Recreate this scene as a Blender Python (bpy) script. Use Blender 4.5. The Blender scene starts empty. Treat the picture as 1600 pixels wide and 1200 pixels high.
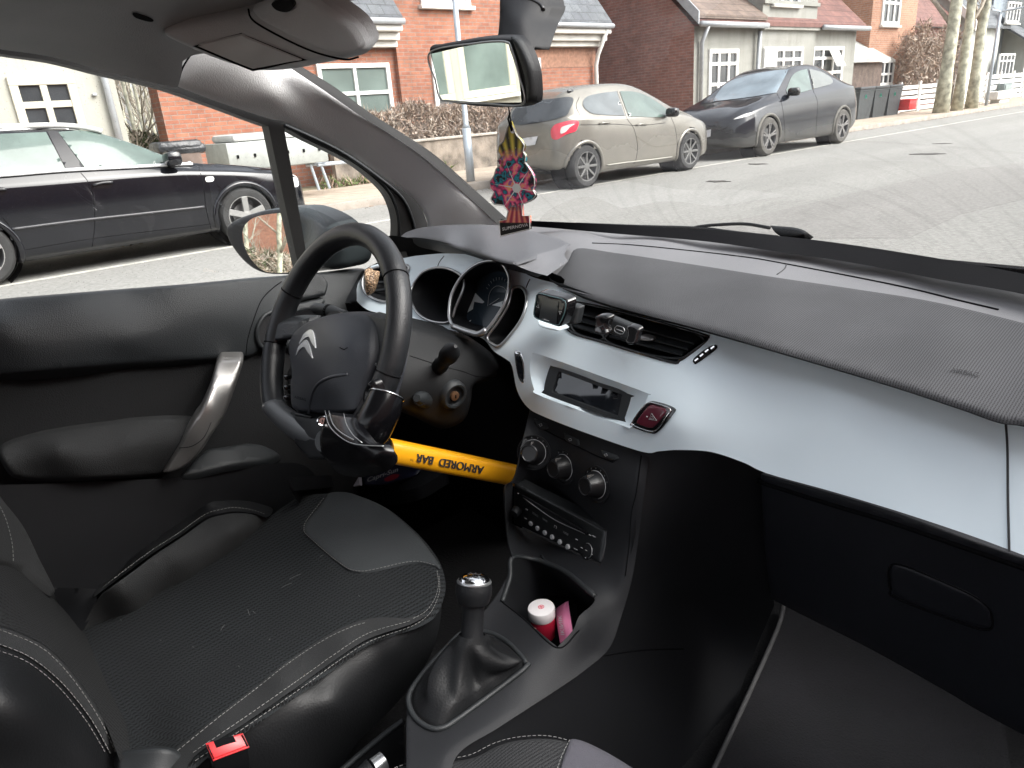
import bpy, bmesh, math, random
import numpy as np
from mathutils import Vector, Matrix
from mathutils.bvhtree import BVHTree
from mathutils.geometry import delaunay_2d_cdt
random.seed(7); RNG = np.random.default_rng(7)
SC = bpy.context.scene
COL = SC.collection
# ------------------------------------------------------------------ camera
F = 1109.0
CAM = np.array([.64, 0.0, 1.17])
_p1 = np.array([-800., 239.6-600, F]); _p2 = np.array([800., 239.6-.077*1600-600, F])
_up = np.cross(_p2, _p1); _up /= np.linalg.norm(_up)
if _up[1] > 0: _up = -_up
_f = np.array([2215.-800, 239.6-.077*2215-600, F]); _f /= np.linalg.norm(_f)
MC = np.array([np.cross(_f, _up), _f, _up])          # world = MC @ camera(x right, y down, z forward)
cd = bpy.data.cameras.new('camera'); co = bpy.data.objects.new('camera', cd); COL.objects.link(co)
R_ = MC @ np.diag([1, -1, -1])
co.matrix_world = Matrix([list(R_[i]) + [CAM[i]] for i in range(3)] + [[0, 0, 0, 1]])
cd.sensor_width = 36; cd.lens = 36*F/1600; cd.clip_start = .02; cd.clip_end = 600
SC.camera = co
# ------------------------------------------------------------------ world, sun, exposure
SUN_EL, SUN_AZ = math.radians(42), math.radians(60)     # overcast: a broad soft sun
w = bpy.data.worlds.new("World"); SC.world = w; w.use_nodes = True
nt = w.node_tree; nt.nodes.clear()
sky = nt.nodes.new('ShaderNodeTexSky'); sky.sky_type = 'NISHITA'; sky.sun_disc = False
sky.sun_elevation = SUN_EL; sky.sun_rotation = SUN_AZ
sky.air_density = 1.0; sky.dust_density = 4.0; sky.ozone_density = 1.0
hs = nt.nodes.new('ShaderNodeHueSaturation'); hs.inputs['Saturation'].default_value = .22
bg = nt.nodes.new('ShaderNodeBackground'); bg.inputs[1].default_value = .15
wo = nt.nodes.new('ShaderNodeOutputWorld')
nt.links.new(sky.outputs[0], hs.inputs['Color']); nt.links.new(hs.outputs[0], bg.inputs[0]); nt.links.new(bg.outputs[0], wo.inputs[0])
sd = bpy.data.lights.new('sun', 'SUN'); sd.energy = 1.05; sd.angle = math.radians(55); sd.color = (1, .96, .9)
so = bpy.data.objects.new('sun', sd); COL.objects.link(so)
_sv = Vector((math.sin(SUN_AZ)*math.cos(SUN_EL), math.cos(SUN_AZ)*math.cos(SUN_EL), math.sin(SUN_EL)))
so.rotation_euler = _sv.to_track_quat('Z', 'Y').to_euler(); so.location = (0, 0, 30)
SC.view_settings.view_transform = 'Standard'; SC.view_settings.look = 'None'; SC.view_settings.gamma = 1
SC.view_settings.exposure = EXPOSURE = 1.78
cy = SC.cycles
cy.max_bounces = 8; cy.transparent_max_bounces = 16; cy.diffuse_bounces = 4; cy.glossy_bounces = 4
cy.use_denoising = True; cy.sample_clamp_indirect = 6
cy.caustics_reflective = False; cy.caustics_refractive = False
# ------------------------------------------------------------------ rays
def ray(px, py):
    d = MC @ np.array([px-800., py-600., F]); return d            # unit depth along the camera axis = F
def _hit(px, py, ax, v):
    d = ray(px, py); t = (v-CAM[ax])/d[ax]; return CAM+t*d
def PX(px, py, x): return _hit(px, py, 0, x)
def PY(px, py, y): return _hit(px, py, 1, y)
def PZ(px, py, z): return _hit(px, py, 2, z)
def proj(p):
    c = MC.T @ (np.array(p, float)-CAM); return np.array([800+F*c[0]/c[2], 600+F*c[1]/c[2]]), c[2]
V = Vector
# ------------------------------------------------------------------ objects
def tag(o, label=None, cat=None, group=None, kind=None):
    if label: o['label'] = label
    if cat: o['category'] = cat
    if group: o['group'] = group
    if kind: o['kind'] = kind
    return o
def empty(name, loc, label, cat, group=None):
    o = bpy.data.objects.new(name, None); COL.objects.link(o); o.location = loc; o.empty_display_size = .1
    o['_w'] = list(loc)
    return tag(o, label, cat, group)
def wloc(o):
    p = V((0, 0, 0))
    while o is not None:
        p = p+o.location; o = o.parent
    return p
def link(name, me, mat, parent=None, loc=None):
    """mesh in world coordinates -> object with its origin at the mesh centre, child of parent"""
    n = len(me.vertices)
    a = np.empty(n*3); me.vertices.foreach_get('co', a); a = a.reshape(-1, 3)
    c = (a.min(0)+a.max(0))/2 if loc is None else np.array(loc, float)
    me.vertices.foreach_set('co', (a-c).ravel()); me.update()
    o = bpy.data.objects.new(name, me); COL.objects.link(o)
    if mat:
        for m in (mat if isinstance(mat, (list, tuple)) else [mat]): me.materials.append(m)
    if parent:
        o.parent = parent; o.location = V(c)-wloc(parent)
    else: o.location = V(c)
    return o
def frombm(name, bm, mat, parent=None, smooth=False, loc=None):
    me = bpy.data.meshes.new(name); bm.normal_update(); bm.to_mesh(me); bm.free()
    if smooth is True:
        for p in me.polygons: p.use_smooth = True
    elif smooth:
        for p in me.polygons: p.use_smooth = True
        me.set_sharp_from_angle(angle=math.radians(smooth))
    return link(name, me, mat, parent, loc)
def frompy(name, vs, fs, mat, parent=None, smooth=False):
    me = bpy.data.meshes.new(name); me.from_pydata([tuple(map(float, v)) for v in vs], [], [tuple(f) for f in fs]); me.update()
    if smooth:
        for p in me.polygons: p.use_smooth = True
        if smooth is not True: me.set_sharp_from_angle(angle=math.radians(smooth))
    return link(name, me, mat, parent)
# ------------------------------------------------------------------ curves
def smooth2(pts, step=8., closed=True):
    """Catmull-Rom through pts (2D or 3D); a point given with an extra 's' is a sharp corner"""
    P = [np.array([q for q in p if q != 's'], float) for p in pts]; S = [('s' in p[-1:] if isinstance(p[-1], str) else False) for p in pts]
    n = len(P); out = []
    for i in range(n if closed else n-1):
        a, b = P[i], P[(i+1) % n]
        p0 = P[i-1] if (closed or i > 0) and not S[i] else a-(b-a)
        p3 = P[(i+2) % n] if (closed or i+2 < n) and not S[(i+1) % n] else b+(b-a)
        L = np.linalg.norm(b-a); k = max(1, int(round(L/step)))
        for j in range(k):
            t = j/k
            out.append(.5*((2*a)+(-p0+b)*t+(2*p0-5*a+4*b-p3)*t*t+(-p0+3*a-3*b+p3)*t**3))
    if not closed: out.append(P[-1])
    return np.array(out)
def inpoly(pts, poly):
    x, y = pts[:, 0], pts[:, 1]; c = np.zeros(len(pts), bool); n = len(poly); j = n-1
    for i in range(n):
        xi, yi = poly[i]; xj, yj = poly[j]
        m = ((yi > y) != (yj > y))
        c ^= m & (x < (xj-xi)*(y-yi)/((yj-yi) if yj != yi else 1e-9)+xi)
        j = i
    return c
def dist2poly(pts, poly):
    A = poly; B = np.roll(poly, -1, 0); d = np.full(len(pts), 1e9)
    for a, b in zip(A, B):
        ab = b-a; t = np.clip(((pts-a)@ab)/max(ab@ab, 1e-9), 0, 1)
        d = np.minimum(d, np.linalg.norm(pts-(a+t[:, None]*ab), axis=1))
    return d
# ------------------------------------------------------------------ surfaces
class Surf:
    """a smooth surface known at a few real 3D points (each lying on a sight line): inverse depth is a thin-plate spline"""
    def __init__(s, ctrl):
        X = []; q = []
        for c in ctrl:
            if len(c) == 3 and not isinstance(c[2], str):
                (u, v), z = proj(c); X.append((u, v)); q.append(1/z); continue
            u, v, k = c[:3]
            if k == 'd': z = c[3].depth(u, v)+(c[4] if len(c) > 4 else 0)
            else:
                ax = 'xyz'.index(k); d = ray(u, v); z = (c[3]-CAM[ax])/d[ax]*F
            X.append((u, v)); q.append(1/z)
        s.X = np.array(X, float)/100; q = np.array(q); n = len(q)
        K = s._k(s.X, s.X)+np.eye(n)*1e-6; P = np.c_[np.ones(n), s.X]
        A = np.zeros((n+3, n+3)); A[:n, :n] = K; A[:n, n:] = P; A[n:, :n] = P.T
        s.w = np.linalg.lstsq(A, np.r_[q, 0, 0, 0], rcond=None)[0]
    @staticmethod
    def _k(a, b):
        r2 = ((a[:, None]-b[None])**2).sum(-1); return .5*r2*np.log(r2+1e-12)
    def depths(s, P):
        P = np.asarray(P, float)/100
        q = s._k(P, s.X)@s.w[:-3]+s.w[-3]+P@s.w[-2:]
        return 1/q
    def depth(s, u, v): return float(s.depths([(u, v)])[0])
    def pts(s, P, off=0):
        P = np.asarray(P, float); z = s.depths(P)
        D = (np.c_[P[:, 0]-800, P[:, 1]-600, np.full(len(P), F)]/F)@MC.T
        return CAM+D*(z-off)[:, None]
    def at(s, u, v, off=0): return s.pts([(u, v)], off)[0]
    def normal(s, u, v):
        a, b, c = s.at(u, v), s.at(u+4, v), s.at(u, v+4); n = np.cross(b-a, c-a); n /= np.linalg.norm(n)
        return n if n@(CAM-a) > 0 else -n
def plane_at(u, v, ax, val, n):
    """flat surface through the point met on the sight line, with normal n"""
    p = _hit(u, v, 'xyz'.index(ax), val); n = np.array(n, float); a = np.cross(n, [0, 0, 1.]); a /= np.linalg.norm(a); b = np.cross(n, a); b /= np.linalg.norm(b)
    return Surf([tuple(p), tuple(p+a*.05), tuple(p+b*.05)])
class HullSurf:
    """sight lines met with a real mesh"""
    def __init__(s, bvh, keep=None): s.b = bvh
    def pts(s, P, off=0):
        out = []
        for u, v in P:
            d = V(ray(u, v)).normalized(); h = s.b.ray_cast(V(CAM), d)
            if h[0] is None:
                # nearest approach
                t = s.last if hasattr(s, 'last') else 10
                for _ in range(4):
                    p = V(CAM)+d*t; n = s.b.find_nearest(p); t = (n[0]-V(CAM)).dot(d)
                loc, nor = n[0], n[1]
            else:
                loc, nor = h[0], h[1]; s.last = h[3]
            if nor.dot(d) > 0: nor = -nor
            out.append(np.array(loc+nor*off))
        return np.array(out)
    def at(s, u, v, off=0): return s.pts([(u, v)], off)[0]
def sheet(name, mat, parent, outline, surf, holes=(), g=10., back=None, roll=None, off=0., smooth=None, raw=False, step=None, seed=0, dent=None):
    """a panel: outline traced, every vertex on surf, optional rounded edge (roll=(width, vector)) and real thickness (back=vector)"""
    if isinstance(surf, list): surf = Surf(surf)
    st = step or max(3., g*.7)
    O = np.array(outline, float) if raw else smooth2(outline, st)
    H = [np.array(h, float) if raw else smooth2(h, st) for h in holes]
    lo, hi = O.min(0), O.max(0); lim = []
    gx = np.arange(lo[0]+g*.5, hi[0], g); gy = np.arange(lo[1]+g*.5, hi[1], g)
    if len(gx) and len(gy):
        G = np.array([(x+(g*.5 if j % 2 else 0), y) for j, y in enumerate(gy) for x in gx])
        G = G[inpoly(G, O)] if len(G) else G
        for r in [O]+H:
            if len(G): G = G[dist2poly(G, r) > g*.45]
        for h in H:
            if len(G): G = G[~inpoly(G, h)]
    else: G = np.zeros((0, 2))
    rings = []; pts = []
    if roll and roll[0] < 2.2*g:
        # extra rings near the edge so that the rounding is resolved
        c = O
        nrm = np.roll(O, -1, 0)-np.roll(O, 1, 0); nrm = np.c_[-nrm[:, 1], nrm[:, 0]]; nrm /= np.linalg.norm(nrm, axis=1)[:, None]+1e-9
        if not inpoly((O+nrm*.5)[:1], O)[0]: nrm = -nrm
        ex = np.concatenate([O+nrm*roll[0]*k for k in (.25, .55, 1.)])
        ex = ex[inpoly(ex, O)]; ex = ex[dist2poly(ex, O) > roll[0]*.2]
        for h in H: ex = ex[~inpoly(ex, h)]
        if len(G): G = G[dist2poly(G, O) > roll[0]*1.1]
        G = np.concatenate([G, ex])
    allp = np.concatenate([O]+H+[G]) if len(G) else np.concatenate([O]+H)
    edges = []; k = 0
    for r in [O]+H:
        n = len(r); edges += [(k+i, k+(i+1) % n) for i in range(n)]; k += n
    v2, e2, f2, *_ = delaunay_2d_cdt([V((float(a), float(b))) for a, b in allp], edges, [], 0, 1e-4)
    P2 = np.array([(a.x, a.y) for a in v2]); f2 = np.array([f for f in f2 if len(f) == 3])
    cen = P2[f2].mean(1); m = inpoly(cen, O)
    for h in H: m &= ~inpoly(cen, h)
    f2 = f2[m]
    P3 = surf.pts(P2, off)
    if dent is not None: P3 = P3+dent(P2, P3)
    if roll:
        d = dist2poly(P2, O); t = np.clip(1-d/roll[0], 0, 1)**2
        P3 = P3+t[:, None]*np.array(roll[1], float)
    a = P2[f2[:, 1]]-P2[f2[:, 0]]; b = P2[f2[:, 2]]-P2[f2[:, 0]]
    cr = a[:, 0]*b[:, 1]-a[:, 1]*b[:, 0]
    f2[cr > 0] = f2[cr > 0][:, ::-1]
    vs = list(P3); fs = [tuple(int(i) for i in f) for f in f2]
    if back is not None:
        cnt = {}
        for f in fs:
            for i in range(3):
                e = (f[i], f[(i+1) % 3]); cnt[e] = 1
        bd = [e for e in cnt if (e[1], e[0]) not in cnt]
        bk = np.array(back, float); m1 = {}; m2 = {}
        for e in bd:
            for i in e:
                if i not in m1:
                    m1[i] = len(vs); vs.append(P3[i]); m2[i] = len(vs); vs.append(P3[i]+bk)
            fs.append((m1[e[1]], m1[e[0]], m2[e[0]], m2[e[1]]))
    o = frompy(name, vs, fs, mat, parent, smooth if smooth is not None else True)
    return o
def strip3(name, mat, parent, A, B, smooth=True, n=1):
    """ruled surface between two 3D polylines of equal length"""
    A = np.array(A); B = np.array(B); k = len(A); vs = []; fs = []
    for j in range(n+1): vs += list(A+(B-A)*j/n)
    for j in range(n):
        for i in range(k-1): fs.append((j*k+i, j*k+i+1, (j+1)*k+i+1, (j+1)*k+i))
    return frompy(name, vs, fs, mat, parent, smooth)
def loft(name, mat, parent, rows, smooth=True, closed=False, caps=False, sub=1):
    """rows of 3D points -> smooth skin"""
    rows = [np.array(r, float) for r in rows]
    if sub > 1:
        R = []
        for i in range(len(rows)-1):
            p0 = rows[max(i-1, 0)]; p1 = rows[i]; p2 = rows[i+1]; p3 = rows[min(i+2, len(rows)-1)]
            for j in range(sub):
                t = j/sub; R.append(.5*(2*p1+(p2-p0)*t+(2*p0-5*p1+4*p2-p3)*t*t+(3*p1-p0-3*p2+p3)*t**3))
        rows = R+[rows[-1]]
    k = len(rows[0]); vs = [p for r in rows for p in r]; fs = []
    for j in range(len(rows)-1):
        for i in range(k if closed else k-1):
            fs.append((j*k+i, j*k+(i+1) % k, (j+1)*k+(i+1) % k, (j+1)*k+i))
    if caps:
        fs.append(tuple(range(k-1, -1, -1))); fs.append(tuple((len(rows)-1)*k+i for i in range(k)))
    o = frompy(name, vs, fs, mat, parent, smooth)
    bm = bmesh.new(); bm.from_mesh(o.data); bmesh.ops.recalc_face_normals(bm, faces=bm.faces); bm.to_mesh(o.data); bm.free()
    return o
class MB:
    """collects simple solids into ONE mesh"""
    def __init__(s): s.bm = bmesh.new()
    def box(s, c, size, rot=None, bev=0, seg=2):
        r = bmesh.ops.create_cube(s.bm, size=1)['verts']
        M = Matrix.Translation(V(c)) @ ((rot.to_4x4() if rot is not None else Matrix.Identity(4))) @ Matrix.Diagonal((*size, 1))
        bmesh.ops.transform(s.bm, matrix=M, verts=r)
        if bev:
            es = list({e for v in r for e in v.link_edges}); bmesh.ops.bevel(s.bm, geom=es, offset=bev, segments=seg, affect='EDGES', profile=.5)
        return s
    def cyl(s, a, b, r, r2=None, n=16, caps=True):
        a, b = V(a), V(b); d = b-a; r2 = r if r2 is None else r2
        q = d.to_track_quat('Z', 'Y').to_matrix().to_4x4()
        bmesh.ops.create_cone(s.bm, cap_ends=caps, segments=n, radius1=r, radius2=r2, depth=d.length, matrix=Matrix.Translation((a+b)/2) @ q)
        return s
    def tube(s, pts, r, n=8, closed=False, caps=True):
        pts = [V(p) for p in pts]; k = len(pts); rr = r if hasattr(r, '__len__') else [r]*k
        rings = []; up = None
        for i, p in enumerate(pts):
            t = (pts[(i+1) % k]-pts[i-1]) if closed or 0 < i < k-1 else (pts[1]-pts[0] if i == 0 else pts[-1]-pts[-2])
            t.normalize()
            if up is None: up = V((0, 0, 1)) if abs(t.z) < .9 else V((1, 0, 0))
            x = up.cross(t)
            if x.length < 1e-6: x = V((1, 0, 0)).cross(t)
            x.normalize(); y = t.cross(x); up = y
            rings.append([s.bm.verts.new(p+(x*math.cos(6.28318*j/n)+y*math.sin(6.28318*j/n))*rr[i]) for j in range(n)])
        for i in range(k if closed else k-1):
            A, B = rings[i], rings[(i+1) % k]
            for j in range(n): s.bm.faces.new((A[j], A[(j+1) % n], B[(j+1) % n], B[j]))
        if caps and not closed:
            s.bm.faces.new(rings[0][::-1]); s.bm.faces.new(rings[-1])
        return s
    def lathe(s, prof, M, n=24):
        """prof: (radius, height) along local z of matrix M"""
        rings = []
        for r, h in prof:
            if r < 1e-6: rings.append([s.bm.verts.new(M @ V((0, 0, h)))])
            else: rings.append([s.bm.verts.new(M @ V((r*math.cos(6.283185*j/n), r*math.sin(6.283185*j/n), h))) for j in range(n)])
        for A, B in zip(rings, rings[1:]):
            for j in range(n):
                if len(A) == 1 and len(B) == 1: break
                if len(A) == 1: s.bm.faces.new((A[0], B[j], B[(j+1) % n]))
                elif len(B) == 1: s.bm.faces.new((A[j], A[(j+1) % n], B[0]))
                else: s.bm.faces.new((A[j], A[(j+1) % n], B[(j+1) % n], B[j]))
        return s
    def prism(s, poly3, d, bev=0):
        """polygon of 3D points extruded by vector d"""
        a = [s.bm.verts.new(V(p)) for p in poly3]; b = [s.bm.verts.new(V(p)+V(d)) for p in poly3]; n = len(a)
        s.bm.faces.new(a); s.bm.faces.new(b[::-1])
        for i in range(n): s.bm.faces.new((a[i], b[i], b[(i+1) % n], a[(i+1) % n]))
        if bev:
            es = list({e for v in a+b for e in v.link_edges}); bmesh.ops.bevel(s.bm, geom=es, offset=bev, segments=2, affect='EDGES', profile=.5)
        return s
    def quad(s, *p):
        s.bm.faces.new([s.bm.verts.new(V(q)) for q in p]); return s
    def build(s, name, mat, parent=None, smooth=35, loc=None):
        bmesh.ops.recalc_face_normals(s.bm, faces=s.bm.faces)
        return frombm(name, s.bm, mat, parent, smooth, loc)
def frame_m(o, n, up=(0, 0, 1)):
    """matrix with local z along n"""
    z = V(n).normalized(); x = V(up).cross(z); x.normalize(); y = z.cross(x)
    return Matrix.Translation(V(o)) @ Matrix((x, y, z)).transposed().to_4x4()
def text(name, body, mat, parent, o, xdir, ydir, size, depth=.0003, font_shear=0, bold=0, align='CENTER', on=None):
    """lettering as a thin solid lying on the surface through o; size = capital height"""
    cu = bpy.data.curves.new(name, 'FONT'); cu.body = body; cu.size = size/.7; cu.extrude = depth; cu.align_x = align; cu.align_y = 'CENTER'
    cu.shear = font_shear; cu.offset = bold
    t = bpy.data.objects.new(name+'_tmp', cu); COL.objects.link(t)
    dg = bpy.context.evaluated_depsgraph_get(); me = bpy.data.meshes.new_from_object(t.evaluated_get(dg))
    COL.objects.unlink(t); bpy.data.objects.remove(t); bpy.data.curves.remove(cu)
    x = V(xdir).normalized(); y = V(ydir); y = (y-x*y.dot(x)).normalized(); z = x.cross(y)
    M = Matrix.Translation(V(o)) @ Matrix((x, y, z)).transposed().to_4x4()
    me.transform(M)
    me.materials.clear()
    return link(name, me, mat, parent)
def text_on(name, body, mat, parent, surf, p0, p1, size_px, off=.0008, shear=0, bold=0, up=(0, -1)):
    """lettering from pixel p0 to p1 along the baseline on surf"""
    a, b = surf.at(*p0, off), surf.at(*p1, off)
    mid = ((p0[0]+p1[0])/2, (p0[1]+p1[1])/2); c = surf.at(*mid, off)
    u = surf.at(mid[0]+up[0]*size_px, mid[1]+up[1]*size_px, off)
    o = text(name, body, mat, parent, (0, 0, 0), (1, 0, 0), (0, 1, 0), 1.0, 0, shear, bold)
    me = o.data; n = len(me.vertices); A = np.empty(n*3); me.vertices.foreach_get('co', A); A = A.reshape(-1, 3)+np.array(o.location-(wloc(parent)*0 if not parent else V((0,0,0))))
    A = np.array([A[:, 0], A[:, 1], A[:, 2]]).T
    x0, x1 = A[:, 0].min(), A[:, 0].max(); y0, y1 = A[:, 1].min(), A[:, 1].max()
    s = (A[:, 0]-x0)/(x1-x0)-.5; t = (A[:, 1]-y0)/(y1-y0)-.5
    p0_, p1_ = np.array(p0, float), np.array(p1, float); W = surf.pts((p0_+p1_)/2+s[:, None]*(p1_-p0_)+t[:, None]*np.array(up, float)*size_px, off)
    mw = W.mean(0); me.vertices.foreach_set('co', (W-mw).ravel()); me.update()
    o.location = V(mw)-(wloc(parent) if parent else V((0, 0, 0)))
    return o
def stitches(name, mat, parent, surf, line, off=.0015, r=.00045, dash=.0040, gap=.0022, lim=2000):
    L = smooth2(line, 4, closed=False); P = surf.pts(L, off)
    d = np.r_[0, np.cumsum(np.linalg.norm(np.diff(P, axis=0), axis=1))]; tot = d[-1]; mb = MB(); s = 0; k = 0
    f = lambda q: np.array([np.interp(q, d, P[:, i]) for i in range(3)])
    while s+dash < tot and k < lim:
        mb.tube([f(s), f(s+dash)], r, n=4); s += dash+gap; k += 1
    return mb.build(name, mat, parent, smooth=False)
def line_on(name, mat, parent, surf, line, r=.001, off=0, n=6, closed=False, step=5):
    L = smooth2(line, step, closed=closed)
    return MB().tube(surf.pts(L, off), r, n=n, closed=closed).build(name, mat, parent, smooth=True)
# ------------------------------------------------------------------ materials
_M = {}
def mat(name, col, rough=.5, metal=0., var=.08, vs=8., bump=0., bs=200., spec=.5, coat=0., emis=None, alpha=None, btype='noise', rvar=0., scale3=None):
    """principled with procedural colour variation and bump"""
    if name in _M: return _M[name]
    m = bpy.data.materials.new(name); m.use_nodes = True; _M[name] = m
    nt = m.node_tree; b = nt.nodes['Principled BSDF']; L = nt.links.new; N = nt.nodes.new
    b.inputs['Roughness'].default_value = rough; b.inputs['Metallic'].default_value = metal
    b.inputs['Specular IOR Level'].default_value = spec; b.inputs['Coat Weight'].default_value = coat; b.inputs['Coat Roughness'].default_value = .05
    tc = N('ShaderNodeTexCoord')
    no = N('ShaderNodeTexNoise'); no.inputs['Scale'].default_value = vs; no.inputs['Detail'].default_value = 5
    L(tc.outputs['Object'], no.inputs['Vector'])
    rp = N('ShaderNodeMapRange'); rp.inputs['From Min'].default_value = .3; rp.inputs['From Max'].default_value = .7
    rp.inputs['To Min'].default_value = 1-var; rp.inputs['To Max'].default_value = 1+var
    L(no.outputs['Fac'], rp.inputs['Value'])
    mx = N('ShaderNodeVectorMath'); mx.operation = 'SCALE'; mx.inputs[0].default_value = col[:3]
    L(rp.outputs[0], mx.inputs['Scale']); L(mx.outputs[0], b.inputs['Base Color'])
    if rvar:
        r2 = N('ShaderNodeMapRange'); r2.inputs['To Min'].default_value = rough-rvar; r2.inputs['To Max'].default_value = rough+rvar
        L(no.outputs['Fac'], r2.inputs['Value']); L(r2.outputs[0], b.inputs['Roughness'])
    if bump:
        if btype == 'noise':
            t = N('ShaderNodeTexNoise'); t.inputs['Scale'].default_value = bs; t.inputs['Detail'].default_value = 3; h = t.outputs['Fac']
        elif btype == 'voronoi':
            t = N('ShaderNodeTexVoronoi'); t.inputs['Scale'].default_value = bs; h = t.outputs['Distance']
        L(tc.outputs['Object'], t.inputs['Vector'])
        bp = N('ShaderNodeBump'); bp.inputs['Strength'].default_value = bump; bp.inputs['Distance'].default_value = .002 if bs > 30 else .02
        L(h, bp.inputs['Height']); L(bp.outputs[0], b.inputs['Normal'])
    if emis:
        b.inputs['Emission Color'].default_value = (*emis[:3], 1); b.inputs['Emission Strength'].default_value = emis[3]
    return m
def nodes(m):
    return m.node_tree, m.node_tree.nodes.new, m.node_tree.links.new, m.node_tree.nodes['Principled BSDF']
def glassmat(name, tint=(1, 1, 1), refl=1., dirt=.0, rough=0., arcs=None):
    """a thin pane: clear with fresnel reflection, optional film of dust"""
    m = bpy.data.materials.new(name); m.use_nodes = True; nt = m.node_tree; nt.nodes.clear(); N = nt.nodes.new; L = nt.links.new
    out = N('ShaderNodeOutputMaterial'); tr = N('ShaderNodeBsdfTransparent'); tr.inputs[0].default_value = (*tint, 1)
    gl = N('ShaderNodeBsdfGlossy'); gl.inputs['Roughness'].default_value = rough; gl.inputs['Color'].default_value = (refl, refl, refl, 1)
    fr = N('ShaderNodeFresnel'); fr.inputs['IOR'].default_value = 1.45
    geo = N('ShaderNodeNewGeometry')
    mx = N('ShaderNodeMixShader'); L(fr.outputs[0], mx.inputs[0]); L(tr.outputs[0], mx.inputs[1]); L(gl.outputs[0], mx.inputs[2])
    last = mx
    if dirt:
        df = N('ShaderNodeBsdfDiffuse'); df.inputs[0].default_value = (.75, .75, .73, 1)
        tc = N('ShaderNodeTexCoord'); no = N('ShaderNodeTexNoise'); no.inputs['Scale'].default_value = 5; no.inputs['Detail'].default_value = 8
        L(tc.outputs['Object'], no.inputs['Vector'])
        mr = N('ShaderNodeMapRange'); mr.inputs['From Min'].default_value = .3; mr.inputs['From Max'].default_value = .75; mr.inputs['To Min'].default_value = dirt*.5; mr.inputs['To Max'].default_value = dirt*1.5
        L(no.outputs['Fac'], mr.inputs['Value'])
        vo = N('ShaderNodeTexNoise'); vo.inputs['Scale'].default_value = 420; vo.inputs['Detail'].default_value = 0
        L(tc.outputs['Object'], vo.inputs['Vector'])
        m2 = N('ShaderNodeMapRange'); m2.inputs['From Min'].default_value = .74; m2.inputs['From Max'].default_value = .82; m2.inputs['To Max'].default_value = .25 if dirt < .03 else .0
        L(vo.outputs['Fac'], m2.inputs['Value'])
        ad = N('ShaderNodeMath'); ad.operation = 'ADD'; L(mr.outputs[0], ad.inputs[0]); L(m2.outputs[0], ad.inputs[1])
        if arcs:                                  # wiper streaks: rings round the wiper pivot
            ge = N('ShaderNodeNewGeometry'); sb = N('ShaderNodeVectorMath'); sb.operation = 'SUBTRACT'; sb.inputs[1].default_value = arcs; L(ge.outputs['Position'], sb.inputs[0])
            ln = N('ShaderNodeVectorMath'); ln.operation = 'LENGTH'; L(sb.outputs[0], ln.inputs[0])
            nn = N('ShaderNodeVectorMath'); nn.operation = 'NORMALIZE'; L(sb.outputs[0], nn.inputs[0])
            cx = N('ShaderNodeSeparateXYZ'); L(nn.outputs[0], cx.inputs[0]); cb = N('ShaderNodeCombineXYZ')
            k1 = N('ShaderNodeMath'); k1.operation = 'MULTIPLY'; k1.inputs[1].default_value = 55; L(ln.outputs['Value'], k1.inputs[0]); L(k1.outputs[0], cb.inputs[0])
            k2 = N('ShaderNodeMath'); k2.operation = 'MULTIPLY'; k2.inputs[1].default_value = 2.2; L(cx.outputs[0], k2.inputs[0]); L(k2.outputs[0], cb.inputs[1])
            an_ = N('ShaderNodeTexNoise'); an_.inputs['Scale'].default_value = 1; an_.inputs['Detail'].default_value = 5; L(cb.outputs[0], an_.inputs['Vector'])
            m4 = N('ShaderNodeMapRange'); m4.inputs['From Min'].default_value = .52; m4.inputs['From Max'].default_value = .72; m4.inputs['To Max'].default_value = .10; L(an_.outputs['Fac'], m4.inputs['Value'])
            a2 = N('ShaderNodeMath'); a2.operation = 'ADD'; L(ad.outputs[0], a2.inputs[0]); L(m4.outputs[0], a2.inputs[1]); ad = a2
        m3 = N('ShaderNodeMixShader'); L(ad.outputs[0], m3.inputs[0]); L(mx.outputs[0], m3.inputs[1]); L(df.outputs[0], m3.inputs[2]); last = m3
    L(last.outputs[0], out.inputs[0])
    return m
# ------------------------------------------------------------------ material set
def tcoord(m):
    nt, N, L, b = nodes(m); t = N('ShaderNodeTexCoord'); return nt, N, L, b, t
M_plastic = mat('dark plastic', (.018, .0205, .0225), .52, bump=.25, bs=900, var=.1, rvar=.06)
M_plastic2 = mat('black plastic', (.0075, .008, .0095), .55, spec=.35, bump=.2, bs=900, var=.12)
M_console = mat('console plastic', (.013, .0138, .016), .58, spec=.3, bump=.2, bs=1000, var=.08, rvar=.05)
M_black = mat('matt black', (.006, .006, .007), .9, var=.1, spec=.08)
M_gloss = mat('gloss black', (.008, .008, .009), .12, var=.05, coat=.3)
M_rubber = mat('rubber seal', (.012, .012, .012), .6, var=.2)
M_dashsoft = mat('dash soft plastic', (.17, .17, .178), .6, bump=.3, bs=900, var=.05, rvar=.05)
M_hood = mat('hood soft plastic', (.076, .078, .086), .5, bump=.35, bs=900, var=.07)
M_silver = mat('silver panel paint', (.80, .905, .96), .36, metal=.05, var=.02, vs=3, bump=.04, bs=1500)
M_satin = mat('satin chrome', (.46, .47, .48), .3, metal=.8, var=.05)
M_handle = mat('brushed handle', (.36, .35, .34), .33, metal=.75, var=.06, bump=.05, bs=600)
M_chrome = mat('chrome', (.75, .75, .76), .12, metal=1, var=.03)
M_liner = mat('headliner cloth', (.42, .425, .43), .95, bump=.5, bs=500, var=.08)
M_pillar = mat('pillar trim', (.80, .80, .80), 1., spec=.2, bump=.4, bs=500, var=.05)
M_visor = mat('visor vinyl', (.56, .57, .58), .9, bump=.4, bs=600, var=.06)
M_visor2 = mat('visor cover', (.62, .63, .63), .45, bump=.1, bs=600, var=.06)
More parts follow.
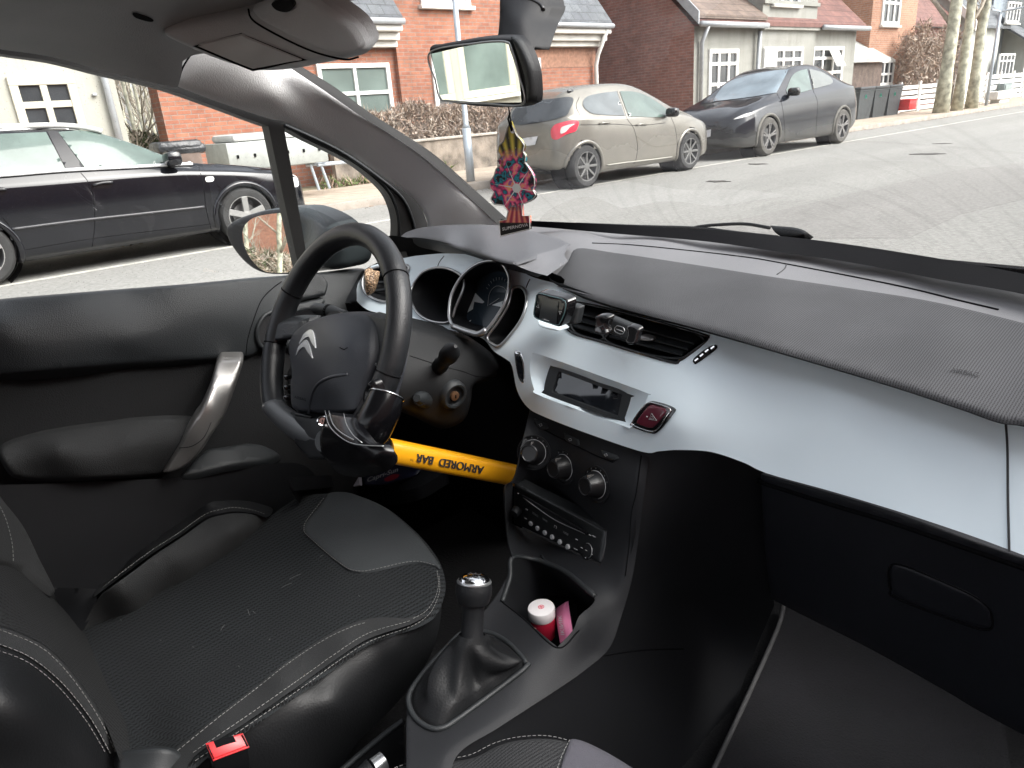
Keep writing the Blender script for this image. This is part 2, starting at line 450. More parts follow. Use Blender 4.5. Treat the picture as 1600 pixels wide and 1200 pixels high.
M_leather = mat('wheel leather', (.011, .012, .014), .40, bump=.16, bs=500, var=.15, btype='voronoi', rvar=.08)
M_leather2 = mat('seat leatherette', (.008, .0085, .0095), .50, spec=.35, bump=.12, bs=350, var=.12, btype='voronoi', rvar=.06)
M_airbag = mat('airbag cover', (.024, .027, .034), .48, bump=.25, bs=800, var=.06)
M_door = mat('door plastic', (.022, .025, .0275), .46, bump=.35, bs=700, var=.07, btype='voronoi')
M_doorfab = mat('door cloth', (.006, .0065, .0075), .9, bump=.5, bs=500, var=.15)
M_arm = mat('armrest cloth', (.0175, .0185, .0195), .85, bump=.6, bs=600, var=.12)
M_carpet = mat('carpet', (.005, .005, .006), 1., bump=1., bs=260, var=.25)
M_mat = mat('mat pile', (.0085, .0085, .0105), 1., bump=1.2, bs=320, var=.3)
M_thread = mat('thread', (.20, .20, .195), .8, var=.1)
M_patch = mat('seat patch cloth', (.034, .038, .041), .9, bump=.6, bs=700, var=.08)
M_patch2 = mat('passenger patch cloth', (.075, .073, .088), .9, bump=.6, bs=700, var=.1)
M_bolster = mat('bolster cloth', (.0185, .0195, .0205), .85, bump=.5, bs=600, var=.1)
M_screen = mat('display glass', (.012, .014, .018), .06, var=.1, coat=.6)
M_white = mat('white plastic', (.75, .72, .72), .4, var=.04)
M_mark = mat('print grey', (.45, .46, .47), .6, var=.03)
M_markdark = mat('print dark', (.02, .02, .022), .6, var=.03)
M_markwhite = mat('print white', (.8, .8, .8), .6, var=.03)
M_emblem = mat('emblem silver', (.80, .82, .84), .25, metal=.45)
M_red = mat('buckle red', (.62, .035, .04), .35, var=.08)
M_hazard = mat('hazard red', (.10, .012, .025), .25, var=.08, coat=.4)
M_yellow = mat('yellow bar paint', (.80, .36, .010), .32, var=.07, vs=20, bump=.05, bs=300, coat=.2)
M_brass = mat('key brass', (.45, .25, .14), .35, metal=.8)
def weave(name, c1, c2, sx, sy, rough=.9, b=.6, rows=False):
    """woven cloth: rows of small dark eyelets"""
    m = bpy.data.materials.new(name); m.use_nodes = True; nt, N, L, bs = nodes(m)
    bs.inputs['Roughness'].default_value = rough; bs.inputs['Specular IOR Level'].default_value = .3
    t = N('ShaderNodeTexCoord'); mp = N('ShaderNodeMapping'); mp.inputs['Scale'].default_value = (sx, sy, sy)
    L(t.outputs['Object'], mp.inputs['Vector'])
    sp = N('ShaderNodeSeparateXYZ'); L(mp.outputs[0], sp.inputs[0])
    def sinw(sock, ph=None):
        a = N('ShaderNodeMath'); a.operation = 'SINE'; a.inputs[0].default_value = 0
        if ph is not None:
            ad = N('ShaderNodeMath'); ad.operation = 'ADD'; L(sock, ad.inputs[0]); L(ph, ad.inputs[1]); L(ad.outputs[0], a.inputs[0])
        else: L(sock, a.inputs[0])
        return a.outputs[0]
    yy = sp.outputs[2]
    if not rows:
        sb_ = N('ShaderNodeMath'); sb_.operation = 'SUBTRACT'; L(sp.outputs[1], sb_.inputs[0]); L(sp.outputs[2], sb_.inputs[1]); yy = sb_.outputs[0]
    s1 = sinw(yy)
    gt = N('ShaderNodeMath'); gt.operation = 'MULTIPLY'; gt.inputs[1].default_value = 1.5707; L(s1, gt.inputs[0])
    s2 = sinw(sp.outputs[0], gt.outputs[0])
    mu = N('ShaderNodeMath'); mu.operation = 'MULTIPLY'; L(s1, mu.inputs[0]); L(s2, mu.inputs[1])
    mr = N('ShaderNodeMapRange'); mr.inputs['From Min'].default_value = -.2; mr.inputs['From Max'].default_value = .75; L(mu.outputs[0], mr.inputs['Value'])
    no = N('ShaderNodeTexNoise'); no.inputs['Scale'].default_value = 9; no.inputs['Detail'].default_value = 6; L(t.outputs['Object'], no.inputs['Vector'])
    mx = N('ShaderNodeMix'); mx.data_type = 'RGBA'; mx.inputs[6].default_value = (*c1, 1); mx.inputs[7].default_value = (*c2, 1); L(mr.outputs[0], mx.inputs[0])
    r2 = N('ShaderNodeMapRange'); r2.inputs['To Min'].default_value = .75; r2.inputs['To Max'].default_value = 1.25; L(no.outputs['Fac'], r2.inputs['Value'])
    vm = N('ShaderNodeVectorMath'); vm.operation = 'SCALE'; L(mx.outputs[2], vm.inputs[0]); L(r2.outputs[0], vm.inputs['Scale'])
    L(vm.outputs[0], bs.inputs['Base Color'])
    bp = N('ShaderNodeBump'); bp.inputs['Strength'].default_value = b; bp.inputs['Distance'].default_value = -.0012; L(mr.outputs[0], bp.inputs['Height']); L(bp.outputs[0], bs.inputs['Normal'])
    return m
M_seat = weave('seat cloth', (.019, .0215, .0235), (.002, .002, .0025), 760, 560)
M_seat2 = weave('passenger seat cloth', (.040, .041, .043), (.016, .016, .018), 1300, 1100)
M_seatback = weave('backrest cloth', (.0185, .0195, .0205), (.004, .004, .0045), 700, 620, rows=True)
M_pad = weave('dash pad texture', (.082, .083, .088), (.028, .028, .031), 2300, 2300, rough=.85, b=.3)
M_glass_w = glassmat('windscreen glass', (.98, .99, .985), .9, dirt=.065, arcs=(.1, 1.2, .93))
M_glass_s = glassmat('side glass', (.98, .99, .985), .9, dirt=.012)
M_mirror = bpy.data.materials.new('mirror'); M_mirror.use_nodes = True
_b = M_mirror.node_tree.nodes['Principled BSDF']; _b.inputs['Metallic'].default_value = 1; _b.inputs['Roughness'].default_value = 0.01; _b.inputs['Base Color'].default_value = (.82, .86, .84, 1)
# ================================================================== outside: materials
def brickmat(name, axes, c1, c2, cm, sc=1., soot=.35, dark=(.09, .05, .04)):
    m = bpy.data.materials.new(name); m.use_nodes = True; nt, N, L, b = nodes(m); b.inputs['Roughness'].default_value = .9
    t = N('ShaderNodeNewGeometry'); s = N('ShaderNodeSeparateXYZ'); L(t.outputs['Position'], s.inputs[0]); c = N('ShaderNodeCombineXYZ')
    L(s.outputs[axes[0]], c.inputs[0]); L(s.outputs[axes[1]], c.inputs[1])
    br = N('ShaderNodeTexBrick'); br.inputs['Scale'].default_value = 1/sc; br.inputs['Color1'].default_value = (*c1, 1); br.inputs['Color2'].default_value = (*c2, 1); br.inputs['Mortar'].default_value = (*cm, 1)
    br.inputs['Brick Width'].default_value = .24; br.inputs['Row Height'].default_value = .075; br.inputs['Mortar Size'].default_value = .008; br.inputs['Mortar Smooth'].default_value = .3; br.inputs['Bias'].default_value = 0
    L(c.outputs[0], br.inputs['Vector'])
    no = N('ShaderNodeTexNoise'); no.inputs['Scale'].default_value = .9; no.inputs['Detail'].default_value = 8; no.inputs['Roughness'].default_value = .65; L(c.outputs[0], no.inputs['Vector'])
    n2 = N('ShaderNodeTexNoise'); n2.inputs['Scale'].default_value = 7; n2.inputs['Detail'].default_value = 4; L(c.outputs[0], n2.inputs['Vector'])
    r = N('ShaderNodeMapRange'); r.inputs['From Min'].default_value = .5; r.inputs['From Max'].default_value = .72; r.inputs['To Max'].default_value = soot; L(no.outputs['Fac'], r.inputs['Value'])
    mx = N('ShaderNodeMix'); mx.data_type = 'RGBA'; L(r.outputs[0], mx.inputs[0]); L(br.outputs['Color'], mx.inputs[6]); mx.inputs[7].default_value = (*dark, 1)
    r2 = N('ShaderNodeMapRange'); r2.inputs['To Min'].default_value = .65; r2.inputs['To Max'].default_value = 1.35; L(n2.outputs['Fac'], r2.inputs['Value'])
    v = N('ShaderNodeVectorMath'); v.operation = 'SCALE'; L(mx.outputs[2], v.inputs[0]); L(r2.outputs[0], v.inputs['Scale']); L(v.outputs[0], b.inputs['Base Color'])
    bp = N('ShaderNodeBump'); bp.inputs['Strength'].default_value = .5; bp.inputs['Distance'].default_value = .01; L(br.outputs['Fac'], bp.inputs['Height']); bp.invert = True; L(bp.outputs[0], b.inputs['Normal'])
    return m
B_or_y = brickmat('orange brick front', (1, 2), (.36, .15, .09), (.28, .108, .068), (.25, .20, .17))
B_or_x = brickmat('orange brick side', (0, 2), (.36, .15, .09), (.28, .108, .068), (.25, .20, .17))
B_rd_x = brickmat('red brick side', (0, 2), (.31, .15, .125), (.24, .115, .095), (.28, .225, .20), soot=.45)
B_rd_y = brickmat('red brick front', (1, 2), (.31, .15, .125), (.24, .115, .095), (.28, .225, .20), soot=.45)
B_d_y = brickmat('light orange brick front', (1, 2), (.44, .235, .15), (.38, .19, .12), (.38, .31, .26), soot=.1)
B_d_x = brickmat('light orange brick side', (0, 2), (.44, .235, .15), (.38, .19, .12), (.38, .31, .26), soot=.1)
def plaster(name, c, stain=.3):
    m = mat(name, c, .9, var=.10, vs=1.2, bump=.2, bs=20); nt, N, L, b = nodes(m)
    g = N('ShaderNodeNewGeometry'); mp = N('ShaderNodeMapping'); mp.inputs['Scale'].default_value = (2.5, 2.5, .35); L(g.outputs['Position'], mp.inputs['Vector'])
    no = N('ShaderNodeTexNoise'); no.inputs['Scale'].default_value = 1.2; no.inputs['Detail'].default_value = 9; no.inputs['Roughness'].default_value = .7; L(mp.outputs[0], no.inputs['Vector'])
    r = N('ShaderNodeMapRange'); r.inputs['From Min'].default_value = .45; r.inputs['From Max'].default_value = .75; r.inputs['To Max'].default_value = stain; L(no.outputs['Fac'], r.inputs['Value'])
    src = b.inputs['Base Color'].links[0].from_socket
    mx = N('ShaderNodeMix'); mx.data_type = 'RGBA'; L(r.outputs[0], mx.inputs[0]); L(src, mx.inputs[6]); mx.inputs[7].default_value = (c[0]*.45, c[1]*.42, c[2]*.36, 1); L(mx.outputs[2], b.inputs['Base Color'])
    return m
P_cream = plaster('cream plaster', (.37, .365, .32), .12)
P_grey = plaster('grey plaster', (.28, .28, .255), .5)
P_white = plaster('pale plaster', (.52, .53, .50), .4)
P_blue = plaster('blue grey boards', (.30, .34, .38), .3)
M_wframe = mat('white window paint', (.78, .78, .76), .5, var=.04)
M_cframe = mat('cream window paint', (.50, .475, .39), .5, var=.05)
M_stone = mat('white cornice', (.66, .65, .61), .8, var=.12, vs=3)
def slatemat(name, c):
    m = bpy.data.materials.new(name); m.use_nodes = True; nt, N, L, b = nodes(m); b.inputs['Roughness'].default_value = .75
    t = N('ShaderNodeNewGeometry'); s = N('ShaderNodeSeparateXYZ'); L(t.outputs['Position'], s.inputs[0]); cb = N('ShaderNodeCombineXYZ')
    L(s.outputs[1], cb.inputs[0]); L(s.outputs[2], cb.inputs[1])
    br = N('ShaderNodeTexBrick'); br.inputs['Scale'].default_value = 1; br.inputs['Brick Width'].default_value = .3; br.inputs['Row Height'].default_value = .2; br.inputs['Mortar Size'].default_value = .012; br.inputs['Mortar Smooth'].default_value = .6
    br.inputs['Color1'].default_value = (*c, 1); br.inputs['Color2'].default_value = (c[0]*.75, c[1]*.75, c[2]*.78, 1); br.inputs['Mortar'].default_value = (c[0]*.4, c[1]*.4, c[2]*.4, 1); L(cb.outputs[0], br.inputs['Vector'])
    no = N('ShaderNodeTexNoise'); no.inputs['Scale'].default_value = 4; no.inputs['Detail'].default_value = 8; L(t.outputs['Position'], no.inputs['Vector'])
    r2 = N('ShaderNodeMapRange'); r2.inputs['To Min'].default_value = .5; r2.inputs['To Max'].default_value = 1.5; L(no.outputs['Fac'], r2.inputs['Value'])
    v = N('ShaderNodeVectorMath'); v.operation = 'SCALE'; L(br.outputs['Color'], v.inputs[0]); L(r2.outputs[0], v.inputs['Scale']); L(v.outputs[0], b.inputs['Base Color'])
    return m
S_slate = slatemat('slate roof', (.12, .13, .14)); S_red = slatemat('red tile roof', (.18, .085, .07)); S_brown = slatemat('brown felt roof', (.17, .125, .10)); S_dred = slatemat('dark tile roof', (.15, .075, .068))
M_pane = mat('window pane', (.045, .05, .055), .05, var=.3, vs=1.5, spec=.8)
M_pane2 = mat('green window pane', (.15, .19, .175), .06, var=.2, vs=1.5, spec=.8)
M_pipe = mat('zinc pipe', (.38, .40, .42), .45, metal=.3, var=.1)
M_galv = mat('galvanised steel', (.42, .47, .52), .45, metal=.35, var=.1)
# ---- ground
def asphalt(nm='asphalt', tint=(.250, .247, .232)):
    m = bpy.data.materials.new(nm); m.use_nodes = True; nt, N, L, b = nodes(m); b.inputs['Roughness'].default_value = .85; b.inputs['Specular IOR Level'].default_value = .35
    g = N('ShaderNodeNewGeometry')
    n1 = N('ShaderNodeTexNoise'); n1.inputs['Scale'].default_value = 28; n1.inputs['Detail'].default_value = 4; L(g.outputs['Position'], n1.inputs['Vector'])
    n2 = N('ShaderNodeTexNoise'); n2.inputs['Scale'].default_value = .5; n2.inputs['Detail'].default_value = 7; n2.inputs['Roughness'].default_value = .6
    mp = N('ShaderNodeMapping'); mp.inputs['Scale'].default_value = (1.6, .28, 1); L(g.outputs['Position'], mp.inputs['Vector']); L(mp.outputs[0], n2.inputs['Vector'])
    a = N('ShaderNodeMapRange'); a.inputs['From Min'].default_value = .3; a.inputs['From Max'].default_value = .7; a.inputs['To Min'].default_value = .82; a.inputs['To Max'].default_value = 1.18; L(n1.outputs['Fac'], a.inputs['Value'])
    c = N('ShaderNodeMapRange'); c.inputs['From Min'].default_value = .3; c.inputs['From Max'].default_value = .7; c.inputs['To Min'].default_value = .86; c.inputs['To Max'].default_value = 1.1; L(n2.outputs['Fac'], c.inputs['Value'])
    mu = N('ShaderNodeMath'); mu.operation = 'MULTIPLY'; L(a.outputs[0], mu.inputs[0]); L(c.outputs[0], mu.inputs[1])
    v = N('ShaderNodeVectorMath'); v.operation = 'SCALE'; v.inputs[0].default_value = tint; L(mu.outputs[0], v.inputs['Scale'])
    L(v.outputs[0], b.inputs['Base Color'])
    bp = N('ShaderNodeBump'); bp.inputs['Strength'].default_value = .4; bp.inputs['Distance'].default_value = .01; L(n1.outputs['Fac'], bp.inputs['Height']); L(bp.outputs[0], b.inputs['Normal'])
    return m
KX = -9.4
road = MB().box((0, 40, -.06), (400, 400, .1)).build('road', asphalt(), None); tag(road, kind='structure')
patchm = mat('asphalt patch', (.205, .198, .186), .9, var=.18, vs=5, bump=.3, bs=60)
patchl = asphalt('asphalt patch', (.228, .222, .210))
def flat(name, pts, z, m, parent=None, t=.003):
    return MB().prism([PZ(u, v, z) for u, v in pts], (0, 0, -t)).build(name, m, parent, smooth=False)
tag(flat('road_patch', [(1120, 352), (1340, 300), (1480, 268), (1720, 240), (1720, 282), (1500, 335), (1420, 372), (1180, 372)], -.0085, patchl, t=.003), kind='structure')
for i, (x, y, r) in enumerate(((1183, 256, .11), (1120, 283, .12), (1471, 224, .10), (1450, 240, .16))):
    c = PZ(x, y, -.002); pts = [c+np.array([r*1.6*math.cos(a)*(1+.3*math.sin(3*a+i)), r*.8*math.sin(a)*(1+.35*math.cos(5*a)), 0]) for a in np.linspace(0, 6.283, 19)[:-1]]
    tag(MB().prism(pts, (0, 0, -.004)).build('tar_spot', mat('tar', (.06, .055, .05), .7), None), kind='structure')
mline = mat('worn road paint', (.46, .45, .41), .8, var=.25, vs=6)
for y0 in (-30,): tag(MB().box((-7.62, 10, -.0065), (.09, 80, .003)).build('road_line', mline, None), kind='structure')
def pav():
    m = bpy.data.materials.new('pavement slabs'); m.use_nodes = True; nt, N, L, b = nodes(m); b.inputs['Roughness'].default_value = .9
    g = N('ShaderNodeNewGeometry'); br = N('ShaderNodeTexBrick'); br.offset = .0; br.inputs['Scale'].default_value = 1; br.inputs['Brick Width'].default_value = .6; br.inputs['Row Height'].default_value = .6; br.inputs['Mortar Size'].default_value = .01
    br.inputs['Color1'].default_value = (.40, .34, .27, 1); br.inputs['Color2'].default_value = (.34, .28, .22, 1); br.inputs['Mortar'].default_value = (.2, .17, .14, 1); L(g.outputs['Position'], br.inputs['Vector'])
    no = N('ShaderNodeTexNoise'); no.inputs['Scale'].default_value = 6; no.inputs['Detail'].default_value = 8; L(g.outputs['Position'], no.inputs['Vector'])
    r2 = N('ShaderNodeMapRange'); r2.inputs['To Min'].default_value = .7; r2.inputs['To Max'].default_value = 1.3; L(no.outputs['Fac'], r2.inputs['Value'])
    v = N('ShaderNodeVectorMath'); v.operation = 'SCALE'; L(br.outputs['Color'], v.inputs[0]); L(r2.outputs[0], v.inputs['Scale']); L(v.outputs[0], b.inputs['Base Color'])
    return m
pv = pav()
tag(MB().box((-10.9, 30, .02), (2.8, 140, .18)).build('pavement', pv, None), kind='structure')
tag(MB().box((-9.44, 30, .022), (.12, 140, .18), bev=.02).build('kerb', mat('kerb stone', (.33, .29, .25), .9, var=.2, vs=4), None), kind='structure')
tag(MB().box((-20.3, 30, .01), (16, 140, .17)).build('garden_ground', mat('garden soil', (.15, .14, .09), 1, var=.5, vs=2, bump=1, bs=8), None), kind='structure')
tag(MB().box((3.4, 10, .03), (2.4, 120, .18)).build('near_pavement', pv, None), kind='structure')
rn_ = np.random.default_rng(4); lv = []; lf = []
for k in range(420):
    x = -9.33+abs(rn_.normal())*.12; y = rn_.uniform(2, 34); a = rn_.uniform(0, 6.28); l = rn_.uniform(.015, .045); c = np.array([x, y, -.004]); d = np.array([math.cos(a), math.sin(a), 0])*l; e = np.array([-math.sin(a), math.cos(a), .15])*l*.5
    n0 = len(lv); lv += [c-d, c+e, c+d+[0, 0, .01], c-e+[0, 0, .012]]; lf.append((n0, n0+1, n0+2, n0+3))
gl__ = frompy('gutter_leaves', lv, lf, mat('fallen leaf', (.20, .13, .08), .9, var=.4), None); tag(gl__, 'small brown leaves and grit lying along the far kerb', 'leaves', kind='stuff')
# ---- house helpers (fronts face +x; sides face -y)
def yz(u, v, x): p = PX(u, v, x); return p[1], p[2]
def win_front(par, x, y0, y1, z0, z1, cols=2, rows=(.62,), fm=None, pm=None, fw=.07, depth=.09, sill=True, arch=0, deepr=True, name='window'):
    fm = fm or M_wframe; pm = pm or M_pane
    mb = MB(); w_ = y1-y0; h = z1-z0; cy_ = (y0+y1)/2; cz = (z0+z1)/2; xo = x+.012
    mb.box((xo, cy_, z0+fw/2), (.08, w_, fw), bev=.006, seg=1); mb.box((xo, cy_, z1-fw/2), (.08, w_, fw), bev=.006, seg=1)
    mb.box((xo, y0+fw/2, cz), (.078, fw, h-2*fw-.002), bev=.006, seg=1); mb.box((xo, y1-fw/2, cz), (.078, fw, h-2*fw-.002), bev=.006, seg=1)
    for k in range(1, cols): mb.box((xo-.003, y0+w_*k/cols, cz), (.07, fw*.8, h-2*fw-.002), bev=.004, seg=1)
    for r in rows: mb.box((xo-.006, cy_, z0+h*r), (.066, w_-2*fw-.002, fw*.8), bev=.004, seg=1)
    if arch:
        n = 12; pts = [np.array([x-.02, y0, z1-.002])]+[np.array([x-.02, y0+w_*k/n, z1-.002+arch*math.sin(math.pi*k/n)]) for k in range(1, n)]+[np.array([x-.02, y1, z1-.002])]
        mb.prism(pts, (.07, 0, 0))
    o = mb.build(name, fm, par, smooth=False)
    MB().box((x-.012, cy_, cz), (.03, w_-.02, h-.02)).build('pane', pm, o, smooth=False)
    if sill: MB().box((x+.05, cy_, z0-.05), (.16, w_+.12, .08), bev=.01).build('sill', M_stone, o)
    return o
def win_px(par, x, p0, p1, **k):
    """window given by its upper-left and lower-right picture corners on the front plane x"""
    (ya, za), (yb, zb) = yz(*p0, x), yz(*p1, x); return win_front(par, x, min(ya, yb), max(ya, yb), min(za, zb), max(za, zb), **k)
def block(name, m, par, x0, x1, y0, y1, z0, z1): return MB().box(((x0+x1)/2, (y0+y1)/2, (z0+z1)/2), (abs(x1-x0), abs(y1-y0), abs(z1-z0))).build(name, m, par, smooth=False)
def wallbox(par, x, y0, y1, z1, depth, mf, ms, z0=.05):
    """solid body with front and side materials"""
    bm = bmesh.new(); bmesh.ops.create_cube(bm, size=1)
    for v in bm.verts: v.co = V((x-depth/2+v.co.x*depth, (y0+y1)/2+v.co.y*(y1-y0), (z0+z1)/2+v.co.z*(z1-z0)))
    bm.normal_update()
    for f in bm.faces: f.material_index = 0 if abs(f.normal.x) > .5 else 1
    return frombm('wall', bm, [mf, ms], par)
def roof_slope(name, m, par, x0, z0, x1, z1, y0, y1, t=.12):
    """slope from eaves (x0,z0) to ridge (x1,z1), and its mirror behind"""
    mb = MB(); mb.prism([(x0, y0, z0), (x0, y1, z0), (x1, y1, z1), (x1, y0, z1)], (0, 0, t))
    xb = 2*x1-x0; mb.prism([(x1-.003, y0, z1), (x1-.003, y1, z1), (xb, y1, z0), (xb, y0, z0)], (0, 0, t)); return mb.build(name, m, par, smooth=False)
def gable(name, m, par, y, x0, x1, z0, xr, zr, t=.25):
    return MB().prism([(x0, y, z0), (xr, y, zr), (x1, y, z0)], (0, t, 0)).build(name, m, par, smooth=False)
# ---- house A: cream plaster, far left
XA = -12.3
yA1 = yz(197, 200, XA)[0]
hA = empty('plaster_house', (XA, yA1-5, .1), 'cream plastered house with an arched casement window and grey downpipe behind the black estate car', 'house')
wallbox(hA, XA, -16, yA1, 4.6, 8, P_cream, P_cream)
roof_slope('roof', S_dred, hA, XA+.3, 4.6, XA-4, 7.6, -16.2, yA1+.2)
(ya, za), (yb, zb) = yz(7, 116, XA), yz(124, 196, XA)
zb = .95; h = za-zb; wd = yb-ya
w_ = win_front(hA, XA, ya, yz(113, 116, XA)[0], .62, za-.04, cols=2, rows=((yz(60, 164, XA)[1]-.62)/(za-.66),), fm=M_cframe, fw=.115, arch=.10)
for k in range(8): win_front(hA, XA, -2.9-k*1.55, -1.55-k*1.55, .95, 3.3, cols=1, rows=(.72,), fm=M_cframe, pm=M_pane2, fw=.14)
yp = yz(160, 120, XA)[0]; yq = yz(182, 205, XA)[0]
MB().tube([(XA+.08, (yp+yq)/2, .2), (XA+.08, (yp+yq)/2, 4.4)], .05, n=12).build('downpipe', M_pipe, hA, smooth=True)
MB().tube([(XA+.3, -16, 4.55), (XA+.3, yA1+.2, 4.55)], .07, n=10).build('gutter', M_pipe, hA, smooth=True)
MB().box((XA+.03, yz(147, 148, XA)[0], yz(147, 148, XA)[1]), (.06, .06, .04), bev=.01).build('wall_hook', M_pipe, hA)
# ---- house B: orange brick with slate roof
XB = -13.4
yB0 = yz(252, 170, XB)[0]; yB1 = yz(931, 120, XB)[0]; zE = yz(590, 62, XB)[1]
hB = empty('brick_house', (XB, (yB0+yB1)/2, .1), 'orange brick house with slate roof and white cornice behind the bare hedge', 'house')
wallbox(hB, XB, yB0, yB0+3-.003, zE, .5, B_or_y, B_or_x)
wallbox(hB, XB, yB0+3, yB1, zE, 8, B_or_y, B_or_x)
yc0, yc1 = yz(617, 100, XB)[0], yz(806, 100, XB)[0]
wallbox(hB, XB+.12, yc0, yc1, 7.2, 5, B_or_y, B_or_x)
zt = yz(590, 47, XB)[1]
for a, b_ in ((yB0-.1, yc0-.003), (yc1+.003, yB1+.12)):
    mb = MB(); mb.box((XB+.10, (a+b_)/2, zE-.10), (.22, b_-a, .12), bev=.015); mb.box((XB+.16, (a+b_)/2, zE+.03), (.34, b_-a-.004, .14), bev=.015); mb.box((XB+.24, (a+b_)/2, zE+.17), (.5, b_-a-.008, .13), bev=.03); mb.build('cornice', M_stone, hB)
    roof_slope('roof', S_slate, hB, XB+.5, zE+.26, XB-3.6, zE+5.2, a, b_)
    MB().tube([(XB+.54, a, zE+.28), (XB+.54, b_, zE+.28)], .06, n=10).build('gutter', M_pipe, hB, smooth=True)
soldier = mat('soldier course brick', (.31, .165, .11), .9, var=.25, vs=14)
block('brick_band', soldier, hB, XB-.1, XB+.012, yc1+.003, yB1, zE-.62, zE-.17)
yw0, yw1 = yz(497, 130, XB)[0], yz(610, 130, XB)[0]
(_, zw1) = yz(560, 99, XB)
win_front(hB, XB, yw0, yw1, .95, zw1, cols=2, rows=(.60,), pm=M_pane2, fw=.09)
(yk0, zk1) = yz(671, 82, XB+.12)
win_front(hB, XB+.12, yk0, yk0+1.5, .95, zk1, cols=2, rows=(.62,), fw=.11)
(yu0, zu) = yz(655, 15, XB+.12); yu1 = yz(737, 10, XB+.12)[0]
win_front(hB, XB+.12, yu0+.05, yu1-.05, zu+.10, zu+1.5, cols=2, fw=.10)
(yr, zr) = yz(843, 92, XB); win_front(hB, XB, yr-1.2, yr, .95, zr+.02, cols=2, rows=(.62,), pm=M_pane2, fw=.08)
yd = yz(926, 100, XB)[0]
MB().tube([(XB+.5, yd+.04, zE+.2), (XB+.2, yd, zE-.35), (XB+.12, yd, zE-.6), (XB+.12, yd, .2)], .055, n=12).build('downpipe', M_stone, hB, smooth=True)
# ---- house C: grey plaster front, red brick gable end
XC = -12.0
yC0 = yz(1084, 100, XC)[0]; yC1 = yz(1333, 110, XC)[0]; zC = yz(1120, 42, XC)[1]
hC = empty('plaster_house', (XC, (yC0+yC1)/2, .1), 'grey plastered house with white many paned windows and a red brick gable end', 'house')
wallbox(hC, XC, yC0, yC1, zC, 9, P_grey, B_rd_x)
gable('gable', B_rd_x, hC, yC0, XC+.0, XC-9, zC, XC-4.5, zC+4.3)
gable('gable', B_rd_x, hC, yC1-.25, XC+.0, XC-9, zC, XC-4.5, zC+4.3)
cA0, cA1 = yz(1184, 80, XC)[0], yz(1268, 80, XC)[0]
roof_slope('roof', S_red, hC, XC+.25, zC+.02, XC-4.5, zC+4.45, yC0-.15, yC1+.15)
MB().prism([(XC+.28, yC0-.2, zC+.16), (XC+.28, cA0, zC+.16), (XC-1.3, cA0, zC+1.35), (XC-1.3, yC0-.2, zC+1.35)], (0, 0, .10)).build('porch_roof', S_brown, hC, smooth=False)
MB().prism([(XC+.3, yC0-.24, zC+.02), (XC-4.4, yC0-.24, zC+4.35), (XC-4.4, yC0-.24, zC+4.65), (XC+.3, yC0-.24, zC+.32)], (0, .04, 0)).build('bargeboard', M_pipe, hC, smooth=False)
wallbox(hC, XC+.10, cA0, cA1, zC+2.6, 3.2, P_grey, P_grey)
block('cornice', P_grey, hC, XC-.1, XC+.22, cA0-.05, cA1+.05, zC-.06, zC+.04)
block('cornice', P_grey, hC, XC-.1, XC+.17, cA0-.004, cA1+.04, zC+.62, zC+.72)
for a, b_ in ((yC0-.15, cA0-.06), (cA1+.06, yC1+.25)): MB().tube([(XC+.32, a, zC+.02), (XC+.32, b_, zC+.02)], .075, n=10).build('gutter', M_pipe, hC, smooth=True)
yd = yz(1092, 90, XC)[0]; MB().tube([(XC+.32, yd-.05, zC-.02), (XC+.09, yd, zC-.4), (XC+.09, yd, .15)], .055, n=12).build('downpipe', M_pipe, hC, smooth=True)
yd = yz(1182, 90, XC)[0]; MB().tube([(XC+.14, yd-.1, zC-.1), (XC+.09, yd-.1, .15)], .06, n=12).build('downpipe', M_pipe, hC, smooth=True)
(y0, z1) = yz(1107, 77, XC); y1 = yz(1153, 77, XC)[0]
win_front(hC, XC, y0, y1, .55, z1, cols=3, rows=(.52, .8), fw=.11, sill=False)
(y0, z1) = yz(1192, 74, XC+.1); y1 = yz(1254, 72, XC+.1)[0]
win_front(hC, XC+.10, y0, y1, .75, z1, cols=4, rows=(.55, .8), fw=.11)
MB().box((XC+.16, y0+.35, z1-.28), (.04, .7, .5), bev=.01).build('blind', M_wframe, hC)
(y0, z1) = yz(1269, 73, XC); y1 = yz(1318, 71, XC)[0]
win_front(hC, XC, y0, y1, .75, z1, cols=3, rows=(.55, .8), fw=.11)
MB().prism([(XC+.08, y0+.95, z1-.1), (XC+.08, y0+1.55, z1-.1), (XC+.38, y0+1.55, z1-.62), (XC+.38, y0+.95, z1-.62)], (.03, 0, 0)).build('open_casement', M_wframe, hC, smooth=False)
(y0, z0) = yz(1206, 6, XC+.1); y1 = yz(1248, 6, XC+.1)[0]
win_front(hC, XC+.10, y0, y1, z0, z0+1.2, cols=3, rows=(.6,), fw=.10)
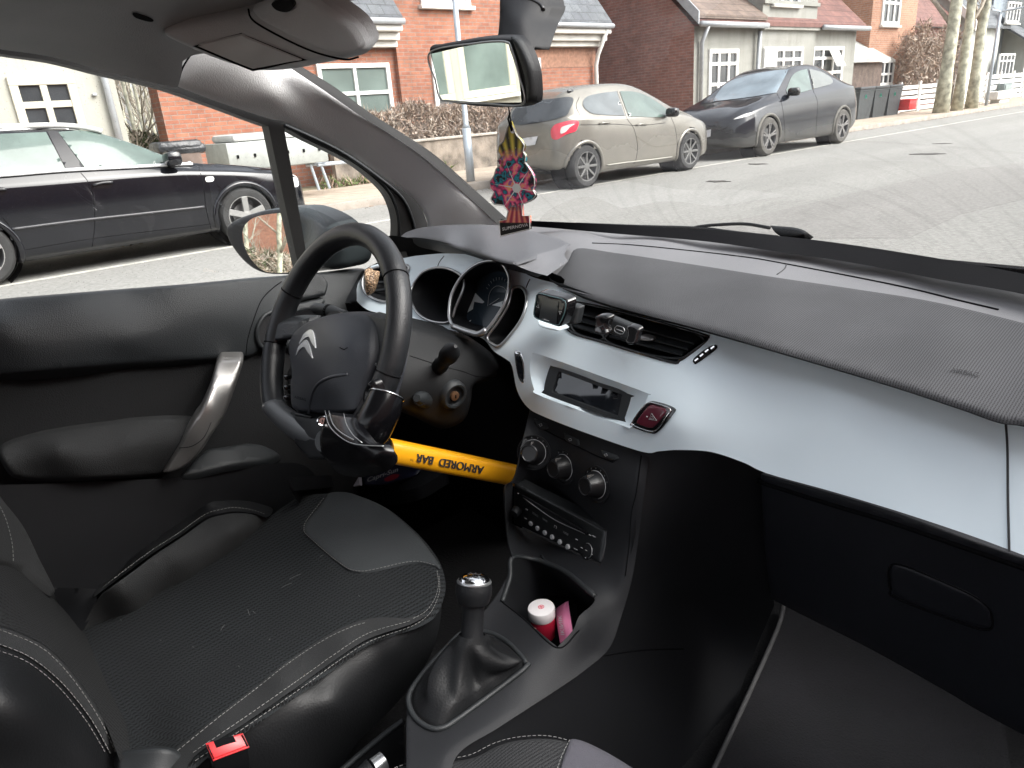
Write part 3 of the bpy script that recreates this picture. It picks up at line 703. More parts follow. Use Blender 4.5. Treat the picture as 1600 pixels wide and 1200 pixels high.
# ---- shed between, house D (light orange), house E (pale, slate)
yS = yz(1336, 100, XC)[0]+.3
shed = empty('lean_to_shed', (XC-1, yS+1.5, .1), 'low brown shed with a pale gable roof between the plaster house and the orange house', 'shed')
block('wall', mat('dark boards', (.16, .12, .10), .9, var=.3, vs=5), shed, XC-3, XC-.5, yS+.2, yS+3, .05, 2.0)
MB().prism([(XC-.3, yS, 2.0), (XC-3, yS, 3.6), (XC-3, yS+3.2, 3.6), (XC-.3, yS+3.2, 2.0)], (0, 0, .12)).build('roof', P_white, shed, smooth=False)
XD = -13.0
yD0, yD1 = yz(1357, 80, XD)[0], yz(1428, 60, XD)[0]
hD = empty('brick_house', (XD, (yD0+yD1)/2, .1), 'light orange brick house with tall white windows behind the bins', 'house')
wallbox(hD, XD, yD0, yD1, 8.5, 6, B_d_y, B_d_x)
roof_slope('roof', S_dred, hD, XD+.2, 8.5, XD-3, 11, yD0-.2, yD1+.2)
(ya, za), (yb, zb) = yz(1381, -20, XD), yz(1403, 40, XD); win_front(hD, XD, ya, yb, zb, za, cols=3, rows=(.6,), fw=.13)
(ya, za), (yb, zb) = yz(1374, 94, XD), yz(1393, 133, XD); win_front(hD, XD, ya, yb, zb, za, cols=3, rows=(.45,), fw=.11, arch=.12)
wallbox(hD, XD-.6, yD1+.003, yD1+5.5, 3.4, 6, B_rd_y, B_rd_x)
MB().prism([(XD-.3, yD1+.01, 3.4), (XD-.3, yD1+5.8, 3.4), (XD-3.6, yD1+5.8, 6.6), (XD-3.6, yD1+.01, 6.6)], (0, 0, .12)).build('roof', S_red, hD, smooth=False)
XR = -15.2
hR = empty('tiled_roof_house', (XR-2, yC1+2.4, .1), 'house with a steep dark red tiled roof behind the grey plaster house', 'house')
wallbox(hR, XR, yC1+.6, yC1+5.2, 3.3, 6, B_rd_y, B_rd_x)
roof_slope('roof', S_dred, hR, XR+.4, 3.2, XR-3, 9.0, yC1+.4, yC1+5.6)
XE = -13.2; yE = yD1+6.3
hE = empty('gabled_house', (XE-2, yE+2, .1), 'pale house with grey gable, white bargeboards and dark slate roof beyond the orange house', 'house')
wallbox(hE, XE, yE, yE+4.5, 3.6, 8, P_white, P_white)
gable('gable', P_white, hE, yE, XE, XE-8, 3.6, XE-4, 8.0)
roof_slope('roof', S_slate, hE, XE+.4, 3.35, XE-4, 8.15, yE-.4, yE+4.6)
MB().prism([(XE+.5, yE-.45, 3.2), (XE-4, yE-.45, 8.1), (XE-4, yE-.45, 8.5), (XE+.5, yE-.45, 3.6)], (0, .08, 0)).build('bargeboard', M_wframe, hE, smooth=False)
XG = -12.8; yG = yE+5.4
hG = empty('pale_house', (XG-2, yG+4, .1), 'tall pale plastered house with white sash windows at the right edge', 'house')
wallbox(hG, XG, yG+2.2, yG+14, 8.6, 8, P_white, P_white)
wallbox(hG, XG-1.2, yG, yG+2.2-.003, 7.4, 6, P_blue, P_blue)
MB().prism([(XG+.6, yG-.3, 2.75), (XG+.6, yG+3.2, 2.75), (XG-1.4, yG+3.2, 4.1), (XG-1.4, yG-.3, 4.1)], (0, 0, .1)).build('roof', S_slate, hG, smooth=False)
roof_slope('roof', S_slate, hG, XG+.4, 8.6, XG-4, 12, yG+2, yG+14.4)
for (p0, p1) in (((1575, 2), (1590, 36)), ((1562, 84), (1580, 118))):
    (ya, za), (yb, zb) = yz(*p0, XG), yz(*p1, XG); win_front(hG, XG, ya, max(yb, ya+1.1), zb, za, cols=4, rows=(.68,), fw=.09)
(ya, za), (yb, zb) = yz(1541, 84, XG), yz(1548, 96, XG); win_front(hG, XG, max(ya, yG+2.3), max(ya, yG+2.3)+.7, zb, za, cols=2, rows=(), fw=.08)
for k in range(4): win_front(hG, XG, yG+8+k*1.6-.4, yG+8.7+k*1.6, 4.6, 6.4, cols=2, fw=.1)
hF = empty('end_house', (-14, yG+30, .1), 'far house closing the end of the street', 'house')
wallbox(hF, -12.5, yG+16, yG+30, 6, 8, B_rd_y, B_rd_x); roof_slope('roof', S_slate, hF, -12.1, 6, -16, 9.4, yG+15.7, yG+30.3)
# ---- near side of our street (seen only in mirrors and paint) and the houses behind us
hN = empty('near_house', (17, -2, .1), 'long red brick house on our side of the street behind us', 'house')
wallbox(hN, 16, -22, 24, 6.2, 9, B_rd_y, B_rd_x)
# white house, hedge and trees down the street behind, seen in the door mirror
hW = empty('white_house', (-13, -24, .1), 'white house with red band seen in the door mirror', 'house')
wallbox(hW, -12.6, -30, -19, 5.2, 7, mat('white render', (.75, .75, .73), .8), mat('white render', (.75, .75, .73), .8)); roof_slope('roof', S_slate, hW, -12.2, 5.2, -16, 7.6, -30.3, -18.7)
block('base_band', mat('red base', (.35, .05, .04), .7), hW, -12.7, -12.56, -30, -19, .1, 1.0)
for k in range(3): win_front(hW, -12.6, -29+k*3.6, -27.6+k*3.6, 1.4, 3.2)
hV = empty('brick_house', (-13, -48, .1), 'red brick gabled house far behind, seen in the door mirror', 'house')
wallbox(hV, -11, -60, -48, 6, 7, B_or_y, B_or_x); roof_slope('roof', S_dred, hV, -10.6, 6, -14.5, 10, -60.3, -47.7)
# ---- trees
M_bark = mat('plane bark', (.42, .41, .32), .9, var=.5, vs=5, bump=.6, bs=12)
M_twig = mat('twigs', (.30, .26, .21), .9, var=.3)
def bare_tree(name, base, height, r, label, seed=1, n1=7, spread=1., crown=True, bend=(0, 0), first=.35, group=None, twigs=60):
    rn = random.Random(seed); t = empty(name, base, label, 'tree', group); b0 = V(base)
    pts = [b0+V((bend[0]*(k/8)**1.5+rn.uniform(-.03, .03), bend[1]*(k/8)**1.5+rn.uniform(-.03, .03), height*k/8)) for k in range(9)]
    MB().tube(pts, [r*(1.25 if k == 0 else 1)*(1-.45*k/8) for k in range(9)], n=12).build('trunk', M_bark, t, smooth=True)
    mb = MB()
    for i in range(n1):
        f = first+(1-first)*i/n1; p = pts[int(f*8)]; a = rn.uniform(0, 6.28); L_ = height*.38*spread*(1.15-f*.5)
        q = [p]; d = V((math.cos(a), math.sin(a), .9)).normalized()
        for k in range(4): d = (d+V((rn.uniform(-.25, .25), rn.uniform(-.25, .25), .12))).normalized(); q.append(q[-1]+d*L_/4)
        mb.tube(q, [r*.35*(1-k/5)+.008 for k in range(5)], n=6)
        for j in range(twigs//n1):
            k = rn.randint(1, 4); s_ = q[k]; dd_ = (d+V((rn.uniform(-1, 1), rn.uniform(-1, 1), rn.uniform(-.3, .9)))).normalized(); l_ = L_*rn.uniform(.2, .5)
            e1 = s_+dd_*l_*.5; e2 = e1+(dd_+V((rn.uniform(-.4, .4), rn.uniform(-.4, .4), .2))).normalized()*l_*.5
            mb.tube([s_, e1, e2], [.014, .009, .004], n=4, caps=False)
            for m_ in range(2):
                d3 = (dd_+V((rn.uniform(-1, 1), rn.uniform(-1, 1), rn.uniform(-.2, .8)))).normalized(); mb.tube([e1, e1+d3*l_*.4], [.007, .003], n=3, caps=False)
    mb.build('crown', M_twig, t, smooth=True); return t
for (ub, vb, ut, r, sd_t, lb_) in ((1469, 187, 1499, .22, 3, 'nearest and thickest mottled plane trunk by the kerb, left of three'), (1493, 180, 1521, .17, 5, 'middle mottled plane trunk of the three by the kerb'), (1517, 174, 1539, .19, 8, 'right hand mottled plane trunk of the three by the kerb')):
    xb = -9.9; b0 = PX(ub, vb, xb); zt = PX(ut, 0, xb); bare_tree('plane_tree', (xb, b0[1], .1), 11, r, lb_, seed=sd_t, bend=(0, (zt[1]-b0[1])*(11/(zt[2]-.1))**1.5*.36), group='plane trees by the kerb')
for k, (u, h_) in enumerate(((206, 6.5), (222, 7.5), (238, 6.0), (196, 7.2), (216, 5.4), (230, 8.0), (245, 6.6), (212, 9))):
    x_ = -24-k*3.0; y_ = PX(u, 190, x_)[1]; bare_tree('garden_tree', (x_, y_, .1), h_+2, .06, ('nearest', 'second nearest', 'third nearest', 'fourth nearest', 'fifth nearest', 'sixth nearest', 'seventh nearest', 'farthest')[k]+' bare garden tree in the gap beside the brick house', seed=20+k, n1=10, spread=1.1, first=.15, group='bare trees in the gap', twigs=200)
for k, (x_, y_, h_) in enumerate(((-11, -34, 8), (-11, -42, 9), (-14, -38, 7))): bare_tree('street_tree', (x_, y_, .1), h_, .15, ('nearest bare tree far behind, seen in the door mirror', 'farthest bare tree behind, seen in the door mirror', 'middle bare tree behind, set back from the street, seen in the door mirror')[k], seed=40+k, n1=10, group='trees far behind', twigs=120, first=.2)
# ---- hedges (thousands of twigs and leaves)
def hedge(name, x0, x1, y0, y1, z0, z1, n, cols, label, seed=1, cat='hedge', top=.06, size=(.025, .055)):
    rn = np.random.default_rng(seed); me_v = []; me_f = []; mi = []
    for i in range(n):
        u = rn.random(3); y = y0+(y1-y0)*u[0]; zt_ = z1+top*(math.sin(y*2.3)+math.sin(y*5.1+1)); z = z0+(zt_-z0)*u[1]**.8; x = x0+(x1-x0)*(u[2]**.5)
        c = np.array([x, y, z]); d = rn.normal(size=3)*[.7, .7, 1]; d /= np.linalg.norm(d); e = np.cross(d, rn.normal(size=3)); e /= np.linalg.norm(e)
        leaf = rn.random() < .35; l = rn.uniform(*size)*(1 if leaf else 3.2); w2 = l*(.45 if leaf else .06)
        k = len(me_v); me_v += [c-d*l, c+e*w2, c+d*l, c-e*w2]; me_f.append((k, k+1, k+2, k+3)); mi.append(rn.integers(len(cols)))
    o = frompy(name, me_v, me_f, cols, None)
    o.data.polygons.foreach_set('material_index', mi); tag(o, label, cat); return o
br_ = [mat('dry leaf', (.34, .25, .19), .9, var=.3), mat('dry leaf dark', (.26, .21, .18), .9, var=.3), mat('dry stem', (.42, .36, .30), .9, var=.3)]
yh0, yh1 = yz(520, 250, -12.3)[0], yz(905, 230, -12.3)[0]
hedge('beech_hedge', -13.0, -12.45, yh0, yh1+.6, .5, 1.45, 22000, br_, 'bare brown beech hedge in front of the orange brick house', 2)
mb = MB(); mb.box((-12.32, (yh0+yh1)/2, .42), (.16, yh1-yh0, .72)); lw = mb.build('garden_wall', mat('mossy wall', (.20, .17, .14), .95, var=.5, vs=4, bump=.6, bs=14), None, smooth=False)
tag(lw, 'low mossy garden wall with pale coping below the bare hedge', 'wall')
MB().box((-12.32, (yh0+yh1)/2, .80), (.24, yh1-yh0+.06, .05), bev=.01).build('coping', mat('coping', (.38, .35, .31), .9, var=.2), lw)
hedge('ground_plants', -12.3, -12.0, yz(495, 270, -12.2)[0], yz(700, 280, -12.2)[0], .1, .22, 900, [mat('moss green', (.12, .17, .05), .9), mat('dry leaf', (.22, .13, .085))], 'low green weeds at the foot of the garden wall', 5, 'weeds', top=.03, size=(.03, .07))
yb0, yb1 = yz(1404, 120, -12.6)[0], yz(1480, 120, -12.6)[0]
hedge('brown_bush', -13.0, -12.2, yb0, yb1, .5, 3.0, 6500, br_, 'tall brown bare bush above the white fence beside the orange house', 7, 'bush', top=.25, size=(.04, .10))
hedge('rear_hedge', -12.4, -11.6, -46, -31, .1, 2.2, 5000, [mat('hedge green', (.07, .09, .04), .9, var=.3)]+br_, 'mixed hedge far behind, seen in the door mirror', 11, 'hedge', size=(.1, .2))
hedge('garden_shrub', -15.4, -14.4, yz(194, 200, -15)[0], yz(250, 200, -15)[0], .1, 1.3, 1800, [mat('hedge green', (.10, .12, .06)), mat('dry stem', (.36, .30, .22))], 'low overgrown shrub between the cream house and the brick house', 12, 'bush', size=(.03, .07))
# ---- lamp post, trailer, sacks
lp0 = PX(737, 297, -9.75)
lamp = MB().tube([(-9.75, lp0[1], .1), (-9.75, lp0[1], 1.0)], .075, n=16).build('lamp_post', M_galv, None, smooth=True, loc=(-9.75, lp0[1], .1)); tag(lamp, 'tall grey steel lamp post at the kerb left of the beige car', 'lamp post')
MB().tube([(-9.75, lp0[1], 1.0), (-9.75, lp0[1], 1.06), (-9.75, lp0[1], 6.5)], [.075, .048, .04], n=16).build('mast', M_galv, lamp, smooth=True)
MB().tube([(-9.75, lp0[1], 6.4), (-9.3, lp0[1], 6.8), (-8.6, lp0[1], 6.85)], .03, n=10).build('arm', M_galv, lamp, smooth=True)
MB().box((-8.4, lp0[1], 6.86), (.6, .22, .1), bev=.03).build('lamp_head', M_galv, lamp)
(ty0, tz1), (ty1, tz0) = yz(352, 224, -10.9), yz(516, 262, -10.9)
tr = empty('box_trailer', (-11.3, (ty0+ty1)/2, .1), 'low grey car trailer with a white cover parked on the pavement behind the black car', 'trailer')
tz0 = tz1-.42
MB().box((-11.4, (ty0+ty1)/2, (tz0+tz1)/2), (1.0, ty1-ty0, tz1-tz0), bev=.02).build('body', mat('trailer panel', (.36, .38, .36), .5, metal=.3, var=.12), tr)
MB().box((-11.4, (ty0+ty1)/2+.1, tz1+.06), (.98, (ty1-ty0)*.96, .12), bev=.05).build('cover', mat('trailer cover', (.50, .51, .50), .6, var=.12), tr)
mb = MB()
for k in range(6): mb.box((-10.89, ty0+.15+(ty1-ty0-.3)*k/5, (tz0+tz1)/2), (.02, .03, .05))
mb.build('cover_hooks', M_black, tr)
MB().tube([(-11.4, ty1-.2, tz0-.04), (-11.2, ty1+.55, tz0-.06)], .03, n=8).tube([(-10.95, ty1-.2, tz0-.04), (-11.2, ty1+.55, tz0-.06)], .03, n=8).build('drawbar', M_galv, tr)
MB().tube([(-11.0, ty1-.12, tz0-.02), (-11.0, ty1-.02, .2)], .025, n=8).tube([(-11.0, ty1-.30, tz0-.02), (-11.0, ty1-.22, .2)], .025, n=8).build('prop_leg', M_galv, tr)
for xx in (-11.98, -10.86): MB().lathe([(0, -.07), (.2, -.07), (.27, -.05), (.27, .05), (.2, .07), (0, .07)], frame_m((xx, ty0+.55, .38), (1, 0, 0)), 24).build('wheel', M_rubber, tr, smooth=40)
pc_ = PX(236, 212, -9.6)
o = MB().lathe([(0, -.45), (.15, -.45), (.17, -.1), (.17, .18), (.14, .27), (.07, .31), (0, .32)], frame_m((pc_[0], pc_[1], pc_[2]), (0, 0, 1)), 20).build('white_drum', mat('white drum plastic', (.68, .68, .62), .5, var=.1), None, smooth=50)
tag(o, 'white rounded plastic drum standing behind the black estate car', 'drum')
MB().tube([(pc_[0], pc_[1], .12), (pc_[0], pc_[1], pc_[2]-.45)], .12, n=10).build('drum_stand', M_pipe, o)
pc_ = PX(274, 227, -10.4)
o = MB().box((pc_[0], pc_[1], pc_[2]-.02), (.5, .62, .16), bev=.07).box((pc_[0]+.05, pc_[1]+.1, pc_[2]-.06), (.4, .5, .14), bev=.06).build('black_sack', mat('black sheet', (.03, .032, .035), .35, var=.3, bump=1, bs=12), None)
tag(o, 'crumpled black plastic sheet on a crate in front of the brick wall', 'plastic sheet')
MB().box((pc_[0], pc_[1], .12+(pc_[2]-.2)/2), (.45, .5, pc_[2]-.24)).build('crate', mat('dark boards', (.16, .12, .10)), o)
# ---- bins, crate, fences, bollard, far lamp, planter
bw0, bw1 = PX(1336, 150, -11.7)[1], PX(1403, 150, -11.7)[1]; n3 = 3; wb_ = (bw1-bw0)/n3; zb_t = yz(1370, 134, -11.7)[1]
for k in range(3):
    yc_ = bw0+wb_*(k+.5); lab = ['leftmost of the three dark wheelie bins', 'middle one of the three dark wheelie bins', 'right hand one of the three dark wheelie bins'][k]+' in front of the orange house'
    t = empty('wheelie_bin', (-11.9, yc_, .11), lab, 'bin', 'dark wheelie bins'); hgt = zb_t-.11
    rws = []
    for zz, s_ in ((.0, .82), (.08, .84), (hgt*.85, 1.), (hgt*.86, 1.04), (hgt*.9, 1.04)):
        rws.append([(-11.9+.36*s_*a, yc_+wb_*.475*s_*b_, .11+zz) for a, b_ in ((-1, -1), (1, -1), (1, 1), (-1, 1))])
    loft('body', mat('bin plastic', (.045, .052, .056), .5, var=.15), t, rws, smooth=False, closed=True, caps=True)
    MB().box((-11.9, yc_, .11+hgt*.95), (.78, wb_*.98, hgt*.09), bev=.03).build('lid', mat('bin lid', (.05, .055, .06), .45, var=.15), t)
    mb = MB(); c = (-11.9+.372, yc_-wb_*.1, .11+hgt*.68); mb.tube([(c[0], c[1]+.07*math.cos(a), c[2]+.07*math.sin(a)) for a in (1.57, 3.66, 5.76)], .014, n=5, closed=True)
    mb.build('recycling_mark', mat('green mark', (.05, .40, .28), .5), t)
rc = PX(1416, 164, -11.5); o = MB().box((rc[0], rc[1], rc[2]), (.5, .62, .36), bev=.03).build('red_crate', mat('red plastic', (.62, .03, .03), .45, var=.1), None); tag(o, 'small red plastic crate beside the dark wheelie bins', 'crate')
MB().box((rc[0], rc[1], rc[2]+.19), (.54, .66, .04), bev=.015).build('rim', mat('red plastic', (.62, .03, .03)), o); 
def fence(u0, u1, x, zt, lab, n=5):
    y0_, y1_ = PX(u0, 150, x)[1], PX(u1, 150, x)[1]; f = empty('white_fence', (x, (y0_+y1_)/2, .1), lab, 'fence'); mb = MB()
    for k in range(n): mb.box((x, (y0_+y1_)/2, .22+(zt-.3)*k/(n-1)), (.03, y1_-y0_, (zt-.3)/(n-1)*.72), bev=.006, seg=1)
    mb.build('slats', M_wframe, f)
    k = 0
    while y0_+k*1.8 < y1_: MB().box((x+.03, y0_+k*1.8, .1+zt/2), (.1, .1, zt+.06)).build('post', M_wframe, f, smooth=False); k += 1
    return f
fence(1404, 1484, -12.0, 1.1, 'white slatted fence between the red crate and the plane trees')
fence(1490, 1606, -11.9, 1.25, 'long white slatted fence in front of the pale houses on the right')
bo_ = PX(1480, 187, -9.75); o = MB().lathe([(0, 0), (.13, 0), (.12, .9), (.125, .92), (.125, 1.0), (.08, 1.08), (0, 1.1)], frame_m((-9.75, bo_[1], .1), (0, 0, 1)), 20).build('bollard', mat('bollard paint', (.10, .12, .15), .5, var=.1), None, smooth=40); tag(o, 'dark blue grey bollard with pale band between the plane trunks', 'bollard')
MB().lathe([(.124, .70), (.126, .71), (.126, .80), (.124, .81)], frame_m((-9.75, bo_[1], .1), (0, 0, 1)), 20).build('reflective_band', M_wframe, o)
l0 = PX(1541, 163, -10.2); zt_ = PX(1560, 18, -10.2)[2]
o = MB().tube([(-10.2, l0[1], .1), (-10.2, l0[1], zt_)], .06, n=10).build('street_lamp', M_galv, None, smooth=True); tag(o, 'slim far street lamp in front of the pale house', 'street lamp')
MB().tube([(-10.2, l0[1], zt_), (-9.4, l0[1]+.1, zt_+.05)], .04, n=8).tube([(-10.2, l0[1], zt_), (-10.2, l0[1]-1, zt_+.05)], .035, n=8).build('arm', M_galv, o)
p0 = PX(1562, 158, -10.6); o = MB().box((-10.6, p0[1], .42), (.5, 2.3, .32), bev=.03).build('planter', mat('pale concrete', (.56, .55, .52), .8, var=.1), None); tag(o, 'low pale concrete planter on the pavement by the far lamp', 'planter')
MB().box((-10.6, p0[1], .18), (.35, 1.2, .16)).build('foot', mat('pale concrete', (.56, .55, .52)), o)
p0 = PX(1570, 140, -11.7); o = MB().box((-11.72, p0[1], p0[2]), (.3, 1.1, .55), bev=.03).build('meter_box', mat('grey box', (.14, .17, .17), .5), None); tag(o, 'dark grey box hanging on the long white fence', 'box')
MB().box((-11.55, p0[1], p0[2]), (.02, .9, .42), bev=.008).build('door', mat('grey box door', (.2, .24, .23), .5), o)
# ================================================================== parked cars
def carpaint(name, c, rough=.25, metal=0., dirt=0., dirtz=.9, dirtc=(.32, .29, .24)):
    m = mat(name, c, rough, metal=metal, var=.05, coat=.35); nt, N, L, b = nodes(m)
    b.inputs['Coat Roughness'].default_value = .08
    if dirt:
        g = N('ShaderNodeNewGeometry'); s = N('ShaderNodeSeparateXYZ'); L(g.outputs['Position'], s.inputs[0])
        no = N('ShaderNodeTexNoise'); no.inputs['Scale'].default_value = 2.2; no.inputs['Detail'].default_value = 8; L(g.outputs['Position'], no.inputs['Vector'])
        ad = N('ShaderNodeMath'); ad.operation = 'MULTIPLY_ADD'; ad.inputs[1].default_value = .5; L(no.outputs['Fac'], ad.inputs[0]); L(s.outputs[2], ad.inputs[2])
        r = N('ShaderNodeMapRange'); r.inputs['From Min'].default_value = dirtz+.35; r.inputs['From Max'].default_value = dirtz-.15; r.inputs['To Max'].default_value = dirt; L(ad.outputs[0], r.inputs['Value'])
        src = b.inputs['Base Color'].links[0].from_socket; mx = N('ShaderNodeMix'); mx.data_type = 'RGBA'; L(r.outputs[0], mx.inputs[0]); L(src, mx.inputs[6]); mx.inputs[7].default_value = (*dirtc, 1); L(mx.outputs[2], b.inputs['Base Color'])
        r3 = N('ShaderNodeMapRange'); r3.inputs['To Min'].default_value = rough; r3.inputs['To Max'].default_value = .8; L(r.outputs[0], r3.inputs['Value']); L(r3.outputs[0], b.inputs['Roughness'])
        r4 = N('ShaderNodeMapRange'); r4.inputs['To Min'].default_value = .35; r4.inputs['To Max'].default_value = .05; L(r.outputs[0], r4.inputs['Value']); L(r4.outputs[0], b.inputs['Coat Weight'])
    return m
def cr(vals, t):
    """catmull-rom over station table"""
    xs = [v[0] for v in vals]; i = max(0, min(len(xs)-2, np.searchsorted(xs, t)-1)); a, b = vals[i], vals[i+1]; u = (t-a[0])/(b[0]-a[0])
    p0 = np.array(vals[max(i-1, 0)]); p1 = np.array(a); p2 = np.array(b); p3 = np.array(vals[min(i+2, len(vals)-1)])
    d1 = (p2-p0)/max(p2[0]-p0[0], 1e-6)*(p2[0]-p1[0]); d2 = (p3-p1)/max(p3[0]-p1[0], 1e-6)*(p2[0]-p1[0])
    h = np.array([2*u**3-3*u**2+1, u**3-2*u**2+u, -2*u**3+3*u**2, u**3-u**2]); return h[0]*p1+h[1]*d1+h[2]*p2+h[3]*d2
def hull(root, st, xc, y_front, sgn, scale, paint, wheels, wr):
    """st rows: (t from nose, zb, zbelt, ztop, wlow, wbelt, wtop). sgn: +1 nose towards +y"""
    Lc = st[-1][0]; ts = np.unique(np.r_[np.linspace(0, .25, 7), np.linspace(.25, Lc-.25, 64), np.linspace(Lc-.25, Lc, 7)])
    rows = []
    for t in ts:
        _, zb, zs, zt, wl, wb, wt = cr(st, t)
        h = max(zt-zs, .01)
        half = [(0, zb), (.55*wl, zb), (.9*wl, zb+.01), (wl*.985, zb+.07), (wl, zb+.2*(zs-zb)), (wl*1.005, zb+.45*(zs-zb)), (wl*.5+wb*.5+.012, zb+.75*(zs-zb)), (wb+.006, zs-.05), (wb-.01, zs), (wb-.03-(wb-wt)*.22, zs+.3*h), (wb-.035-(wb-wt)*.55, zs+.62*h), (wt+.0, zs+.88*h), (wt*.9, zs+.965*h), (wt*.6, zt-.008), (wt*.3, zt), (0, zt+.003)]
        half = [np.array(p) for p in half]; sm = []
        for i in range(len(half)-1):
            p0 = half[max(i-1, 0)]; p1 = half[i]; p2 = half[i+1]; p3 = half[min(i+2, len(half)-1)]
            for u in (0, .5): sm.append(.5*(2*p1+(p2-p0)*u+(2*p0-5*p1+4*p2-p3)*u*u+(3*p1-p0-3*p2+p3)*u**3))
        sm.append(half[-1])
        full = [(w, z) for w, z in sm]+[(-w, z) for w, z in sm[-2:0:-1]]
        rows.append([(xc+w*scale, y_front-sgn*t*scale, z*scale) for w, z in full])
    vs = [p for r in rows for p in r]; k = len(rows[0]); fs = []
    hubs = [(y_front-sgn*tw*scale, wr*scale*1.0) for tw in wheels]
    for j in range(len(rows)-1):
        for i in range(k):
            q = (j*k+i, j*k+(i+1) % k, (j+1)*k+(i+1) % k, (j+1)*k+i)
            fs.append(q)
    fs.append(tuple(range(k))); fs.append(tuple((len(rows)-1)*k+i for i in range(k-1, -1, -1)))
    bm = bmesh.new(); bv = [bm.verts.new(v) for v in vs]
    for f in fs: bm.faces.new([bv[i] for i in f])
    bmesh.ops.recalc_face_normals(bm, faces=bm.faces)
    bmesh.ops.triangulate(bm, faces=[f for f in bm.faces if len(f.verts) > 4])
    tree = BVHTree.FromBMesh(bm)
    kill = []
    for f in bm.faces:
        c = f.calc_center_median()
        for hy, hr in hubs:
            if abs(c.x-xc) > .45*scale and math.hypot(c.y-hy, c.z-hr) < wr*scale*1.13: kill.append(f)
    bmesh.ops.delete(bm, geom=list(set(kill)), context='FACES')
    body = frombm('body', bm, paint, root, smooth=40)
    return body, HullSurf(tree), hubs
def arch(root, hs, hubs, wr, scale, xs, m, mlip=None):
    for hy, hr in hubs:
        # arch lip following the body side
        pts = []
        for a in np.linspace(-.35, math.pi+.35, 30):
            y = hy+math.cos(a)*wr*scale*1.15; z = hr+math.sin(a)*wr*scale*1.15
            h = hs.b.ray_cast(V((xs+3, y, max(z, .19*scale))), V((-1, 0, 0)))
            if h[0] is not None: pts.append((h[0].x-.004, y, max(z, .19*scale)))
        if len(pts) > 3: MB().tube(pts, .03, n=8).build('arch_lip', mlip or m, root, smooth=True)
        MB().lathe([(wr*scale*1.22, .02), (wr*scale*1.22, .30)], frame_m((xs-.40, hy, hr), (1, 0, 0)), 32).lathe([(0, .0), (wr*scale*1.22, .0)], frame_m((xs-.42, hy, hr), (1, 0, 0)), 32).build('wheel_well', M_black, root, smooth=True)
def wheel_at(root, x, y, z, r, rimm, nsp=5, rim_r=.70, double=False, tyrem=None, back=False, twist=.0):
    s = -1 if back else 1; M0 = frame_m((x, y, z), (s, 0, 0)); w = .205
    t = MB().lathe([(r*.66, .0), (r*.72, .008), (r*.9, .006), (r*.97, -.02), (r, -.045), (r, -w+.045), (r*.97, -w+.02), (r*.7, -w)], M0, 44).build('wheel', tyrem or mat('tyre', (.03, .03, .03), .85, var=.2, vs=10), root, smooth=30)
    rr = r*rim_r
    MB().lathe([(rr, .0), (rr*.985, .006), (rr*.93, .0), (rr*.88, -.03), (rr*.86, -.12), (0, -.125)], M0, 40).build('rim', mat('rim barrel', (.10, .10, .105), .4, metal=.5), t, smooth=40)
    MB().lathe([(rr*1.01, -.002), (rr*1.0, .006), (rr*.94, .004), (rr*.92, -.006)], M0, 40).build('rim_edge', rimm, t, smooth=40)
    mb = MB()
    for k in range(nsp):
        for off in ((-.13, .13) if double else (0,)):
            a = 6.28318*k/nsp+math.pi/2+twist; wd_ = (.030 if nsp < 7 else .016) if not double else .017
            p = M0 @ V((.10*rr*math.cos(a), .10*rr*math.sin(a), -.018)); q = M0 @ V((.95*rr*math.cos(a+off), .95*rr*math.sin(a+off), -.002))
            d = (q-p); c = (p+q)/2; rot = Matrix((d.normalized(), V((s, 0, 0)), d.normalized().cross(V((s, 0, 0))))).transposed()
            mb.box(c, (d.length, .022, wd_*2*(1 if double else 1.15)), rot=rot, bev=.005, seg=1)
    mb.build('spokes', rimm, t)
    MB().lathe([(rr*.24, -.022), (rr*.22, -.004), (rr*.1, .0), (0, .0)], M0, 20).build('hub_cap', rimm, t, smooth=40)
    MB().lathe([(0, -.10), (rr*.62, -.10), (rr*.62, -.085), (0, -.085)], M0, 28).build('brake_disc', mat('brake disc', (.2, .2, .2), .4, metal=.8), t, smooth=30)
    return t
def panel_px(name, m, root, hs, out, off=.006, g=5, holes=(), **k): return sheet(name, m, root, out, hs, g=g, off=off, holes=holes, **k)
def seam_px(name, root, hs, ln, r=.006, off=-.001, m=None):
    return MB().tube(hs.pts(smooth2(ln, 5, closed=False), off), r, n=5).build(name, m or M_black, root, smooth=True)
G_green = mat('car glass green', (.09, .125, .11), .06, var=.25, vs=3, spec=.8)
G_grey = mat('car glass grey', (.10, .115, .12), .06, var=.3, vs=3, spec=.8)
G_dark = mat('car glass dark', (.035, .04, .045), .05, var=.3, vs=3, spec=.8)
M_rim = mat('alloy', (.36, .36, .35), .4, metal=.6, var=.08)
M_rimg = mat('grey alloy', (.15, .15, .145), .5, metal=.4, var=.1)
M_rimd = mat('dusty dark alloy', (.16, .155, .15), .55, metal=.3, var=.15)
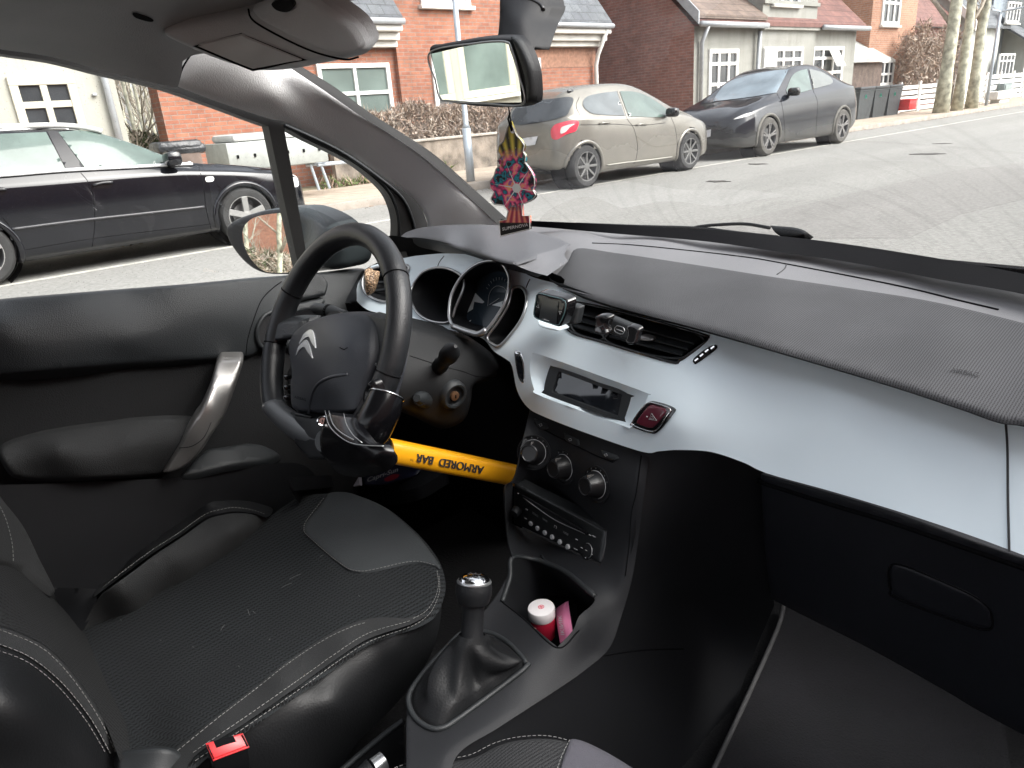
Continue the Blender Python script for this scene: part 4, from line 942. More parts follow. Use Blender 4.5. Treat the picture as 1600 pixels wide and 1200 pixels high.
# ---- black estate (nose to the right)
sc = .97; x_s = -7.62; xcar = x_s-.885*sc; yf = 3.055+.90*sc
au = empty('estate_car', (xcar, 1.4, 0), 'black estate car with silver roof rails and five spoke alloy wheels across the street', 'car')
P_blk = carpaint('black car paint', (.004, .0045, .007), .12)
st = [(0, .32, .56, .60, .50, .46, .40), (.07, .22, .64, .68, .68, .66, .50), (.3, .18, .72, .77, .82, .80, .64), (.6, .17, .77, .84, .875, .85, .70), (.95, .17, .82, .90, .885, .87, .72), (1.3, .17, .86, .95, .885, .875, .74), (1.5, .17, .88, 1.00, .885, .875, .72), (1.9, .17, .90, 1.22, .885, .875, .64), (2.3, .17, .91, 1.38, .885, .875, .59), (2.8, .17, .92, 1.425, .885, .875, .57), (3.5, .17, .94, 1.42, .885, .875, .57), (4.05, .18, .96, 1.37, .88, .865, .56), (4.4, .24, .97, 1.22, .84, .82, .54), (4.55, .30, .90, 1.0, .76, .72, .5), (4.6, .36, .80, .84, .66, .62, .45)]
body, hs, hubs = hull(au, st, xcar, yf, 1, sc, P_blk, (.90, 3.55), .317)
arch(au, hs, hubs, .317, sc, x_s, M_black, P_blk)
for hy, hr in hubs: wheel_at(au, x_s+.012, hy, hr, .317*sc, M_rim, 5, .72)
for hy, hr in hubs: wheel_at(au, x_s-1.79*sc, hy, hr, .317*sc, M_rim, 5, .72, back=True)
panel_px('side_window', G_green, au, hs, [(91, 207, 's'), (132, 204), (170, 207), (220, 219), (258, 236, 's'), (255, 257, 's'), (133, 263, 's')], off=.008)
panel_px('side_window', G_green, au, hs, [(-80, 214, 's'), (0, 210), (72, 207, 's'), (102, 265, 's'), (0, 272), (-80, 276, 's')], off=.008)
panel_px('quarter_glass', G_dark, au, hs, [(262, 239, 's'), (291, 254, 's'), (262, 257, 's')], off=.008)
panel_px('door_pillar', mat('pillar black', (.02, .02, .022), .3), au, hs, [(74, 206, 's'), (90, 206, 's'), (132, 264, 's'), (104, 266, 's')], off=.009)
seam_px('chrome_strip', au, hs, [(-90, 281), (0, 275), (100, 267), (200, 262), (300, 257)], r=.019, off=.010, m=mat('bright trim', (.78, .79, .80), .3, metal=.3))
seam_px('chrome_strip', au, hs, [(-90, 210), (0, 205), (80, 201), (140, 200), (180, 205), (222, 216), (262, 235), (300, 257)], r=.013, off=.008, m=mat('bright trim', (.78, .79, .80), .3, metal=.3))
seam_px('side_moulding', au, hs, [(19, 358), (120, 345), (220, 334), (319, 323)], r=.014, off=.004, m=mat('moulding', (.05, .05, .055), .3))
for ln in ([(126, 270), (138, 285), (146, 310), (148, 350), (144, 385)], [(311, 262), (318, 290), (322, 325), (330, 358), (333, 372)], [(4, 340), (14, 352), (22, 372), (26, 405)], [(300, 258), (330, 257), (372, 255), (410, 256)], [(30, 392), (150, 372), (330, 350)]): seam_px('door_gap', au, hs, ln, r=.004)
for u, v in ((160, 289), (-6, 300)):
    h_ = panel_px('door_handle', M_gloss, au, hs, [(u-16, v-4), (u, v-7), (u+15, v-6), (u+15, v+2), (u+4, v+6), (u-12, v+5)], off=.004, g=4)
    seam_px('grip', h_, hs, [(u-15, v+1), (u, v-3), (u+16, v-4)], r=.014, off=.02, m=P_blk)
panel_px('indicator', mat('clear lens', (.6, .6, .58), .2), au, hs, [(321, 277), (333, 276), (333, 283), (322, 284)], off=.01, g=4)
c = hs.at(262, 256, 0)
o = MB().box(c+np.array([.13, .02, .05]), (.22, .16, .15), bev=.05).tube([c, c+np.array([.1, 0, .0])], .03, n=8).build('door_mirror', P_blk, au)
for rr_ in ([(-90, 194), (0, 190), (60, 187), (110, 188), (140, 192), (160, 198)],):
    q = smooth2(rr_, 6, closed=False); P = hs.pts(q+np.array([0, 5]), .035); MB().tube(P, .026, n=8).build('roof_rail', mat('rail silver', (.68, .68, .66), .35, metal=.3), au, smooth=True)
panel_px('headlight', mat('clear lens', (.6, .6, .58), .2), au, hs, [(449, 272), (462, 276), (466, 290), (458, 292), (448, 285)], off=.008, g=4)
# ---- beige hatchback (nose to the right)
sc = 1.05; x_s = -7.42; xcar = x_s-.87*sc; yf = 11.10+.80*sc
pg = empty('hatchback_car', (xcar, 9.8, 0), 'beige metallic hatchback with dark rear window parked behind the black crossover', 'car')
P_bg = carpaint('beige car paint', (.215, .203, .178), .26, metal=.5, dirt=.3, dirtz=.5)
st = [(0, .32, .55, .60, .50, .46, .38), (.07, .22, .64, .69, .68, .66, .50), (.3, .18, .74, .80, .82, .79, .62), (.55, .17, .81, .89, .865, .83, .68), (.8, .17, .87, .96, .87, .85, .70), (1.1, .17, .91, 1.05, .87, .855, .70), (1.5, .17, .92, 1.26, .87, .855, .62), (1.9, .17, .94, 1.41, .87, .855, .58), (2.3, .17, .95, 1.46, .87, .855, .57), (2.9, .17, .97, 1.445, .87, .855, .56), (3.32, .18, 1.0, 1.39, .87, .85, .54), (3.52, .22, 1.01, 1.28, .855, .81, .50), (3.66, .27, 1.0, 1.09, .80, .73, .46), (3.76, .31, .88, .92, .70, .63, .42), (3.80, .38, .72, .76, .56, .50, .36)]
body, hs, hubs = hull(pg, st, xcar, yf, 1, sc, P_bg, (.80, 3.34), .305)
arch(pg, hs, hubs, .305, sc, x_s, M_black, P_bg)
for hy, hr in hubs: wheel_at(pg, x_s+.012, hy, hr, .305*sc, M_rimg, 8, .70, double=False)
for hy, hr in hubs: wheel_at(pg, x_s-1.76*sc, hy, hr, .305*sc, M_rimg, 8, .70, double=False, back=True)
panel_px('side_window', G_grey, pg, hs, [(911, 158), (918, 151), (938, 146), (963, 143, 's'), (976, 181, 's'), (950, 180), (927, 178), (916, 172), (911, 165)], off=.008, g=4)
panel_px('side_window', G_green, pg, hs, [(968, 143, 's'), (992, 144), (1016, 153), (1040, 170), (1048, 178), (1030, 183), (982, 182, 's')], off=.008, g=4)
panel_px('rear_window', G_dark, pg, hs, [(810, 166), (830, 159), (862, 155), (890, 152), (896, 158), (890, 172), (882, 182), (845, 191), (806, 195), (800, 180)], off=.008, g=4)
tl = panel_px('tail_lamp', mat('lamp red', (.62, .03, .06), .15, coat=.5), pg, hs, [(861, 206), (864, 199), (872, 193), (895, 188), (904, 191), (902, 199), (899, 205), (885, 210), (871, 218), (863, 216)], off=.012, g=4)
panel_px('lamp_reflector', mat('lamp clear', (.6, .55, .53), .2), tl, hs, [(877, 200), (886, 196), (897, 194), (890, 199), (884, 206), (876, 209)], off=.018, g=3)
np_ = panel_px('number_plate', mat('plate white', (.62, .63, .66), .4), pg, hs, [(812, 217, 's'), (841, 213, 's'), (837, 226, 's'), (814, 229, 's')], off=.012, g=4)
panel_px('bumper', mat('bumper black', (.04, .04, .04), .7), pg, hs, [(806, 258, 's'), (840, 262), (868, 272, 's'), (866, 281, 's'), (830, 281), (806, 280, 's')], off=.006, g=5)
for ln in ([(964, 142), (974, 168), (980, 186), (990, 200), (996, 225), (994, 248), (990, 256)], [(1047, 180), (1055, 200), (1058, 225), (1056, 245)], [(906, 195), (930, 195), (960, 194), (1000, 196), (1040, 192)], [(905, 152), (900, 165), (906, 180)]): seam_px('door_gap', pg, hs, ln, r=.005)
for u, v in ((943, 193), (1001, 195)): seam_px('door_handle', pg, hs, [(u-7, v+1), (u, v-1), (u+8, v)], r=.016, off=.018, m=P_bg)
c = hs.at(1041, 181, 0); MB().box(c+np.array([.13, .0, .05]), (.22, .15, .15), bev=.05).build('door_mirror', M_gloss, pg)
seam_px('sill_trim', pg, hs, [(948, 258), (985, 253), (1020, 249), (1050, 245)], r=.012, off=.006, m=mat('pale sill metal', (.34, .33, .29), .3, metal=.4))  # pale metallic strip along the sill
c = hs.at(884, 147, 0); MB().box(c+np.array([0, .1, .03]), (.04, .12, .06), bev=.015).build('roof_aerial', M_gloss, pg)
# ---- black crossover (nose to the left)
sc = 1.07; x_s = -7.5; xcar = x_s-.96*sc; yf = 13.85-.87*sc
ts_ = empty('crossover_car', (xcar, 15.4, 0), 'dusty black crossover with arched roof and dark wheels, farthest of the parked cars', 'car')
P_ts = carpaint('dusty black paint', (.006, .008, .013), .13, dirt=.65, dirtz=.5, dirtc=(.13, .124, .105))
st = [(0, .32, .56, .62, .52, .48, .40), (.08, .22, .68, .74, .78, .74, .56), (.35, .18, .80, .88, .92, .88, .70), (.65, .18, .87, .96, .955, .915, .75), (.95, .18, .92, 1.03, .96, .925, .77), (1.25, .18, .96, 1.13, .96, .93, .76), (1.7, .18, 1.00, 1.36, .96, .93, .68), (2.2, .18, 1.03, 1.56, .96, .93, .62), (2.7, .18, 1.05, 1.62, .96, .93, .60), (3.3, .18, 1.09, 1.58, .96, .93, .58), (3.8, .18, 1.13, 1.46, .96, .92, .57), (4.2, .22, 1.14, 1.30, .93, .88, .56), (4.5, .28, 1.10, 1.19, .87, .81, .53), (4.68, .34, .96, 1.02, .80, .73, .5), (4.75, .40, .82, .86, .70, .64, .45)]
body, hs, hubs = hull(ts_, st, xcar, yf, -1, sc, P_ts, (.87, 3.76), .345)
arch(ts_, hs, hubs, .345, sc, x_s, M_black, mat('dusty arch trim', (.13, .125, .11), .8, var=.2))
for hy, hr in hubs: wheel_at(ts_, x_s+.012, hy, hr, .345*sc, M_rimd, 5, .72, double=True, tyrem=mat('dusty tyre', (.085, .08, .072), .9, var=.2))
for hy, hr in hubs: wheel_at(ts_, x_s-1.94*sc, hy, hr, .345*sc, M_rimd, 5, .72, double=True, back=True)
panel_px('windscreen', mat('screen glass', (.16, .20, .23), .05, var=.3, vs=2), ts_, hs, [(1114, 159, 's'), (1122, 145), (1138, 129), (1170, 118), (1208, 111), (1232, 109, 's'), (1222, 128), (1213, 145, 's'), (1172, 152)], off=.008, g=5)
panel_px('side_window', G_green, ts_, hs, [(1228, 141, 's'), (1236, 121), (1246, 112), (1261, 108, 's'), (1268, 140, 's'), (1246, 146), (1230, 148, 's')], off=.008, g=4)
panel_px('side_window', mat('pale car glass', (.15, .16, .15), .06, var=.1), ts_, hs, [(1264, 108, 's'), (1284, 113), (1297, 121), (1301, 127), (1297, 132), (1271, 139, 's')], off=.008, g=4)
panel_px('headlight', mat('clear lens', (.6, .6, .58), .2), ts_, hs, [(1146, 187), (1160, 180), (1174, 176), (1175, 178), (1160, 184)], off=.008, g=3)
panel_px('number_plate', mat('plate white', (.62, .63, .66), .4), ts_, hs, [(1101, 204, 's'), (1112, 202, 's'), (1111, 213, 's'), (1101, 216, 's')], off=.02, g=3)
for ln in ([(1214, 146), (1222, 165), (1226, 200), (1226, 222)], [(1262, 108), (1270, 140), (1277, 158), (1276, 190), (1274, 213)], [(1150, 165), (1185, 150), (1200, 147)]): seam_px('door_gap', ts_, hs, ln, r=.005)
c = hs.at(1232, 148, 0); MB().box(c+np.array([.13, -.02, .05]), (.24, .15, .16), bev=.05).build('door_mirror', M_gloss, ts_)
# ================================================================== the car we sit in
car = empty('hatchback_car', (0, .4, .15), 'car we sit in, black cabin with steering wheel and pale silver dashboard panel', 'car')
def part(name, *a, **k): return sheet(name, *a, **k)
# ---- shell: floor, firewall, roof panel, sills (dark)
mb = MB(); mb.box((0, .1, .19), (1.46, 2.2, .02)); part_floor = mb.build('floor_carpet', M_carpet, car)
mb = MB(); mb.box((0, 1.21, .55), (1.46, .02, .72)); mb.build('firewall', M_black, car)
mb = MB(); mb.box((0, .1, .165), (1.66, 2.4, .03)); mb.box((-.79, .1, .28), (.06, 2.2, .2), bev=.02); mb.build('underbody', M_black, car)
mb = MB(); mb.box((.04, -.42, 1.425), (1.14, 1.5, .02), bev=.008); mb.build('roof_panel', M_plastic2, car)
# ---- the rest of the cabin, beside and behind the camera
MB().box((.80, .42, .45), (.05, 1.5, .50), bev=.02).build('low_door_blocker', M_plastic2, car)  # unseen door panel, cut low to keep light off the console and floor
MB().box((-.745, -.36, .60), (.07, .74, .70), bev=.02).build('rear_door_panel', M_door, car)
MB().box((-.60, -.52, 1.355), (.10, 1.2, .09), bev=.03).build('roof_rail_trim', M_liner, car)
MB().box((0, -.52, 1.402), (1.16, 1.2, .02), bev=.006).build('rear_headliner', M_liner, car)
MB().box((.78, -.85, .60), (.06, 1.0, .76), bev=.02).box((-.78, -.85, .60), (.06, 1.0, .76), bev=.02).build('rear_side_panel', M_plastic2, car)
MB().box((0, -1.25, .62), (1.5, .18, .80), bev=.05).box((0, -.95, .40), (1.3, .55, .24), bev=.05).build('rear_bench', M_bolster, car)
MB().box((.74, -.38, 1.14), (.04, .12, .56), bev=.01).build('centre_pillar', M_liner, car)
MB().box((-.72, -.38, 1.12), (.04, .12, .56), bev=.01).build('centre_pillar', M_liner, car)
# ---- headliner
hl = Surf([(0, 80, 'x', -.61), (256, 134, 'x', -.61), (160, 112, 'x', -.61), (100, 20, 'x', -.46), (300, 20, 'x', -.48), (250, -100, 'x', -.25), (500, -20, 'x', -.36), (0, -100, 'x', -.2), (560, -60, 'x', -.28), (480, 30, 'x', -.46)])
part('headliner', M_liner, car, [(-90, -160, 's'), (-90, 62, 's'), (0, 77), (80, 89), (160, 110), (256, 133), (278, 137, 's'), (284, 112), (297, 88), (400, 70), (480, 30), (520, 6), (600, -8), (700, -50), (760, -160, 's')], hl, g=14)
# ---- pillar trim and its dark edges
pil = Surf([(452, 107, 'x', -.608), (612, 210, 'x', -.61), (780, 348, 'x', -.62), (416, 184, 'x', -.655), (542, 238, 'x', -.68), (653, 320, 'x', -.70), (667, 355, 'x', -.705), (256, 130, 'x', -.62), (430, 152, 'x', -.612), (575, 218, 'x', -.632), (700, 318, 'x', -.647), (300, 100, 'x', -.592)])
part('pillar_trim', M_pillar, car, [(235, 122, 's'), (250, 90, 's'), (297, 70), (330, 62), (452, 105), (510, 142), (560, 177), (612, 210), (665, 247), (735, 309), (780, 348), (790, 362, 's'), (660, 372, 's'), (667, 350), (653, 320), (630, 299), (595, 274), (542, 238), (490, 211), (443, 190), (416, 184), (337, 158), (278, 136)], pil, g=9, roll=(8, (-.005, .005, -.001)))
line_on('trim_seam', M_black, car, pil, [(297, 86), (284, 108), (277, 133)], r=.0016, off=-.0006)
ws = Surf([(-.0, .62, 1.36), (.35, .60, 1.35), (-.42, .64, 1.33), (.62, .5, 1.33), (0, .87, 1.15), (.5, .78, 1.14), (455, 104, 'x', -.585), (620, 208, 'x', -.605), (745, 308, 'x', -.62), (830, 345, 'z', .935), (1050, 357, 'z', .93), (1230, 371, 'z', .93), (1400, 394, 'z', .93), (1600, 429, 'z', .93), (1750, 468, 'z', .93)])
part('windscreen_edge', M_rubber, car, [(450, 104, 's'), (468, 102, 's'), (526, 138), (578, 176), (630, 209), (682, 244), (750, 304), (798, 347, 's'), (776, 349, 's'), (735, 311), (665, 249), (612, 212), (560, 179), (510, 144)], [(455, 104, 'x', -.588), (620, 208, 'x', -.61), (745, 308, 'x', -.623), (785, 348, 'x', -.62), (560, 178, 'x', -.6)], g=7)
part('windscreen', M_glass_w, car, [(430, -200, 's'), (450, 96, 's'), (520, 137), (572, 175), (624, 208), (676, 243), (745, 303), (790, 342, 's'), (830, 345), (900, 348), (1050, 357), (1230, 371), (1400, 394), (1600, 429), (1750, 468, 's'), (1750, -200, 's')], ws, g=28)
df = Surf([(0, 80, 'x', -.64), (160, 113, 'x', -.645), (416, 190, 'x', -.675), (560, 250, 'x', -.70), (640, 320, 'x', -.725), (640, 420, 'x', -.735), (620, 372, 'x', -.735)])
part('door_frame', M_rubber, car, [(-90, 60, 's'), (0, 75), (80, 88), (160, 109), (250, 125), (337, 157), (416, 183), (443, 189), (490, 210), (542, 237), (595, 272), (630, 297), (653, 318), (668, 350), (676, 400, 's'), (650, 440, 's'), (600, 430, 's'), (616, 392), (620, 372), (621, 346), (616, 323), (605, 301), (586, 281), (560, 260), (525, 240), (481, 219), (444, 200), (416, 196), (337, 167), (250, 137), (160, 116), (80, 96), (0, 84), (-90, 66, 's')], df, g=7, back=(-.03, 0, 0))
line_on('seal_lip', M_plastic, car, df, [(445, 196), (492, 217), (542, 243), (592, 278), (628, 309), (645, 345), (652, 385)], r=.0035, off=.004)
line_on('seal_lip', M_plastic, car, df, [(448, 199), (485, 217), (528, 238), (564, 259), (592, 281), (612, 305), (622, 335), (626, 372)], r=.002, off=.003)
part('quarter_post', M_rubber, car, [(417, 186, 's'), (443, 195, 's'), (462, 300), (484, 428, 's'), (470, 432, 's'), (441, 300)], [(420, 190, 'x', -.675), (440, 196, 'x', -.675), (475, 430, 'x', -.725), (450, 300, 'x', -.70), (440, 300, 'x', -.70)], g=7, back=(-.03, 0, 0))
part('door_window', M_glass_s, car, [(-90, 60, 's'), (80, 92), (250, 132), (417, 190, 's'), (441, 300), (471, 436, 's'), (300, 446), (0, 470), (-90, 480, 's')], [(0, 80, 'x', -.65), (417, 190, 'x', -.69), (470, 430, 'x', -.735), (0, 465, 'x', -.735), (200, 280, 'x', -.70)], g=25)
part('quarter_window', M_glass_s, car, [(440, 194, 's'), (500, 225), (560, 258), (612, 308), (624, 350), (612, 425, 's'), (480, 432, 's'), (462, 300)], [(440, 196, 'x', -.69), (480, 430, 'x', -.735), (620, 372, 'x', -.745), (560, 258, 'x', -.71)], g=20)
# ---- sun visor
vs = Surf([(250, 50, 'x', -.50), (384, 14, 'x', -.43), (420, 112, 'x', -.42), (560, 80, 'x', -.27), (512, 20, 'x', -.29), (400, 60, 'x', -.405)])
o = part('sun_visor', M_visor, car, [(248, 42), (300, 30), (384, 10), (430, -4), (470, -14), (512, 12), (552, 42), (570, 73), (562, 88), (534, 97), (490, 105), (450, 113), (415, 116), (384, 114), (330, 98), (262, 68), (248, 56)], vs, g=9, roll=(13, (-.010, .018, .006)), back=(0, .012, .01))
vp = o
sheet('visor_recess', M_black, vp, [(301, 72, 's'), (372, 53), (386, 56), (480, 94, 's'), (452, 99), (402, 110), (384, 107)], vs, g=8, off=.0015)
sheet('mirror_cover', M_visor2, vp, [(309, 72, 's'), (372, 57), (385, 60), (471, 94, 's'), (450, 97), (402, 106), (386, 104)], vs, g=8, off=.0035, back=(0, .003, .003))
line_on('fold_line', M_black, vp, vs, [(388, 14), (392, 28), (410, 42), (460, 68), (500, 84), (540, 93), (560, 89)], r=.0014, off=.0002)
sheet('fold_flap', M_visor, vp, [(392, 12), (398, 27), (415, 40), (462, 64), (502, 80), (540, 88), (562, 80), (564, 70), (548, 44), (510, 16), (470, -8), (430, 0)], vs, g=8, off=.006, roll=(6, (0, .006, .004)))
sheet('visor_clip', M_gloss, car, [(424, 6), (436, 0), (452, 2), (458, 12), (448, 19), (432, 16)], vs, g=5, off=.012, back=(0, .012, .01))
sheet('visor_bracket', M_black, car, [(207, 21), (214, 20), (236, 28), (240, 33), (232, 34), (212, 28)], hl, g=4, off=.002)
# ---- rear view mirror, its stalk
mp_ = plane_at(745, 110, 'y', .44, (-.034, -1.08, -.035))
o = sheet('rear_view_mirror', M_plastic2, car, [(665, 74), (672, 70), (745, 57), (793, 55), (806, 60), (818, 78), (829, 110), (832, 152), (826, 163), (800, 168), (745, 167), (696, 161), (684, 152), (673, 112)], mp_, g=7, roll=(7, (-.004, .012, 0)), back=(0, .004, .001))
rvm = o
sheet('mirror_glass', M_mirror, o, [(674, 84, 's'), (740, 70), (788, 67), (797, 78), (810, 120), (815, 160, 's'), (760, 160), (700, 156), (689, 152), (682, 125)], mp_, g=9, off=.0016)
line_on('glass_bezel', M_satin, o, mp_, [(672, 82), (740, 68), (789, 65), (800, 78), (812, 120), (817, 162), (760, 162), (700, 158), (687, 153), (680, 125)], r=.0009, off=.0018, closed=True)
sheet('mirror_housing_end', M_plastic, o, [(793, 56), (806, 60), (818, 80), (829, 110), (832, 150), (826, 162), (819, 160), (815, 120), (801, 76)], mp_, g=6, off=.003, roll=(5, (0, .006, 0)))
st = Surf([(773, 30, 'y', .52), (842, 30, 'y', .53), (808, 30, 'y', .505), (775, -80, 'y', .56), (850, -80, 'y', .57), (797, 70, 'y', .488)])
sheet('mirror_stalk', M_plastic2, car, [(774, -90, 's'), (774, 20), (770, 66, 's'), (822, 78, 's'), (836, 40), (847, 19), (850, 8), (846, -4), (850, -90, 's')], st, g=9, back=(.0, .02, 0), roll=(8, (0, .01, 0)))
line_on('stalk_lip', M_gloss, car, st, [(812, -4), (830, 0), (845, 8), (849, 16)], r=.0022, off=-.001)
# ---- outside mirror
MN = (.62, -1.295, .18)
og = plane_at(415, 380, 'x', -.90, MN)
om = Surf([(352, 370, 'd', og, .006), (400, 428, 'd', og, .006), (430, 330, 'd', og, .006), (455, 425, 'd', og, .006), (457, 335, 'd', og, .006), (505, 345, 'd', og, -.02), (540, 400, 'd', og, -.005), (500, 418, 'd', og, -.015), (500, 380, 'd', og, -.035), (468, 380, 'd', og, .010), (472, 345, 'd', og, .008), (474, 412, 'd', og, .008)])
o = sheet('door_mirror', mat('mirror cap', (.045, .056, .06), .4, var=.06), car, [(347, 358), (358, 345), (400, 331), (436, 326), (472, 328), (512, 347), (534, 374), (543, 400), (533, 420), (492, 426), (440, 431), (400, 428), (374, 410), (355, 384)], om, g=8, roll=(9, (-.004, .02, 0)), back=(0, .04, 0))
sheet('mirror_rim', M_plastic2, o, [(348, 360), (360, 346), (402, 332), (440, 328), (458, 332), (470, 428), (440, 430), (402, 427), (376, 409), (356, 384)], og, g=8, off=.001, roll=(8, (0, .012, 0)))
sheet('mirror_glass', M_mirror, o, [(379, 362), (386, 348), (402, 338), (436, 333), (456, 334, 's'), (468, 424, 's'), (440, 426), (414, 424), (396, 410), (383, 388)], og, g=8, off=.004)
# ---- dashboard top
dt = Surf([(830, 350, 'z', .93), (960, 363, 'z', .93), (1100, 375, 'z', .93), (1220, 392, 'z', .93), (1340, 410, 'z', .93), (1470, 435, 'z', .93), (1600, 458, 'z', .93), (1740, 492, 'z', .93),
           (870, 447, 'y', .79), (960, 470, 'y', .775), (1100, 507, 'y', .76), (1250, 550, 'y', .755), (1400, 595, 'y', .755), (1500, 628, 'y', .755), (1600, 655, 'y', .755), (1700, 680, 'y', .755),
           (1000, 415, 'z', .925), (1200, 460, 'z', .918), (.25, .86, .908), (.37, .85, .906), (.37, .92, .917), (.50, .84, .903), (.50, .90, .914), (.62, .84, .902), (900, 395, 'z', .93)])
dash = sheet('dashboard_top', M_dashsoft, car, [(770, 349, 's'), (830, 347), (960, 357), (1100, 368), (1220, 384), (1340, 402), (1470, 427), (1600, 449), (1750, 484, 's'), (1750, 700, 's'), (1600, 656), (1500, 629), (1400, 596), (1250, 551), (1100, 508), (960, 471), (870, 448), (830, 430), (780, 400, 's')], dt, g=14)
PADO = [(868, 424), (884, 405), (900, 384), (960, 390), (1100, 411), (1215, 429), (1330, 446), (1460, 467), (1600, 500), (1750, 540, 's'), (1750, 705, 's'), (1680, 683), (1600, 661), (1560, 655), (1500, 634), (1400, 601), (1250, 556), (1100, 513), (960, 476), (885, 451), (862, 441), (856, 433)]
pad = sheet('dash_pad', M_pad, dash, PADO, dt, g=10, off=.004, roll=(8, (0, .003, -.004)))
sheet('pad_edge', M_plastic2, dash, [(858, 432, 's'), (864, 438), (888, 447), (960, 471), (1100, 508), (1250, 551), (1400, 596), (1500, 629), (1560, 650), (1600, 656), (1680, 678), (1750, 700, 's'), (1750, 712, 's'), (1680, 688), (1600, 667), (1560, 661), (1500, 640), (1400, 607), (1250, 562), (1100, 519), (960, 482), (885, 457), (860, 446, 's')], [(870, 440, 'y', .787), (870, 452, 'y', .795), (1100, 508, 'y', .757), (1100, 519, 'y', .768), (1400, 596, 'y', .752), (1400, 607, 'y', .764), (1600, 656, 'y', .752), (1600, 667, 'y', .764), (1740, 700, 'y', .752), (1250, 551, 'y', .752), (1250, 562, 'y', .764)], g=6)
mb = MB()
for ln in ([(925, 380), (1000, 384), (1150, 400), (1225, 412), (1400, 446), (1500, 470), (1560, 484)],): mb.tube(dt.pts(smooth2(ln, 6, closed=False), .0005), .0014, n=6)
mb.build('panel_gap', M_black, dash)
line_on('panel_gap', M_markdark, dash, dt, [(1229, 412), (1226, 420), (1214, 429)], r=.0009, off=.0005)
text_on('airbag_lettering', 'AIRBAG', M_plastic2, dash, dt, (1484, 577), (1530, 586), 7, off=.0055, shear=.3)
# cowl band under the glass
part('windscreen_base', M_black, car, [(782, 342, 's'), (830, 345), (900, 348), (1050, 356), (1230, 370), (1400, 393), (1600, 428), (1760, 466, 's'), (1760, 500, 's'), (1600, 460), (1470, 437), (1340, 412), (1220, 394), (1100, 377), (960, 365), (830, 354), (782, 356, 's')], [(830, 345, 'z', .955), (1050, 356, 'z', .95), (1230, 370, 'z', .948), (1400, 393, 'z', .948), (1600, 428, 'z', .948), (830, 354, 'z', .9385), (960, 365, 'z', .9385), (1100, 377, 'z', .9385), (1220, 394, 'z', .9385), (1340, 412, 'z', .9385), (1470, 437, 'z', .9385), (1600, 460, 'z', .9385), (1740, 490, 'z', .9385), (1740, 462, 'z', .948)], g=7)
# wiper
wp = Surf([(1090, 353, 'y', 1.2), (1260, 366, 'y', 1.17), (1150, 330, 'y', 1.2)])
o = sheet('wiper', M_plastic2, car, [(1201, 353, 's'), (1236, 356), (1252, 360), (1260, 365, 's'), (1250, 371), (1225, 372), (1211, 366)], wp, g=5, back=(0, .02, -.01), roll=(3, (0, .006, 0)))
line_on('wiper_arm', M_plastic2, o, wp, [(1082, 357), (1092, 354), (1125, 351), (1165, 350), (1203, 356)], r=.0032)
line_on('wiper_blade', M_rubber, o, wp, [(900, 350), (1000, 354), (1092, 357), (1150, 364), (1215, 371)], r=.004)
# ---- silver panel
sp = Surf([(828, 436, 'y', .785), (880, 450, 'y', .79), (960, 474, 'y', .795), (1110, 517, 'y', .79), (1250, 555, 'y', .79), (1400, 603, 'y', .79), (1570, 660, 'y', .79), (1680, 690, 'y', .79),
           (1000, 520, 'y', .768), (1090, 545, 'y', .768), (900, 495, 'y', .768), (1100, 600, 'y', .738), (1300, 640, 'y', .755), (1500, 720, 'y', .755), (1300, 700, 'y', .74), (1500, 780, 'y', .738), (1650, 800, 'y', .745),
           (800, 560, 'y', .708), (806, 590, 'y', .702), (822, 635, 'y', .692), (850, 560, 'y', .722), (960, 580, 'y', .735), (920, 677, 'y', .690), (1004, 706, 'y', .690), (1100, 703, 'y', .706), (1200, 738, 'y', .72), (1400, 800, 'y', .72), (1577, 860, 'y', .72), (1700, 905, 'y', .72),
           (836, 480, 'y', .755), (840, 620, 'y', .692), (1060, 660, 'y', .702),
           (570, 455, 'x', -.64), (600, 490, 'x', -.575), (590, 418, 'x', -.64), (656, 403, 'y', .765), (676, 508, 'y', .70), (740, 526, 'y', .70), (700, 460, 'y', .73), (770, 480, 'y', .74), (780, 412, 'y', .78), (640, 440, 'y', .74)])
GL = [(641, 462), (647, 442), (662, 425), (685, 418), (706, 422), (722, 433), (724, 450), (712, 480), (703, 502), (683, 504), (662, 497), (647, 482)]
GS = [(703, 500), (702, 484), (706, 460), (720, 434), (738, 417), (760, 408), (781, 410), (792, 423), (796, 440), (790, 470), (777, 494), (760, 516), (748, 522), (712, 511)]
GR = [(800, 453), (810, 448), (819, 453), (823, 470), (816, 496), (800, 520), (781, 540), (770, 538), (761, 527), (778, 503), (794, 476)]
VO = [(886, 468), (900, 472), (964, 486), (1095, 522), (1105, 528), (1098, 537), (1076, 554), (1062, 563), (1046, 565), (944, 535), (893, 519), (884, 500)]
VLo = [(567, 434), (580, 421), (606, 415), (637, 415), (634, 432), (622, 456), (607, 470), (596, 471), (580, 465), (568, 454)]
BW = [(832, 553, 's'), (850, 556), (1003, 611), (1012, 617), (1008, 630), (996, 655), (985, 668), (970, 664), (846, 619), (834, 606), (828, 575)]
